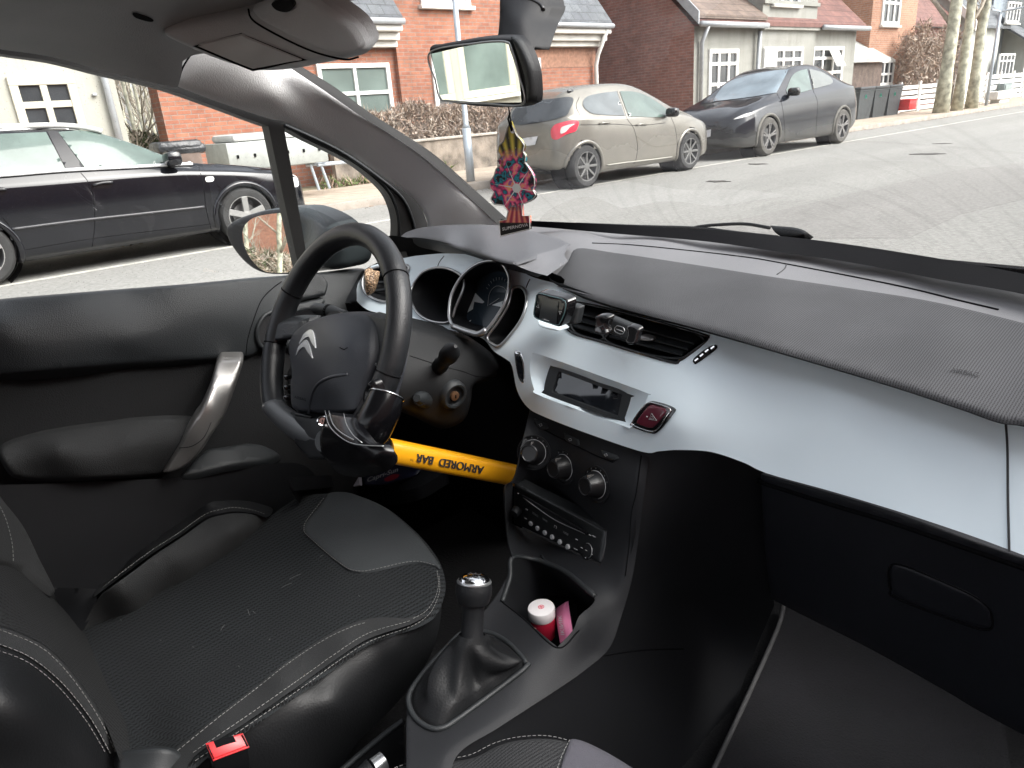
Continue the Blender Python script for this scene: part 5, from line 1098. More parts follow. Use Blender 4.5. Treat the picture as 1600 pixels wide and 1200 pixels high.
panel = sheet('dash_panel', M_silver, car,
    [(556, 448), (562, 430), (574, 418), (600, 410), (632, 403), (656, 399), (700, 396), (750, 400), (800, 414), (830, 432), (880, 446), (960, 471), (1100, 508), (1250, 549), (1400, 596), (1570, 652), (1750, 705, 's'), (1750, 925, 's'), (1577, 859), (1500, 831), (1400, 798), (1300, 768), (1200, 740), (1160, 722), (1110, 706), (1060, 703), (1030, 705), (1004, 706), (920, 678), (850, 651), (824, 636), (808, 610), (800, 572), (792, 562), (772, 549), (757, 531), (740, 524), (714, 518), (676, 509), (644, 505), (600, 491), (574, 484), (556, 468)],
    sp, holes=[GL, GS, GR, VO, VLo, BW], g=8)
seam = [(1571, 656), (1574, 700), (1575, 780), (1577, 862)]
mb = MB(); mb.tube(sp.pts(smooth2(seam, 6, closed=False), .0002), .0012, n=5)
mb.build('panel_seam', M_markdark, panel); mb = MB(); mb.tube(sp.pts(smooth2([(694, 400), (687, 409), (683, 419)], 4, closed=False), .0002), .0009, n=5)
mb.build('panel_seam', M_markdark, panel); mb = MB(); mb.tube(sp.pts(smooth2([(828, 436), (825, 442), (822, 450)], 4, closed=False), .0002), .0009, n=5); mb.build('panel_seam', M_markdark, panel)
def well(name, out, surf, vec, mwall, mfloor, parent, floor_scale=.92, off=0.):
    O = smooth2(out, 4); P = surf.pts(O, off); Q = P+np.array(vec, float); c = Q.mean(0); Q = c+(Q-c)*floor_scale
    n = len(P); vs = list(P)+list(Q); fs = [(i, (i+1) % n, n+(i+1) % n, n+i) for i in range(n)]
    w_ = frompy(name, vs, fs, mwall, parent, True)
    f_ = frompy('well_floor', list(Q), [tuple(range(n))], mfloor, w_, False)
    return w_, Q
def ring_on(name, out, surf, m, parent, r=.004, off=.004, flat=None):
    return MB().tube(surf.pts(smooth2(out, 4), off), r, n=8, closed=True).build(name, m, parent, smooth=True)
# gauges
gp, _ = well('left_gauge', GL, sp, (-.005, .075, -.02), M_plastic2, M_screen, car, .85)
gp.name = 'gauge_well'; ring_on('gauge_ring', GL, sp, M_satin, gp, r=.0026, off=.004)
gs, Q = well('gauge_well', GS, sp, (-.030, .045, -.018), M_plastic2, mat('dial face', (.03, .045, .06), .25, var=.1), car, .8, off=.022)
ring_on('gauge_ring', GS, sp, M_satin, gs, r=.0030, off=.023)
MB().tube(sp.pts(smooth2([(708, 510), (730, 518), (748, 522), (760, 515)], 4, closed=False), .023), .0055, n=8).build('gauge_lip', M_satin, gs, smooth=True)
ds = Surf([tuple(Q[0]), tuple(Q[len(Q)//3]), tuple(Q[2*len(Q)//3])])
sheet('dial_light_patch', mat('painted dial light', (.75, .80, .82), .3, var=.08), gs, [(742, 457, 's'), (757, 472, 's'), (729, 489, 's'), (734, 470)], ds, g=6, off=.002)  # pale plates: light on the dial painted as colour, nothing emits
sheet('dial_light_patch', mat('painted dial light', (.42, .46, .48), .3), gs, [(786, 470, 's'), (778, 490), (748, 517, 's'), (724, 508, 's'), (770, 476, 's')], ds, g=6, off=.002)
line_on('dial_ring', M_mark, gs, ds, [(762, 478), (765, 458), (775, 447), (788, 450), (793, 460)], r=.0005, off=.003)
line_on('dial_needle', M_mark, gs, ds, [(765, 476), (780, 466)], r=.0007, off=.003)
mb = MB()
for k in range(15):
    a = math.radians(150-k*12); c0 = np.array([780, 466]); e = np.array([math.cos(a)*23, -math.sin(a)*33])
    mb.tube(ds.pts([c0+e, c0+e*.88], .003), .0005, n=4)
mb.build('dial_marks', M_mark, gs)
gr, _ = well('gauge_well', GR, sp, (-.003, .06, -.02), M_plastic2, M_black, car, .8)
ring_on('gauge_ring', GR, sp, M_satin, gr, r=.0028, off=.003)
# left air vent
vl, _ = well('air_vent', VLo, sp, (0, .05, 0), M_plastic2, M_black, car, .95)
ring_on('vent_frame', VLo, sp, M_satin, vl, r=.003, off=.002)
for y0 in (432, 444, 456):
    MB().tube(sp.pts([(570, y0), (628, y0-6)], -.012), .0035, n=6).build('louvre', M_plastic, vl)
# centre air vent
vc, Qv = well('air_vent', VO, sp, (.0, .055, -.012), M_plastic2, M_black, car, .97)
ring_on('vent_frame', VO, sp, M_gloss, vc, r=.0022, off=.0005)
def interp(p, q, t): return (p[0]+(q[0]-p[0])*t, p[1]+(q[1]-p[1])*t)
for (a, b, c, d) in (((893, 473), (960, 489), (940, 531), (896, 517)), ((968, 490), (1096, 526), (1058, 560), (948, 533))):
    mb = MB(); mb.tube(sp.pts(smooth2([a, b, c, d], 5), -.004)[:], .0018, n=6, closed=True); mb.build('vent_frame', M_plastic, vc)
    for t in (.3, .56, .82):
        p, q = interp(a, d, t), interp(b, c, t)
        A = sp.pts([interp(p, q, k/8) for k in range(9)], -.006); B = A+np.array([0, .028, .004])
        A2 = A+np.array([0, 0, -.0022]); B2 = B+np.array([0, 0, -.0022])
        rows = [A, B, B2, A2, A]; loft('louvre', M_plastic, vc, rows, smooth=False)
    mb = MB()
    for k in range(1, 7):
        t = k/7; u = interp(a, b, t); w2 = interp(d, c, t)
        A = sp.at(*u, -.035); B = sp.at(*w2, -.035); mb.prism([A, B, B+np.array([0, .02, 0]), A+np.array([0, .02, 0])], (.0012, 0, 0))
    mb.build('vent_vane', M_plastic2, vc)
sheet('louvre_tab', M_handle, vc, [(997, 527), (1003, 524), (1015, 527), (1019, 531), (1014, 534), (1000, 532)], sp, g=3, off=.002, back=(0, .006, 0), roll=(2, (0, .003, 0)))
# slot by the vent
sl = sheet('sensor_slot', M_gloss, panel, [(1083, 566), (1084, 560), (1098, 548), (1112, 540), (1120, 539), (1121, 543), (1110, 553), (1092, 566), (1086, 569)], sp, g=4, off=.001)
mb = MB()
for x_, y_ in ((1088, 562), (1096, 555), (1104, 548), (1113, 543)): mb.tube(sp.pts([(x_-2.5, y_+2), (x_+2.5, y_-2)], .0025), .0018, n=6)
mb.build('slot_rib', M_chrome, panel)
# display with its bowl
fr_o = [(860, 571, 's'), (981, 615), (986, 621), (976, 652), (968, 657), (856, 618), (850, 609), (855, 585)]
bs_ = []
for p in [(832, 553), (850, 556), (930, 584), (1003, 611), (1010, 625), (996, 655), (970, 664), (900, 639), (846, 619), (834, 606), (828, 575)]: bs_.append((*p, 'd', sp, .0))
for p in [(862, 573), (920, 593), (981, 616), (972, 655), (910, 635), (853, 611), (980, 640)]: bs_.append((*p, 'd', sp, .018))
bws = Surf(bs_)
dd = sheet('display_bowl', M_silver, car, BW, bws, holes=[fr_o], g=5)
fs_ = Surf([(862, 573, 'd', sp, .018), (981, 616, 'd', sp, .018), (972, 655, 'd', sp, .016), (853, 611, 'd', sp, .016)])
scr = [(873, 580, 's'), (972, 617, 's'), (965, 651, 's'), (862, 613, 's')]
sheet('display_frame', M_plastic, dd, fr_o, fs_, g=7, holes=[scr], back=(0, .012, 0))
sheet('display_screen', M_screen, dd, [(873, 580, 's'), (972, 617, 's'), (965, 651, 's'), (862, 613, 's')], fs_, g=8, off=-.004)
# buttons in the panel
hz = sheet('hazard_button', M_gloss, car, [(1010, 630), (1029, 630), (1052, 639), (1050, 648), (1029, 674), (1016, 677), (988, 667), (987, 659)], sp, g=4, off=.0035, back=(0, .01, 0))
ring_on('button_ring', [(1010, 631), (1029, 632), (1047, 639), (1043, 649), (1026, 671), (1015, 674), (990, 665), (989, 658)], sp, M_chrome, hz, r=.0011, off=.0045)
sheet('button_cap', M_hazard, hz, [(1012, 634), (1028, 635), (1040, 640), (1038, 648), (1021, 668), (1011, 670), (994, 663), (993, 658)], sp, g=4, off=.006, roll=(3, (0, .003, 0)))
mb = MB(); mb.tube(sp.pts([(1014, 655), (1018, 646), (1026, 657)], .0066), .0006, n=4, closed=True); mb.tube(sp.pts([(1016, 654), (1018.5, 650), (1022, 655)], .0066), .0005, n=4, closed=True); mb.tube(sp.pts([(1010, 651), (1012, 651)], .0066), .0009, n=4); mb.build('warning_triangle', M_mark, hz)
lk = sheet('lock_button', M_chrome, car, [(802, 550), (808, 548), (814, 553), (818, 568), (819, 590), (817, 600), (809, 593), (804, 572)], sp, g=4, off=.002, back=(0, .006, 0), roll=(2.5, (0, .003, 0)))
sheet('button_cap', M_screen, lk, [(806, 557), (810, 556), (814, 563), (816, 578), (815, 592), (810, 587), (807, 572)], sp, g=4, off=.0035)
# ---- instrument hood
hd = Surf([(624, 369, 'z', .950), (663, 353, 'z', .962), (713, 349, 'z', .966), (776, 350, 'z', .966), (865, 369, 'z', .953), (887, 380, 'z', .945), (842, 398, 'z', .951), (802, 411, 'z', .949), (726, 390, 'z', .953), (650, 372, 'z', .952), (760, 372, 'z', .968), (700, 366, 'z', .965), (830, 382, 'z', .961)])
hood = sheet('instrument_hood', M_hood, car, [(623, 369), (628, 363), (638, 358), (663, 352), (713, 348.5), (776, 350), (827, 359), (865, 369), (888, 380, 's'), (871, 391), (842, 399), (817, 407), (803, 412, 's'), (761, 403), (726, 391), (688, 379), (650, 373), (630, 374)], hd, g=6, roll=(5, (0, .006, -.004)))
fct = Surf([(802, 411, 'z', .9485), (871, 390, 'z', .9495), (887, 409, 'z', .937), (855, 431, 'z', .926), (817, 420, 'z', .938), (845, 405, 'z', .946)])
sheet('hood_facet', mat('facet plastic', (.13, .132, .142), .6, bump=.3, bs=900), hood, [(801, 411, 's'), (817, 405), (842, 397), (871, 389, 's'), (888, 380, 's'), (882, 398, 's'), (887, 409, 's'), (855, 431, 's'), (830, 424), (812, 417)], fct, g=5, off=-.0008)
sheet('hood_underside', M_plastic2, hood, [(628, 372, 's'), (650, 371), (688, 377), (726, 389), (761, 401), (802, 411, 's'), (817, 419), (848, 429, 's'), (840, 433, 's'), (815, 426), (760, 412), (720, 402), (680, 392), (645, 384), (630, 378, 's')], [(628, 372, 'z', .948), (726, 389, 'z', .951), (802, 411, 'z', .946), (855, 431, 'z', .924), (850, 438, 'y', .80), (760, 412, 'y', .79), (680, 392, 'y', .79), (630, 378, 'x', -.63)], g=5)
sheet('hood_cove', M_black, car, [(596, 372, 's'), (640, 372), (860, 425), (880, 450, 's'), (828, 442), (780, 414), (700, 402), (640, 408), (590, 420, 's')], [(600, 380, 'x', -.68), (860, 440, 'y', .80), (700, 400, 'y', .80), (780, 412, 'y', .805), (640, 400, 'y', .80)], g=9)
# left dash end, vertical side by the door
sheet('dash_end', M_plastic2, car, [(540, 470, 's'), (556, 440), (566, 424), (590, 410), (622, 395), (640, 392, 's'), (690, 400, 's'), (640, 420), (600, 500, 's'), (556, 480, 's')], [(556, 450, 'x', -.66), (600, 410, 'x', -.66), (640, 395, 'y', .80), (580, 480, 'y', .74), (560, 470, 'x', -.655)], g=8)
# ---- knee panel and lower dark parts
sheet('knee_panel', M_black, car, [(430, 480, 's'), (600, 470, 's'), (680, 500), (760, 520), (815, 560), (850, 640), (830, 760, 's'), (800, 900, 's'), (640, 860, 's'), (470, 700, 's')], [(556, 470, 'x', -.68), (800, 560, 'y', .78), (820, 640, 'y', .78), (800, 880, 'y', .95), (640, 800, 'y', .98), (500, 700, 'x', -.70)], g=18)
# ---- steering column
cs = Surf([(650, 515, 'x', -.345), (750, 542, 'x', -.315), (711, 620, 'x', -.27), (650, 620, 'x', -.285), (738, 610, 'x', -.275), (700, 570, 'x', -.285), (690, 672, 'x', -.30), (785, 575, 'x', -.30), (745, 560, 'x', -.30), (640, 560, 'x', -.31)])
col_ = sheet('steering_column_cover', mat('column plastic', (.009, .0095, .0105), .6, spec=.3, bump=.25, bs=900), car, [(620, 500, 's'), (650, 508), (700, 520), (745, 536), (772, 552), (788, 572), (780, 592), (757, 600), (744, 606), (741, 630), (733, 655), (716, 669), (690, 673), (650, 655), (610, 640, 's')], cs, g=8, roll=(11, (-.02, .008, -.004)), back=(-.06, .02, 0))
line_on('cover_seam', M_black, col_, cs, [(640, 556), (690, 572), (722, 580), (745, 588), (778, 590)], r=.0008, off=-.0003)
c_, nr = cs.at(711, 619, .004), cs.normal(711, 619)
Mi = frame_m(c_, nr)
MB().lathe([(.026, -.012), (.025, -.002), (.021, .002), (.0175, .0015), (.0165, -.004), (0, -.004)], Mi, 28).build('ignition_collar', M_plastic, col_, smooth=40)
MB().lathe([(.008, -.006), (.008, .001), (.0055, .002), (0, .0015)], Mi, 20).build('key_barrel', M_brass, col_, smooth=40)
MB().box(Mi @ V((0, 0, .0022)), (.0014, .006, .001), rot=Mi.to_3x3()).build('key_slot', M_black, col_, smooth=False)
def bar2(name, m, parent, p, q, r, n=16, extra=None):
    mb = MB(); k = len(r); P = [np.array(p)+(np.array(q)-np.array(p))*t for t in np.linspace(0, 1, k)]
    mb.tube(P, r, n=n); return mb.build(name, m, parent, smooth=50)
sr = bar2('wiper_stalk', M_plastic2, car, PX(684, 576, -.29), PX(712, 541, -.225), [.011, .013, .0135, .0115, .0115, .014, .0155, .0155, .0145, .010, .003])
MB().tube([PX(698, 558, -.255), PX(701, 555, -.25)], .0142, n=20).build('stalk_collar', M_gloss, sr, smooth=50)
sl_ = bar2('light_stalk', M_plastic, car, PX(540, 492, -.44), PX(489, 481, -.53), [.008, .0085, .010, .0115, .012, .0115, .011, .0105, .006])
MB().tube([PX(517, 487, -.48), PX(513, 486, -.487)], .0122, n=20).build('stalk_collar', M_black, sl_, smooth=50)
cr = bar2('cruise_control_stub', M_plastic, car, PX(672, 626, -.31), PX(651, 622, -.262), [.012, .0135, .014, .0135, .0115, .006])
line_on('stub_line', M_black, cr, Surf([(644, 600, 'x', -.262), (670, 600, 'x', -.262), (655, 650, 'x', -.258)]), [(646, 628), (656, 634), (665, 630)], r=.0008)
# ---- steering wheel
W = np.array([-.349, .452, .862]); T = .489; YW = .026; R = .1728
wn = np.array([math.sin(YW)*math.cos(T), -math.cos(T)*math.cos(YW), math.sin(T)]); wu = np.array([math.cos(YW), math.sin(YW), 0.]); wv = np.cross(wn, wu)
if wv[2] < 0: wv = -wv
def WP(a, b, c=0.): return W+wu*a+wv*b+wn*c
def onwheel(px, py, c=0.):
    d = ray(px, py); o = WP(0, 0, c); t = ((o-CAM)@wn)/(d@wn); p = CAM+d*t-o; return p@wu, p@wv
def rim_pt(th):
    x, y = R*math.cos(th), R*math.sin(th)
    if y < -.132:                              # flat bottom
        y = -.132-(abs(y)-.132)*.25
    return x, y
sw = empty('tmp', (0, 0, 0), None, None); bpy.data.objects.remove(sw)
seamth = []
for p in ((441, 436), (600, 452), (412, 537), (610, 585)):
    a, b = onwheel(*p); seamth.append(math.atan2(b, a))
ths = np.linspace(0, 2*math.pi, 181)[:-1]; rows = []
for th in ths:
    x, y = rim_pt(th); d = np.array([x, y])/math.hypot(x, y)
    rs = 1.0
    for s_ in seamth:
        dd_ = abs((th-s_+math.pi) % (2*math.pi)-math.pi)
        if dd_ < .02: rs = .955
    lowz = math.radians(200) < th % (2*math.pi) < math.radians(250) or math.radians(290) < th % (2*math.pi) < math.radians(340)
    rw, rt = (.0175, .0188) if not lowz else (.0190, .0188)
    c = W+wu*x+wv*y
    rows.append([c+(wu*d[0]+wv*d[1])*math.cos(f)*rw*rs+wn*math.sin(f)*rt*rs for f in np.linspace(0, 2*math.pi, 17)[:-1]])
rim = loft('steering_wheel', M_leather, car, rows+[rows[0]], closed=True)
rimw = rim
# satin insert in the bottom of the rim
rows2 = []
for th in np.linspace(math.radians(229), math.radians(311), 30):
    x, y = rim_pt(th); d = np.array([x, y])/math.hypot(x, y); c = W+wu*x+wv*y
    rows2.append([c+(wu*d[0]+wv*d[1])*math.cos(f)*.0190+wn*math.sin(f)*.0200 for f in np.linspace(0, 2*math.pi, 17)[:-1]])
loft('rim_insert', mat('rim insert', (.085, .09, .096), .38, var=.05), rim, rows2, closed=True, caps=True)
for s_ in seamth:
    x, y = rim_pt(s_); d = np.array([x, y])/math.hypot(x, y); c = W+wu*x+wv*y
    MB().tube([c+(wu*d[0]+wv*d[1])*math.cos(f)*.0172+wn*math.sin(f)*.0185 for f in np.linspace(0, 2*math.pi, 25)[:-1]], .0011, n=5, closed=True).build('rim_seam', M_black, rim, smooth=True)
hb = []
for px, py, c in ((444, 560, .012), (479, 500, .016), (551, 487, .014), (585, 530, .012), (575, 610, .012), (560, 642, .016), (482, 646, .02), (450, 640, .016), (515, 560, .040), (500, 520, .032), (540, 540, .036), (510, 600, .038), (470, 560, .030), (560, 560, .026)):
    a, b = onwheel(px, py, c); hb.append(tuple(WP(a, b, c)))
hs_ = Surf(hb)
ab = sheet('airbag_cover', M_airbag, rim, [(444, 545), (448, 527), (457, 513), (479, 498), (513, 488), (551, 486), (574, 494), (584, 508), (586, 540), (582, 570), (574, 600), (566, 625), (558, 645), (520, 650), (484, 648), (452, 641), (447, 600), (449, 582)], hs_, g=6, roll=(7, (0, .022, -.006)), back=(0, .03, -.012))
# raised lower lip of the cover
line_on('cover_crease', M_airbag, rim, hs_, [(483, 646), (487, 622), (496, 602), (516, 590), (545, 585)], r=.003, off=-.0022)
for q in ([(467, 538), (473, 524), (479, 518), (486, 515), (490, 524), (492.5, 544, 's'), (486, 534), (482, 526), (474, 530)], [(462, 556, 's'), (465, 544), (470, 537), (477.5, 531), (483, 541), (487.5, 560, 's'), (480, 549), (475, 542), (468, 546)]):
    sheet('emblem_chevron', M_emblem, rim, q, hs_, g=3, off=.005, back=(0, .004, -.001), step=2, roll=None)
text_on('airbag_lettering', 'AIRBAG', M_black, rim, hs_, (460, 620), (478, 625), 4, off=.0006)
line_on('cover_mark', M_black, rim, hs_, [(531, 543), (538, 546), (543, 543)], r=.0008, off=0)
# spokes
def wsheet(name, m, out, hts, **k):
    ct = []
    for px, py, c in hts:
        a, b = onwheel(px, py, c); ct.append(tuple(WP(a, b, c)))
    return sheet(name, m, rim, out, ct, **k)
wsheet('spoke', mat('spoke leather', (.03, .033, .036), .36, bump=.4, bs=500, btype='voronoi'), [(404, 538, 's'), (418, 508), (440, 500), (470, 500, 's'), (466, 530, 's'), (440, 534), (404, 542, 's')], [(410, 530, .012), (465, 505, .006), (460, 530, .006), (425, 505, .012)], g=5, roll=(6, (0, .015, 0)), back=(0, .02, 0))
wsheet('spoke', M_plastic, [(574, 492, 's'), (602, 500, 's'), (603, 560), (600, 592, 's'), (590, 584), (578, 560, 's'), (584, 530)], [(580, 500, .004), (603, 510, .006), (598, 585, .006), (580, 560, .004)], g=5, back=(0, .02, 0))
line_on('spoke_trim', M_satin, rim, Surf([tuple(WP(*onwheel(582, 558, .006), .006)), tuple(WP(*onwheel(596, 582, .010), .010)), tuple(WP(*onwheel(592, 600, .008), .008))]), [(581, 558), (588, 570), (595, 580), (592, 600)], r=.0016)
wsheet('spoke', M_plastic2, [(456, 643, 's'), (486, 651, 's'), (520, 652), (560, 646, 's'), (556, 690), (540, 720, 's'), (480, 722, 's'), (455, 694, 's')], [(456, 645, .012), (550, 650, .012), (545, 710, .014), (462, 700, .014), (484, 680, .02)], g=6, roll=(6, (0, .01, 0)), back=(0, .02, 0))
MB().tube([WP(*onwheel(456, 645, .013), .013), WP(*onwheel(486, 652, .016), .016)], .0022, n=6).build('spoke_clip', M_plastic, rim, smooth=True)
bm_ = MB(); bm_.cyl(WP(0, 0, -.09), WP(0, 0, .0), .055, .05, 28); bm_.build('hub', M_plastic2, rim, smooth=40)
bm_ = MB()
for y_ in (590, 606, 622): 
    a, b = onwheel(450, y_, .01); bm_.box(WP(a-.006, b, .008), (.012, .012, .008), bev=.003)
bm_.build('wheel_switch', M_gloss, rim)
# ---- climate panel, radio, centre stack and console body: one moulding
cc = Surf([(836, 707, 'y', .675), (933, 755, 'y', .672), (822, 645, 'y', .700), (1003, 712, 'y', .700), (800, 810, 'y', .655), (935, 872, 'y', .645), (984, 850, 'x', .070), (992, 780, 'x', .068),
           (700, 1165, 'z', .485), (640, 1100, 'z', .485), (815, 1047, 'z', .495), (870, 1012, 'z', .505), (758, 946, 'z', .495), (704, 1178, 'x', .095), (854, 1080, 'x', .098), (929, 1022, 'x', .097), (963, 960, 'x', .088), (976, 900, 'x', .077), (780, 900, 'x', -.09), (790, 860, 'x', -.10), (905, 963, 'x', .072), (700, 1020, 'z', .485), (783, 800, 'x', -.125)])
GA = [(698, 1014), (668, 1046), (645, 1078), (641, 1098), (650, 1119), (670, 1134), (690, 1136), (718, 1120), (815, 1047), (819, 1037), (808, 1022), (788, 1003), (760, 990), (725, 990)]
CV = [(797, 878), (812, 873), (850, 879), (885, 896), (910, 912), (929, 933), (925, 945), (905, 963), (895, 985), (871, 1011, 's'), (820, 968), (785, 940, 's'), (789, 925), (797, 900)]
RD = [(801, 755, 's'), (949, 828, 's'), (945, 855), (938, 884, 's'), (800, 818, 's')]
con = sheet('centre_console', M_console, car, [(828, 616, 's'), (920, 655), (1009, 690, 's'), (1007, 708), (998, 770), (991, 830), (980, 900), (963, 960), (944, 1010), (905, 1045), (854, 1080), (770, 1134), (704, 1178), (690, 1240, 's'), (628, 1240, 's'), (629, 1120), (636, 1092), (655, 1062), (690, 1018), (735, 968), (757, 945), (775, 920), (790, 893), (794, 875), (788, 850), (784, 820), (782, 760), (797, 745), (810, 690)], cc, holes=[GA, CV, RD], g=8, roll=(7, (.004, .006, -.004)))
line_on('console_seam', M_black, con, cc, [(1002, 712), (994, 770), (987, 800), (983, 850), (977, 900)], r=.0008, off=-.0002)
cw, _ = well('tray_recess', CV, cc, (0, .05, -.09), M_plastic2, M_black, con, .9)
line_on('tray_lip', M_plastic, con, cc, [(785, 940), (797, 902), (800, 872), (830, 873), (862, 883), (890, 898), (930, 932)], r=.004, off=.001)
line_on('tray_lip', M_black, con, cc, [(785, 941), (820, 968), (871, 1012), (905, 985)], r=.0012, off=0)
# gaiter
gring = [(698, 1014), (668, 1046), (645, 1078), (641, 1098), (650, 1119), (670, 1134), (690, 1136), (718, 1120), (815, 1047), (819, 1037), (808, 1022), (788, 1003), (760, 990), (725, 990)]
G0 = smooth2(gring, 6); base = cc.pts(G0, -.004)
lev = car
kb = PX(741, 905, .005); sh = PX(738, 985, .018)
ax_ = (kb-sh); ax_ /= np.linalg.norm(ax_)
ct = sh-ax_*.005
n = len(G0); rowsG = []; cb = base.mean(0)
a_ = np.cross(ax_, [0, 1, 0]); a_ /= np.linalg.norm(a_); b_ = np.cross(ax_, a_)
rel = base-cb; ang = np.arctan2(rel@b_, rel@a_)
for t in np.linspace(0, 1, 15):
    s_ = t**.55
    row = []
    for i in range(n):
        top = ct+(a_*math.cos(ang[i])+b_*math.sin(ang[i]))*(.0165+.010*(1-t))
        p = base[i]*(1-s_)+top*s_
        mid = math.sin(math.pi*min(1, t*1.15))*(1-t)**.5
        wr = .011*mid*(math.sin(ang[i]*3+1.3+5*t)+.9*abs(math.sin(ang[i]*2.5+4*t))-.4+.5*math.sin(ang[i]*8+6*t)*(1-t))
        dirv = (a_*math.cos(ang[i])+b_*math.sin(ang[i]))
        row.append(p+dirv*wr+np.array([0, 0, -.022])*math.sin(math.pi*t)*(1-t))
    rowsG.append(row)
ga = loft('gear_gaiter', M_leather2, car, rowsG, closed=True, sub=2)
MB().tube(cc.pts(smooth2([( (p[0]-727)*1.03+727, (p[1]-1065)*1.03+1065) for p in gring], 5), .002), .0035, n=8, closed=True).build('gaiter_trim', M_plastic, con, smooth=True)
MB().tube(cc.pts(smooth2([( (p[0]-727)*.985+727, (p[1]-1065)*.985+1065) for p in gring], 5), .001), .0015, n=6, closed=True).build('gaiter_edge', M_gloss, con, smooth=True)
Mk = frame_m(sh-ax_*.01, ax_)
hk = float(np.linalg.norm(kb-sh))+.01
gl_ = MB().lathe([(.0175, -.003), (.0165, .0), (.0145, .006), (.0140, .03), (.015, .045), (.020, hk-.030), (.0235, hk-.018), (.0235, hk-.010), (.0215, hk-.002), (0, hk)], Mk, 28).build('gear_lever', M_plastic2, car, smooth=60)
MB().lathe([(.0205, hk-.003), (.0195, hk+.0015), (.014, hk+.005), (.007, hk+.0065), (0, hk+.007)], Mk, 28).build('knob_cap', M_chrome, gl_, smooth=60)
MB().lathe([(.0215, hk-.006), (.0225, hk-.003), (.0210, hk-.0005), (.0200, hk-.0015)], Mk, 28).build('cap_ring', M_satin, gl_, smooth=60)
mb = MB()
for x_ in (-.007, 0, .007): mb.tube([Mk @ V((x_, -.006, hk+.0068)), Mk @ V((x_, .006, hk+.0068))], .0006, n=4)
mb.tube([Mk @ V((-.007, 0, hk+.007)), Mk @ V((.007, 0, hk+.007))], .0006, n=4); mb.build('gear_pattern', M_markdark, gl_)
# knobs
up_ = (0, 0, 1)
for (x, y, rx) in ((834, 707, 19), (881, 730, 21.5), (932, 757, 24)):
    nr = cc.normal(x, y); nr = nr*.6+np.array([0, -.9, .42])*.4; nr /= np.linalg.norm(nr)
    c0 = cc.at(x, y); M0 = frame_m(c0, nr)
    s_ = .0262/.0262
    k_ = MB().lathe([(.0285, -.001), (.0285, .0012), (.0265, .0016), (.025, -.0005), (0, -.001)], M0, 36).build('climate_knob', M_plastic2, car, smooth=40)
    MB().lathe([(.0205, 0), (.0200, .004), (.0172, .012), (.0150, .020), (.0142, .0235), (.0125, .0245), (.0115, .0235), (0, .0232)], M0, 36).build('knob_grip', mat('knob plastic', (.012, .012, .013), .3), k_, smooth=40)
    MB().tube([M0 @ V((.0208*math.cos(a), .0208*math.sin(a), .0018)) for a in np.linspace(-1.1, 2.2, 24)], .0005, n=5).build('knob_arc', M_mark, k_, smooth=True)
    MB().box(M0 @ V((.002, .0155, .0165)), (.002, .006, .012), rot=M0.to_3x3(), bev=.0006).build('knob_pointer', M_handle, k_)
    mb = MB()
    for a in np.linspace(.5, 2.6, 6): mb.box(M0 @ V((.0245*math.cos(a), .0245*math.sin(a), .0012)), (.0012, .0022, .0006), rot=M0.to_3x3())
    mb.build('knob_marks', mat('faint print', (.16, .165, .17), .6), k_)
# switches above the knobs
line_on('switch_groove', M_black, con, cc, [(836, 660), (850, 671), (893, 693), (930, 711), (958, 722)], r=.0012)
for q, ic in (([(833, 655, 's'), (852, 663, 's'), (856, 670, 's'), (848, 672), (838, 666)], (844, 664)), ([(880, 677, 's'), (903, 688, 's'), (905, 698, 's'), (896, 696), (882, 688)], (890, 687)), ([(938, 704, 's'), (962, 712, 's'), (966, 717, 's'), (958, 720), (942, 713)], (946, 711))):
    b_o = sheet('heater_switch', M_plastic, car, q, cc, g=4, off=.003, back=(0, .006, 0), roll=(2, (0, .002, 0)))
    MB().tube(cc.pts([(ic[0]-2, ic[1]-1), (ic[0]+2, ic[1]-2), (ic[0]+3, ic[1]+1), (ic[0], ic[1]+2)], .0038), .0005, n=4, closed=True).build('switch_symbol', M_mark, b_o)
# radio
rs_ = Surf([(801, 755, 'd', cc, .001), (949, 828, 'd', cc, .001), (938, 884, 'd', cc, .001), (800, 818, 'd', cc, .001)])
rad = sheet('car_radio', M_gloss if False else mat('radio face', (.010, .011, .012), .3, var=.08), car, [(802, 756, 's'), (948, 828.5, 's'), (944, 855), (938, 882, 's'), (801, 818, 's')], rs_, g=7, back=(0, .02, 0), roll=(3, (0, .003, 0)))
mb = MB(); mb.tube(rs_.pts([(816, 774), (918, 834)], .001), .0022, n=6); mb.build('disc_slot', M_black, rad)
line_on('slot_edge', M_mark if False else M_satin, rad, rs_, [(817, 777), (840, 794), (870, 814), (914, 834)], r=.0006, off=.0012)
def pix_knob(name, x, y, r, h, m, surf, parent, prof=None):
    M0 = frame_m(surf.at(x, y), surf.normal(x, y)); return MB().lathe([(r, -.001), (r, h*.6), (r*.8, h), (0, h*1.02)] if prof is None else prof, M0, 20).build(name, m, parent, smooth=50)
pix_knob('volume_knob', 809, 796, .0085, .011, M_plastic, rs_, rad)
for x, y in ((830, 817.5), (840.6, 825), (852, 832), (863.5, 839), (875.5, 846.5), (888, 854)): 
    pix_knob('preset_button', x, y, .0042, .003, mat('preset button', (.45, .46, .47), .35, var=.05), rs_, rad)
pix_knob('menu_dial', 917, 861, .0125, .002, M_plastic2, rs_, rad)
MB().tube([frame_m(rs_.at(917, 861, .003), rs_.normal(917, 861)) @ V((.0115*math.cos(a), .0115*math.sin(a), 0)) for a in np.linspace(-.8, 2.2, 16)], .0006, n=5).build('dial_edge', M_satin, rad, smooth=True)
mb = MB()
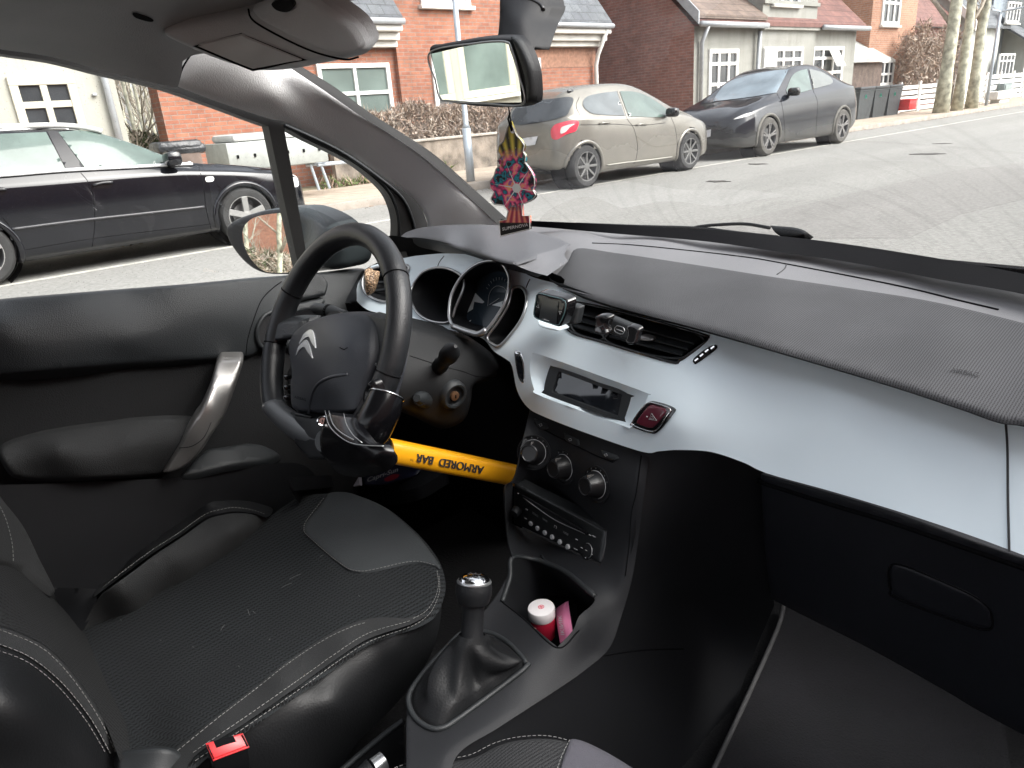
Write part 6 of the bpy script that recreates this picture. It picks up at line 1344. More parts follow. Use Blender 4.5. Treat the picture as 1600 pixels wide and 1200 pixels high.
for x, y, w_ in ((810, 771, .6), (823, 796, 1.6), (821, 810, 1.5), (901, 843, 1.6), (899.5, 858, 2.6), (909, 856, 1.4), (916, 860, 1.6), (915, 871.5, .8), (925, 866, .9), (928, 838, 2.2), (922, 836, 1.4)):
    mb.tube(rs_.pts([(x-w_, y-w_*.55), (x+w_, y+w_*.55)], .0028), .0007, n=4)
mb.build('radio_marks', M_mark, rad)
text_on('radio_lettering', 'SOURCE', M_mark, rad, rs_, (832, 801), (841, 807), 3, off=.001)
text_on('radio_lettering', 'BAND', M_mark, rad, rs_, (848, 810), (855, 815), 3, off=.001)
text_on('radio_lettering', 'LIST', M_mark, rad, rs_, (881, 831), (888, 836), 3, off=.001)
MB().tube(rs_.pts([(866, 824), (866.5, 821), (869.5, 822.5), (869, 826)], .001), .0005, n=4).build('note_symbol', M_mark, rad)
# lower shelf moulding under the radio
line_on('shelf_edge', M_plastic, con, cc, [(846, 868), (852, 876), (880, 893), (905, 909), (928, 926)], r=.0022, off=.002)
# ---- console flank, carpet wall
cf = Surf([(1007, 706, 'd', cc), (991, 830, 'd', cc), (963, 960, 'd', cc, .004), (905, 1045, 'd', cc, .006), (770, 1134, 'd', cc, .01), (704, 1178, 'd', cc, .012), (1185, 738, 'y', .79), (1200, 930, 'y', .86), (1165, 1040, 'x', .13), (1000, 1150, 'x', .125), (1080, 800, 'y', .735), (1080, 950, 'y', .80), (1100, 704, 'y', .735), (900, 1200, 'x', .12)])
sheet('console_side', M_plastic2, car, [(1000, 700, 's'), (1060, 700), (1110, 703), (1190, 735, 's'), (1196, 850), (1210, 945, 's'), (1160, 1070), (1110, 1240, 's'), (690, 1240, 's'), (700, 1178, 's'), (770, 1132), (854, 1078), (905, 1043), (944, 1009), (963, 958), (980, 898), (990, 830), (997, 770)], cf, g=14, off=-.001)
line_on('side_seam', M_black, car, cf, [(930, 1026), (1000, 1016), (1068, 1014)], r=.0012)
gb = Surf([(1185, 738, 'y', .775), (1577, 862, 'y', .765), (1240, 952, 'y', .835), (1480, 1078, 'y', .835), (1700, 910, 'y', .765), (1400, 930, 'y', .775), (1600, 1140, 'y', .835), (1230, 850, 'y', .79), (1700, 1180, 'y', .835)])
gbx = sheet('glovebox', mat('glovebox plastic', (.0085, .0095, .0135), .55, bump=.3, bs=800, var=.15), car, [(1183, 732, 's'), (1300, 764), (1400, 794), (1577, 856), (1760, 915, 's'), (1760, 1230, 's'), (1545, 1116), (1480, 1078), (1360, 1011), (1240, 951), (1200, 930, 's'), (1190, 850)], gb, g=14, back=(0, .04, -.01), roll=(10, (0, .01, -.012)))
HO = [(1388, 895), (1392, 884), (1402, 882), (1425, 889), (1470, 908), (1520, 931), (1544, 950), (1549, 962), (1550, 980), (1536, 984), (1500, 973), (1400, 935), (1391, 920)]
sheet('glovebox_latch', mat('glovebox plastic', (.0085, .0095, .0135)), gbx, HO, gb, g=6, off=.004, roll=(5, (0, .005, 0)))
ring_on('latch_gap', HO, gb, M_black, gbx, r=.0012, off=.001)
line_on('lid_line', M_black, gbx, gb, [(1185, 752), (1300, 788), (1400, 818), (1580, 880), (1700, 920)], r=.0035, off=-.001)
# ---- floor mat (lifts out)
fm = Surf([(1240, 950, 'z', .24), (1130, 1190, 'z', .235), (1560, 1130, 'z', .235), (1300, 1100, 'z', .232), (1400, 1230, 'z', .23)])
fo = sheet('floor_mat', M_mat, None, [(1226, 940, 's'), (1560, 1090, 's'), (1572, 1150), (1590, 1300, 's'), (1070, 1300, 's'), (1118, 1196), (1165, 1095), (1214, 985)], fm, g=12, back=(0, 0, -.012))
tag(fo, 'black carpet floor mat with a pale bound edge in the passenger footwell', 'floor mat')
line_on('bound_edge', mat('mat binding', (.07, .07, .072), .8), fo, fm, [(1226, 942), (1214, 985), (1165, 1095), (1118, 1196), (1085, 1270)], r=.004, off=.002)
# seat rail glints
o = MB().tube([PZ(978, 1124, .30), PZ(920, 1166, .30)], .003, n=6).build('seat_rail', M_satin, car, smooth=True)
o = MB().tube([PZ(974, 1134, .30), PZ(930, 1168, .30)], .002, n=6).build('seat_rail', M_satin, car, smooth=True)
# ---- driver's seat
se = Surf([(519, 769, 'z', .495), (600, 792, 'z', .492), (684, 890, 'z', .485), (672, 955, 'z', .482), (470, 900, 'z', .462), (330, 980, 'z', .452), (220, 1050, 'z', .440), (150, 1000, 'z', .442), (480, 1035, 'z', .480), (560, 990, 'z', .485), (400, 1090, 'z', .482), (290, 1175, 'z', .480), (340, 1010, 'z', .448), (320, 888, 'z', .463), (416, 812, 'z', .482), (240, 932, 'z', .455), (400, 960, 'z', .455), (240, 1150, 'z', .448), (600, 860, 'z', .482), (560, 780, 'z', .497)])
SO = [(115, 985), (168, 962), (240, 922), (320, 878), (384, 834), (416, 804), (440, 786), (470, 770), (519, 766), (552, 770), (600, 791), (645, 829), (672, 862), (684, 888), (687, 915), (680, 940), (668, 960), (640, 976), (576, 998), (525, 1030), (480, 1062), (390, 1125), (300, 1186), (255, 1240, 's'), (120, 1240, 's'), (100, 1080)]
seat = sheet('driver_seat', M_seat, car, SO, se, g=9, roll=(8, (.003, .008, -.010)))
bo = Surf([(576, 974, 'd', se, -.004), (480, 1012, 'd', se, -.002), (400, 1072, 'd', se, -.002), (280, 1164, 'd', se, -.002), (640, 976, 'd', se, -.002), (480, 1060, 'd', se, 0), (576, 996, 'd', se, 0), (300, 1180, 'd', se, 0), (440, 1065, 'd', se, -.016), (540, 1000, 'd', se, -.012), (340, 1140, 'd', se, -.014), (610, 975, 'd', se, -.006)])
sheet('side_bolster', M_bolster, seat, [(600, 964, 's'), (575, 967), (550, 974), (515, 990), (480, 1012), (440, 1040), (400, 1072), (340, 1118), (272, 1172, 's'), (262, 1240, 's'), (290, 1240, 's'), (300, 1186), (390, 1125), (480, 1062), (525, 1030), (576, 998), (640, 976), (668, 960), (655, 962), (630, 966)], bo, g=6, off=.003)
stitches('stitching', M_thread, seat, bo, [(570, 973), (550, 979), (515, 995), (480, 1016), (440, 1044), (400, 1076), (340, 1122), (276, 1174)], off=.005)
stitches('stitching', M_thread, seat, se, [(683, 892), (685, 915), (678, 938), (664, 956), (640, 969)], off=.0085)
stitches('stitching', M_thread, seat, bo, [(640, 970), (574, 990), (523, 1022), (478, 1054), (388, 1117), (298, 1178)], off=.006)
stitches('stitching', M_thread, seat, se, [(686, 900), (687, 922), (680, 944), (668, 962), (642, 979), (578, 1002), (527, 1034), (482, 1067), (392, 1130), (303, 1190)], off=.006)
sd_ = Surf([(686, 905, 'd', se, .02), (668, 960, 'd', se, .018), (576, 998, 'd', se, .018), (480, 1062, 'd', se, .018), (300, 1186, 'd', se, .016), (690, 950, 'x', -.165), (660, 1040, 'x', -.145), (600, 1110, 'x', -.14), (500, 1200, 'x', -.135), (300, 1240, 'x', -.13), (520, 1100, 'x', -.115), (620, 1020, 'x', -.13), (420, 1170, 'x', -.115)])
sheet('cushion_side', M_leather2, seat, [(687, 905, 's'), (690, 930), (688, 970), (678, 1010), (655, 1055), (600, 1120), (555, 1165), (500, 1250, 's'), (250, 1250, 's'), (300, 1184), (390, 1123), (480, 1060), (525, 1028), (576, 996), (640, 974), (668, 957), (682, 935)], sd_, g=8)
lb = Surf([(124, 988, 'd', se, .0), (168, 966, 'd', se, 0), (240, 930, 'd', se, 0), (320, 886, 'd', se, 0), (384, 842, 'd', se, 0), (416, 808, 'd', se, 0), (152, 928, 'z', .505), (168, 916, 'z', .52), (240, 864, 'z', .525), (320, 808, 'z', .525), (368, 799, 'z', .52), (280, 875, 'z', .505), (200, 930, 'z', .495), (370, 830, 'z', .505)])
sheet('side_bolster', M_bolster, seat, [(122, 992), (135, 955), (152, 928), (168, 915), (200, 892), (240, 862), (280, 836), (320, 808), (345, 800), (368, 797), (395, 800), (418, 807), (410, 822), (384, 846), (320, 890), (240, 934), (168, 974)], lb, g=7, roll=(7, (-.004, .004, -.010)), off=.002)
lo_ = Surf([(152, 928, 'z', .50), (240, 862, 'z', .522), (320, 806, 'z', .522), (320, 790, 'x', -.625), (365, 783, 'x', -.625), (424, 794, 'z', .485), (240, 850, 'x', -.625), (160, 915, 'x', -.625)])
sheet('bolster_piping', M_leather2, seat, [(146, 932), (165, 905), (240, 846), (320, 790), (345, 783), (375, 782), (402, 786), (426, 795), (418, 808), (395, 802), (368, 799), (345, 802), (320, 810), (280, 838), (240, 864), (168, 917)], lo_, g=6, off=0)
stitches('stitching', M_thread, seat, lb, [(160, 918), (200, 887), (240, 858), (280, 832), (320, 804), (345, 796), (368, 793), (395, 797), (416, 804)], off=.008)
po = [(512, 768), (507, 776), (490, 798), (476, 815), (472, 827), (477, 836), (489, 848), (515, 870), (540, 890), (552, 894), (570, 895), (600, 889), (630, 882), (655, 880), (684, 886), (683, 880), (671, 862), (645, 830), (600, 791), (552, 770), (530, 766)]
sheet('front_patch', M_patch, seat, po, se, g=7, off=.006, roll=(4, (0, .004, -.006)))
stitches('stitching', M_thread, seat, se, [(506, 778), (479, 813), (475, 827), (480, 836), (516, 868), (542, 887), (554, 891), (570, 892), (600, 886), (630, 879), (655, 877), (680, 883)], off=.0075, r=.0005)
mb = MB()
for x_, y_, dx, dy in ((345, 985, 6, -9), (440, 918, 16, -7), (452, 905, 18, -8), (395, 955, 4, 3), (387, 952, 3, 9), (500, 870, 5, -3), (300, 1010, 3, 1), (560, 930, 3, 2), (372, 1040, 2, 2), (250, 1000, 2, 1), (420, 1000, 2, -2), (188, 968, 2, 1)):
    mb.tube(se.pts([(x_, y_), (x_+dx*.5, y_+dy*.6), (x_+dx, y_+dy)], .0004), .0003, n=4)
mb.build('lint', mat('lint', (.16, .16, .16), .9), seat)
# backrest
bk_ = Surf([(148, 1028, 'z', .455), (190, 1150, 'x', -.22), (100, 960, 'z', .475), (0, 920, 'x', -.42), (-60, 920, 'x', -.40), (40, 960, 'x', -.40), (120, 1030, 'x', -.36), (0, 980, 'x', -.33), (80, 1016, 'x', -.30), (160, 1120, 'x', -.22)])
bkr = sheet('backrest_panel', M_seatback, seat, [(-90, 870, 's'), (20, 880), (60, 905), (90, 925), (120, 962), (148, 1026), (172, 1080), (196, 1130), (204, 1175, 's'), (188, 1190, 's'), (160, 1122), (120, 1062), (80, 1018), (48, 998), (0, 980), (-90, 960, 's')], bk_, g=8)
br = Surf([(0, 985, 'x', -.30), (60, 1010, 'x', -.28), (120, 1066, 'x', -.25), (185, 1180, 'x', -.20), (0, 1060, 'x', -.17), (60, 1100, 'x', -.16), (0, 1200, 'x', -.14), (100, 1200, 'x', -.15), (150, 1180, 'x', -.17), (-80, 1000, 'x', -.27), (-80, 1200, 'x', -.14)])
sheet('backrest_bolster', M_leather2, seat, [(-90, 960, 's'), (0, 978), (48, 996), (80, 1016), (120, 1060), (160, 1120), (188, 1178), (196, 1250, 's'), (-90, 1250, 's')], br, g=8, off=.003)
sheet('backrest_band', M_bolster, seat, [(-90, 962, 's'), (0, 980), (48, 998), (80, 1018), (120, 1062), (160, 1122), (188, 1180, 's'), (172, 1178, 's'), (140, 1122), (96, 1068), (48, 1029), (0, 1008), (-90, 985, 's')], br, g=6, off=.006)
stitches('stitching', M_thread, seat, br, [(-30, 975), (0, 984), (46, 1002), (78, 1022), (117, 1065), (156, 1124), (182, 1178)], off=.008)
stitches('stitching', M_thread, seat, br, [(-30, 998), (0, 1007), (48, 1027), (96, 1066), (140, 1120), (173, 1178)], off=.008)
stitches('stitching', M_thread, seat, br, [(-30, 1008), (0, 1017), (46, 1036), (92, 1074), (135, 1127), (167, 1180)], off=.006)
bf = Surf([(0, 768, 'x', -.60), (40, 820, 'x', -.60), (84, 918, 'x', -.57), (20, 884, 'x', -.54), (0, 800, 'x', -.56), (-80, 700, 'x', -.58)])
sheet('backrest_bolster', M_bolster, seat, [(-90, 640, 's'), (0, 766), (40, 818), (66, 870), (92, 926), (60, 908), (20, 884), (-90, 872, 's')], bf, g=8, off=.0, roll=(6, (0, -.01, 0)))
stitches('stitching', M_thread, seat, bf, [(-6, 780), (8, 808), (16, 835), (20, 858), (21, 882)], off=.004)
sheet('seat_bracket', M_plastic2, seat, [(80, 918, 's'), (150, 920, 's'), (150, 940), (128, 985), (100, 960)], [(80, 918, 'x', -.59), (150, 920, 'z', .49), (128, 985, 'z', .45), (100, 960, 'z', .46)], g=7)
sheet('seat_hinge_cover', M_plastic, seat, [(180, 1180), (225, 1166), (262, 1165), (285, 1175), (302, 1196), (300, 1240, 's'), (190, 1240, 's')], [(190, 1180, 'x', -.17), (260, 1170, 'x', -.14), (300, 1200, 'x', -.13), (240, 1230, 'x', -.12)], g=6, roll=(8, (-.01, 0, -.01)))
# ---- passenger seat, front edge of the cushion
ps = Surf([(731, 1177, 'z', .465), (815, 1147, 'z', .475), (890, 1152, 'z', .475), (980, 1195, 'z', .465), (800, 1200, 'z', .49), (650, 1188, 'z', .47), (900, 1250, 'z', .49), (650, 1260, 'z', .48), (1060, 1260, 'z', .465)])
pst = sheet('passenger_seat', M_seat2, car, [(560, 1300, 's'), (600, 1204), (650, 1185), (700, 1181), (735, 1175), (770, 1158), (800, 1149), (840, 1145), (870, 1147), (892, 1152), (935, 1168), (990, 1202), (1050, 1250), (1080, 1300, 's')], ps, g=8, roll=(12, (0, .01, -.02)))
sheet('front_patch', M_patch2, pst, [(892, 1150), (935, 1167), (990, 1201), (1050, 1250), (1080, 1300, 's'), (850, 1300, 's'), (868, 1210), (880, 1170)], ps, g=8, off=.003, roll=(6, (0, .008, -.012)))
stitches('stitching', M_thread, pst, ps, [(600, 1206), (650, 1189), (700, 1185), (735, 1179), (770, 1162), (800, 1153), (840, 1149), (866, 1151), (886, 1156)], off=.001)
stitches('stitching', M_thread, pst, ps, [(890, 1156), (878, 1180), (868, 1210), (860, 1240)], off=.006)
# handbrake, console left sill
MB().tube([PX(540, 1240, .0), PX(582, 1200, .0)], .013, n=14).build('handbrake', M_plastic2, car)
MB().tube([PX(584, 1200, .0), PX(600, 1188, .0)], [.0115, .0115], n=16).build('handbrake_button', M_satin, car)
sheet('console_skirt', M_plastic2, car, [(630, 1122, 's'), (632, 1250, 's'), (480, 1250, 's'), (560, 1178)], [(630, 1122, 'x', -.045), (632, 1250, 'x', -.04), (480, 1250, 'x', -.075), (560, 1180, 'x', -.07)], g=9)
line_on('skirt_edge', M_plastic, car, Surf([(630, 1122, 'x', -.042), (632, 1250, 'x', -.037), (480, 1250, 'x', -.072), (560, 1180, 'x', -.067)]), [(630, 1126), (600, 1148), (560, 1181), (500, 1234)], r=.004)
# ---- belt buckle
q = [PX(322, 1163, -.098), PX(379, 1147, -.092), PX(389, 1167, -.080), PX(333, 1188, -.086)]
dn = np.array([-.008, -.004, -.05])
bk = MB().prism(q, dn, bev=.003).build('belt_buckle', M_gloss, car)
qc = sum(q)/4; qi = [qc+(p-qc)*.90+np.array([0, -.0003, .0016]) for p in q]
MB().prism(qi, (0, 0, -.003), bev=.0008).build('release_button', M_red, bk)
nt_ = [qi[0]*.82+qi[1]*.18, qi[0]*.22+qi[1]*.78, (qi[0]*.22+qi[1]*.78)*.55+(qi[3]*.22+qi[2]*.78)*.45, (qi[0]*.82+qi[1]*.18)*.55+(qi[3]*.82+qi[2]*.18)*.45]
MB().prism([p+np.array([0, 0, .0012]) for p in nt_], (0, 0, -.003)).build('tongue_slot', M_black, bk, smooth=False)
MB().tube([q[0], q[1], q[2], q[3]], .0011, n=6, closed=True).build('buckle_edge', M_red, bk)
MB().prism([p+dn*.95 for p in q], np.array([-.004, -.004, -.12]), bev=.002).build('buckle_stem', M_plastic2, bk)
# ---- driver's door
M_doorlow = M_plastic2
sheet('door_inner', M_doorfab, car, [(-90, 560, 's'), (430, 540, 's'), (560, 640), (560, 760), (500, 900), (100, 1010), (-90, 900, 's')], [(0, 590, 'x', -.695), (400, 570, 'x', -.705), (0, 880, 'x', -.70), (420, 720, 'x', -.705), (200, 660, 'x', -.70)], g=18)
du = Surf([(0, 466, 'x', -.715), (200, 450, 'x', -.715), (430, 430, 'x', -.73), (550, 420, 'x', -.735), (0, 503, 'x', -.668), (130, 492, 'x', -.668), (280, 470, 'x', -.680), (400, 450, 'x', -.705), (0, 585, 'x', -.672), (200, 572, 'x', -.678), (380, 558, 'x', -.69), (200, 530, 'x', -.662), (400, 500, 'x', -.690), (60, 540, 'x', -.655), (545, 460, 'x', -.700), (500, 500, 'x', -.695)])
dr = sheet('door_panel', M_door, car, [(-90, 478, 's'), (0, 465), (120, 455), (300, 441), (395, 432), (440, 429), (500, 424), (560, 417), (578, 420, 's'), (560, 445), (556, 480), (530, 520), (460, 545), (420, 545), (402, 552), (384, 560), (300, 565), (150, 575), (0, 588), (-90, 596, 's')], du, g=10, roll=(6, (-.012, 0, -.004)), back=(-.03, 0, -.02))
line_on('panel_seam', M_black, dr, du, [(440, 440), (424, 452), (408, 470), (396, 500), (387, 530), (384, 558)], r=.0012, off=-.0004)
ring_on('speaker_bezel', [(402, 515), (408, 500), (418, 490), (432, 488), (438, 500), (434, 525), (424, 540), (410, 542), (403, 532)], du, M_plastic, dr, r=.004, off=.004)
sheet('speaker_grille', mat('grille', (.02, .02, .022), .5, bump=1., bs=900, btype='voronoi'), dr, [(404, 515), (410, 501), (419, 492), (431, 490), (436, 500), (432, 524), (423, 538), (411, 540), (405, 531)], du, g=5, off=.004)
cp = Surf([(461, 428, 'x', -.72), (512, 432, 'x', -.70), (510, 462, 'x', -.69), (462, 475, 'x', -.70)])
co_ = sheet('corner_panel', M_door, car, [(455, 430, 's'), (490, 425), (503, 428), (513, 440), (512, 452), (509, 460, 's'), (455, 472, 's')], cp, g=6, off=.006, roll=(4, (-.005, 0, -.003)), back=(-.02, 0, 0))
sheet('corner_panel', M_door, car, [(452, 476, 's'), (505, 464, 's'), (509, 468), (506, 476), (500, 480), (448, 492, 's')], cp, g=6, off=.006, roll=(4, (-.005, 0, -.003)), back=(-.02, 0, 0))
sheet('door_corner_gap', M_black, car, [(446, 490, 's'), (510, 474, 's'), (512, 490), (500, 502), (446, 508, 's')], cp, g=6, off=.003)
am = Surf([(0, 696, 'x', -.68), (90, 669, 'x', -.685), (180, 655, 'x', -.688), (300, 649, 'x', -.69), (0, 712, 'x', -.655), (90, 700, 'x', -.635), (200, 690, 'x', -.635), (290, 680, 'x', -.65), (30, 745, 'x', -.665), (90, 752, 'x', -.662), (250, 742, 'x', -.672), (150, 722, 'x', -.632)])
sheet('armrest', M_arm, car, [(-2, 705), (2, 694), (18, 684), (50, 675), (90, 667), (180, 655), (255, 649), (310, 648, 's'), (292, 690), (262, 744, 's'), (210, 748), (90, 754), (30, 750), (12, 738), (2, 720)], am, g=8, roll=(8, (-.02, 0, -.006)), back=(-.03, 0, -.01))
hs2 = Surf([(342, 561, 'x', -.645), (379, 567, 'x', -.625), (354, 642, 'x', -.595), (327, 606, 'x', -.605), (300, 723, 'x', -.61), (279, 699, 'x', -.62), (252, 743, 'x', -.64), (310, 690, 'x', -.595), (372, 591, 'x', -.612), (340, 640, 'x', -.588)])
hd_ = sheet('door_pull', M_handle, car, [(343, 561, 's'), (375, 560.5, 's'), (379, 566), (372, 591), (354, 642), (340, 668), (327, 687), (315, 706), (300, 723), (285, 734), (270, 740), (252, 743, 's'), (266, 720), (279, 699), (290, 676), (302, 655), (312, 641), (327, 606), (336, 572)], hs2, g=5, roll=(5, (-.012, .006, 0)), back=(-.03, .012, 0))
line_on('pull_groove', M_plastic, hd_, hs2, [(280, 700), (300, 697), (318, 684), (330, 660)], r=.0008, off=-.0002)
sheet('door_pocket_ledge', M_plastic, car, [(320, 700), (350, 694), (400, 688), (430, 700), (440, 712), (415, 722), (360, 730), (285, 746), (290, 730)], [(320, 700, 'x', -.695), (430, 705, 'x', -.70), (290, 742, 'x', -.66), (415, 722, 'x', -.665), (360, 712, 'x', -.67)], g=7, roll=(6, (-.01, 0, -.012)))
sheet('door_pocket', M_plastic2, car, [(-90, 760, 's'), (60, 756), (250, 748), (300, 742), (420, 725), (480, 730), (500, 780), (420, 840), (150, 930), (60, 960), (-90, 960, 's')], [(0, 760, 'x', -.675), (300, 745, 'x', -.665), (430, 725, 'x', -.67), (0, 900, 'x', -.655), (300, 850, 'x', -.655), (480, 740, 'x', -.69)], g=14)
# ================================================================== loose things in the cabin
# ---- steering lock bar
M_lockb = mat('lock enamel', (.004, .004, .005), .22, spec=.35, var=.1, rvar=.06)
p1 = PX(600, 703, -.262); p2 = PX(850, 752, -.245)
lock = empty('steering_lock', tuple(p1), 'yellow steering wheel lock bar with black clamp gripping the lower rim', 'steering lock')
dirb = (p2-p1)/np.linalg.norm(p2-p1)
nb = 24; up2 = np.cross(dirb, np.cross([0, 0, 1], dirb)); up2 /= np.linalg.norm(up2); sd2 = np.cross(dirb, up2)
prof = [(.0, .0195), (.012, .0175), (.0175, .010), (.019, -.004), (.014, -.0155), (0, -.0185), (-.014, -.0155), (-.019, -.004), (-.0175, .010), (-.012, .0175)]
rowsb = []
P2 = smooth2(prof, .004)
for t in (0, .02, .5, 1): rowsb.append([p1+(p2-p1)*t+up2*b*(.93 if t == 0 else 1)+sd2*a*(.93 if t == 0 else 1) for a, b in P2])
bar = loft('lock_bar', M_yellow, lock, rowsb, closed=True, caps=True); 
for pl in bar.data.polygons: pl.use_smooth = True
bar.data.set_sharp_from_angle(angle=math.radians(50))
_b = bmesh.new(); _b.from_mesh(bar.data); bmesh.ops.triangulate(_b, faces=_b.faces)
for v in _b.verts: v.co += bar.location+lock.location
bvb = HullSurf(BVHTree.FromBMesh(_b))
for dx_, of_ in ((0, .0010), (.8, .0012), (1.6, .0014)): text_on('bar_lettering', 'ARMORED  BAR', M_markdark, lock, bvb, (757-dx_, 735), (652-dx_, 715), 12.5, off=of_, shear=.3, up=(0.05, 1))
text_on('bar_lettering', 'TM', M_markdark, lock, bvb, (646, 719), (641, 718), 3, off=.0006, up=(0, 1))
# clamp body under the rim, hook sleeve up the rim
cA = WP(*onwheel(506, 688, .040), .040); cB = p1
mb = MB(); mb.tube([cA, cA+(cB-cA)*.08, cA+(cB-cA)*.4, cA+(cB-cA)*.8, cA+(cB-cA)*.97, cB], [.016, .022, .026, .025, .022, .0195], n=24); clampb = mb.build('clamp_body', M_lockb, lock, smooth=50)
mb = MB(); hk_ = [WP(*onwheel(x, y, c), c) for x, y, c in ((545, 706, .014), (565, 688, .018), (583, 665, .020), (597, 640, .018), (604, 618, .014))]
mb.tube(hk_, [.022, .026, .027, .0255, .023], n=24); mb.build('rim_sleeve', M_lockb, lock, smooth=50)
m_ = WP(*onwheel(604, 618, .014), .014); ax2 = hk_[-1]-hk_[-2]; Mr = frame_m(m_, ax2)
MB().tube([Mr @ V((.0235*math.cos(a), .0235*math.sin(a), 0)) for a in np.linspace(0, 6.283, 30)[:-1]], .0012, n=6, closed=True).build('sleeve_edge', M_chrome, lock, smooth=True)
tb = [WP(*onwheel(x, y, c), c) for x, y, c in ((571, 634, .034), (573, 615, .036), (577, 600, .034))]
sheet('lock_thumb_tab', M_lockb, lock, [(567, 640, 's'), (564, 625), (567, 608), (574, 597), (581, 599), (586, 612), (584, 628), (578, 644, 's')], [tuple(WP(*onwheel(567, 640, .03), .03)), tuple(WP(*onwheel(574, 598, .036), .036)), tuple(WP(*onwheel(586, 612, .028), .028)), tuple(WP(*onwheel(580, 640, .03), .03))], g=4, back=(0, .01, 0), roll=(4, (0, .005, 0)))
mb = MB()
for dx in (0, 4.5): mb.tube([WP(*onwheel(577+dx, 640, .034), .034), WP(*onwheel(583+dx, 612, .034), .034)], .0012, n=5)
mb.build('tab_rib', M_satin, lock)
# front plate with key cylinder
cps = Surf([tuple(WP(*onwheel(u, v, c), c)) for u, v, c in ((498, 660, .050), (556, 650, .046), (603, 692, .040), (512, 722, .048), (560, 690, .060), (575, 726, .046), (530, 680, .062), (500, 700, .052))])
sheet('clamp_cover', M_lockb, lock, [(497, 662), (500, 648), (509, 641), (530, 643), (556, 647), (558, 660), (566, 672), (580, 688), (600, 692), (606, 706), (594, 720), (570, 729), (540, 734), (512, 727), (496, 708), (493, 684)], cps, g=5, off=.002, roll=(9, (0, .008, -.006)), back=(0, .004, -.010))
for ln in ([(508, 642), (514, 664), (528, 680), (548, 692), (572, 696), (600, 697)], [(514, 642), (520, 662), (533, 676), (552, 687)], [(537, 646), (542, 664), (552, 680), (566, 692)]):
    line_on('cover_rib', M_satin, lock, cps, ln, r=.0007, off=.0035)
kc = cps.at(504, 658, .004); Mk2 = frame_m(kc, CAM-kc)
MB().lathe([(.0075, -.008), (.0075, .001), (.0062, .0022), (.0045, .0012), (.0042, .0018), (0, .0018)], Mk2, 24).build('key_cylinder', M_chrome, lock, smooth=40)
MB().box(Mk2 @ V((0, 0, .002)), (.0012, .004, .0006), rot=Mk2.to_3x3()).build('key_slot', M_black, lock, smooth=False)
MB().prism([PX(561, 738, -.31), PX(571, 726, -.31), PX(574, 728, -.31), PX(564, 741, -.31)], (0, .004, 0)).build('clamp_spring', M_chrome, lock, smooth=False)
# ---- air freshener
fo_ = [(797.5, 189, 's'), (803, 204), (807, 212), (812, 217), (819, 227), (817, 237, 's'), (821, 244), (820, 254, 's'), (829, 267), (835, 279), (835, 290), (832, 297, 's'), (837, 305), (832, 312), (820, 318), (815, 318, 's'), (816, 337, 's'), (827, 337, 's'), (828, 358, 's'), (782, 369, 's'), (780, 345, 's'), (791, 343, 's'), (794, 330), (787, 321, 's'), (772, 319), (767, 311), (772, 301, 's'), (766, 294), (765, 285), (772, 275, 's'), (775, 264), (781, 259, 's'), (777, 252), (782, 244, 's'), (778, 236), (780, 227), (787, 221, 's'), (790, 210), (794, 198)]
fsurf = Surf([(797, 190, 'y', .445), (780, 365, 'y', .440), (828, 350, 'y', .452)])
M_fr = bpy.data.materials.new('freshener print'); M_fr.use_nodes = True; nt, N, L, b = nodes(M_fr)
tc = N('ShaderNodeTexCoord'); sx = N('ShaderNodeSeparateXYZ'); L(tc.outputs['Object'], sx.inputs[0])
fc = fsurf.at(807, 294)
def mth(op, a, b=None, c=None):
    m = N('ShaderNodeMath'); m.operation = op
    for i, q in enumerate((a, b, c)):
        if q is None: continue
        if isinstance(q, (int, float)): m.inputs[i].default_value = q
        else: L(q, m.inputs[i])
    return m.outputs[0]
FR_NODES = (N, L, sx, b, mth)
fre = sheet('air_freshener', M_fr, None, fo_, fsurf, g=4, back=(.0004, .002, 0), smooth=35, step=2.2)
tag(fre, 'tree shaped card air freshener with colourful starburst print hanging under the rear view mirror', 'air freshener')
off_ = V(fc)-fre.location
X_ = mth('SUBTRACT', sx.outputs[0], float(off_.x)); Z_ = mth('SUBTRACT', sx.outputs[2], float(off_.z))
r_ = mth('SQRT', mth('ADD', mth('MULTIPLY', X_, X_), mth('MULTIPLY', Z_, Z_)))
an = mth('ARCTAN2', Z_, X_)
def ramp(fac, stops, mode='LINEAR'):
    c = N('ShaderNodeValToRGB'); c.color_ramp.interpolation = mode
    e = c.color_ramp.elements
    e[0].position, e[0].color = stops[0][0], (*stops[0][1], 1); e[1].position, e[1].color = stops[-1][0], (*stops[-1][1], 1)
    for p, q in stops[1:-1]:
        k = e.new(p); k.color = (*q, 1)
    L(fac, c.inputs[0]); return c.outputs[0]
def mixc(f, a, b_):
    m = N('ShaderNodeMix'); m.data_type = 'RGBA'; L(f, m.inputs[0]) if not isinstance(f, float) else None
    for i, q in ((6, a), (7, b_)):
        if isinstance(q, tuple): m.inputs[i].default_value = (*q, 1)
        else: L(q, m.inputs[i])
    return m.outputs[2]
tcf = N('ShaderNodeTexCoord'); no = N('ShaderNodeTexNoise'); no.inputs['Scale'].default_value = 95; no.inputs['Detail'].default_value = 2; L(tcf.outputs['Object'], no.inputs['Vector'])
no2 = N('ShaderNodeTexNoise'); no2.inputs['Scale'].default_value = 80; no2.inputs['Detail'].default_value = 3
mpf = N('ShaderNodeMapping'); mpf.inputs['Location'].default_value = (3, 1, 7); L(tcf.outputs['Object'], mpf.inputs['Vector']); L(mpf.outputs[0], no2.inputs['Vector'])
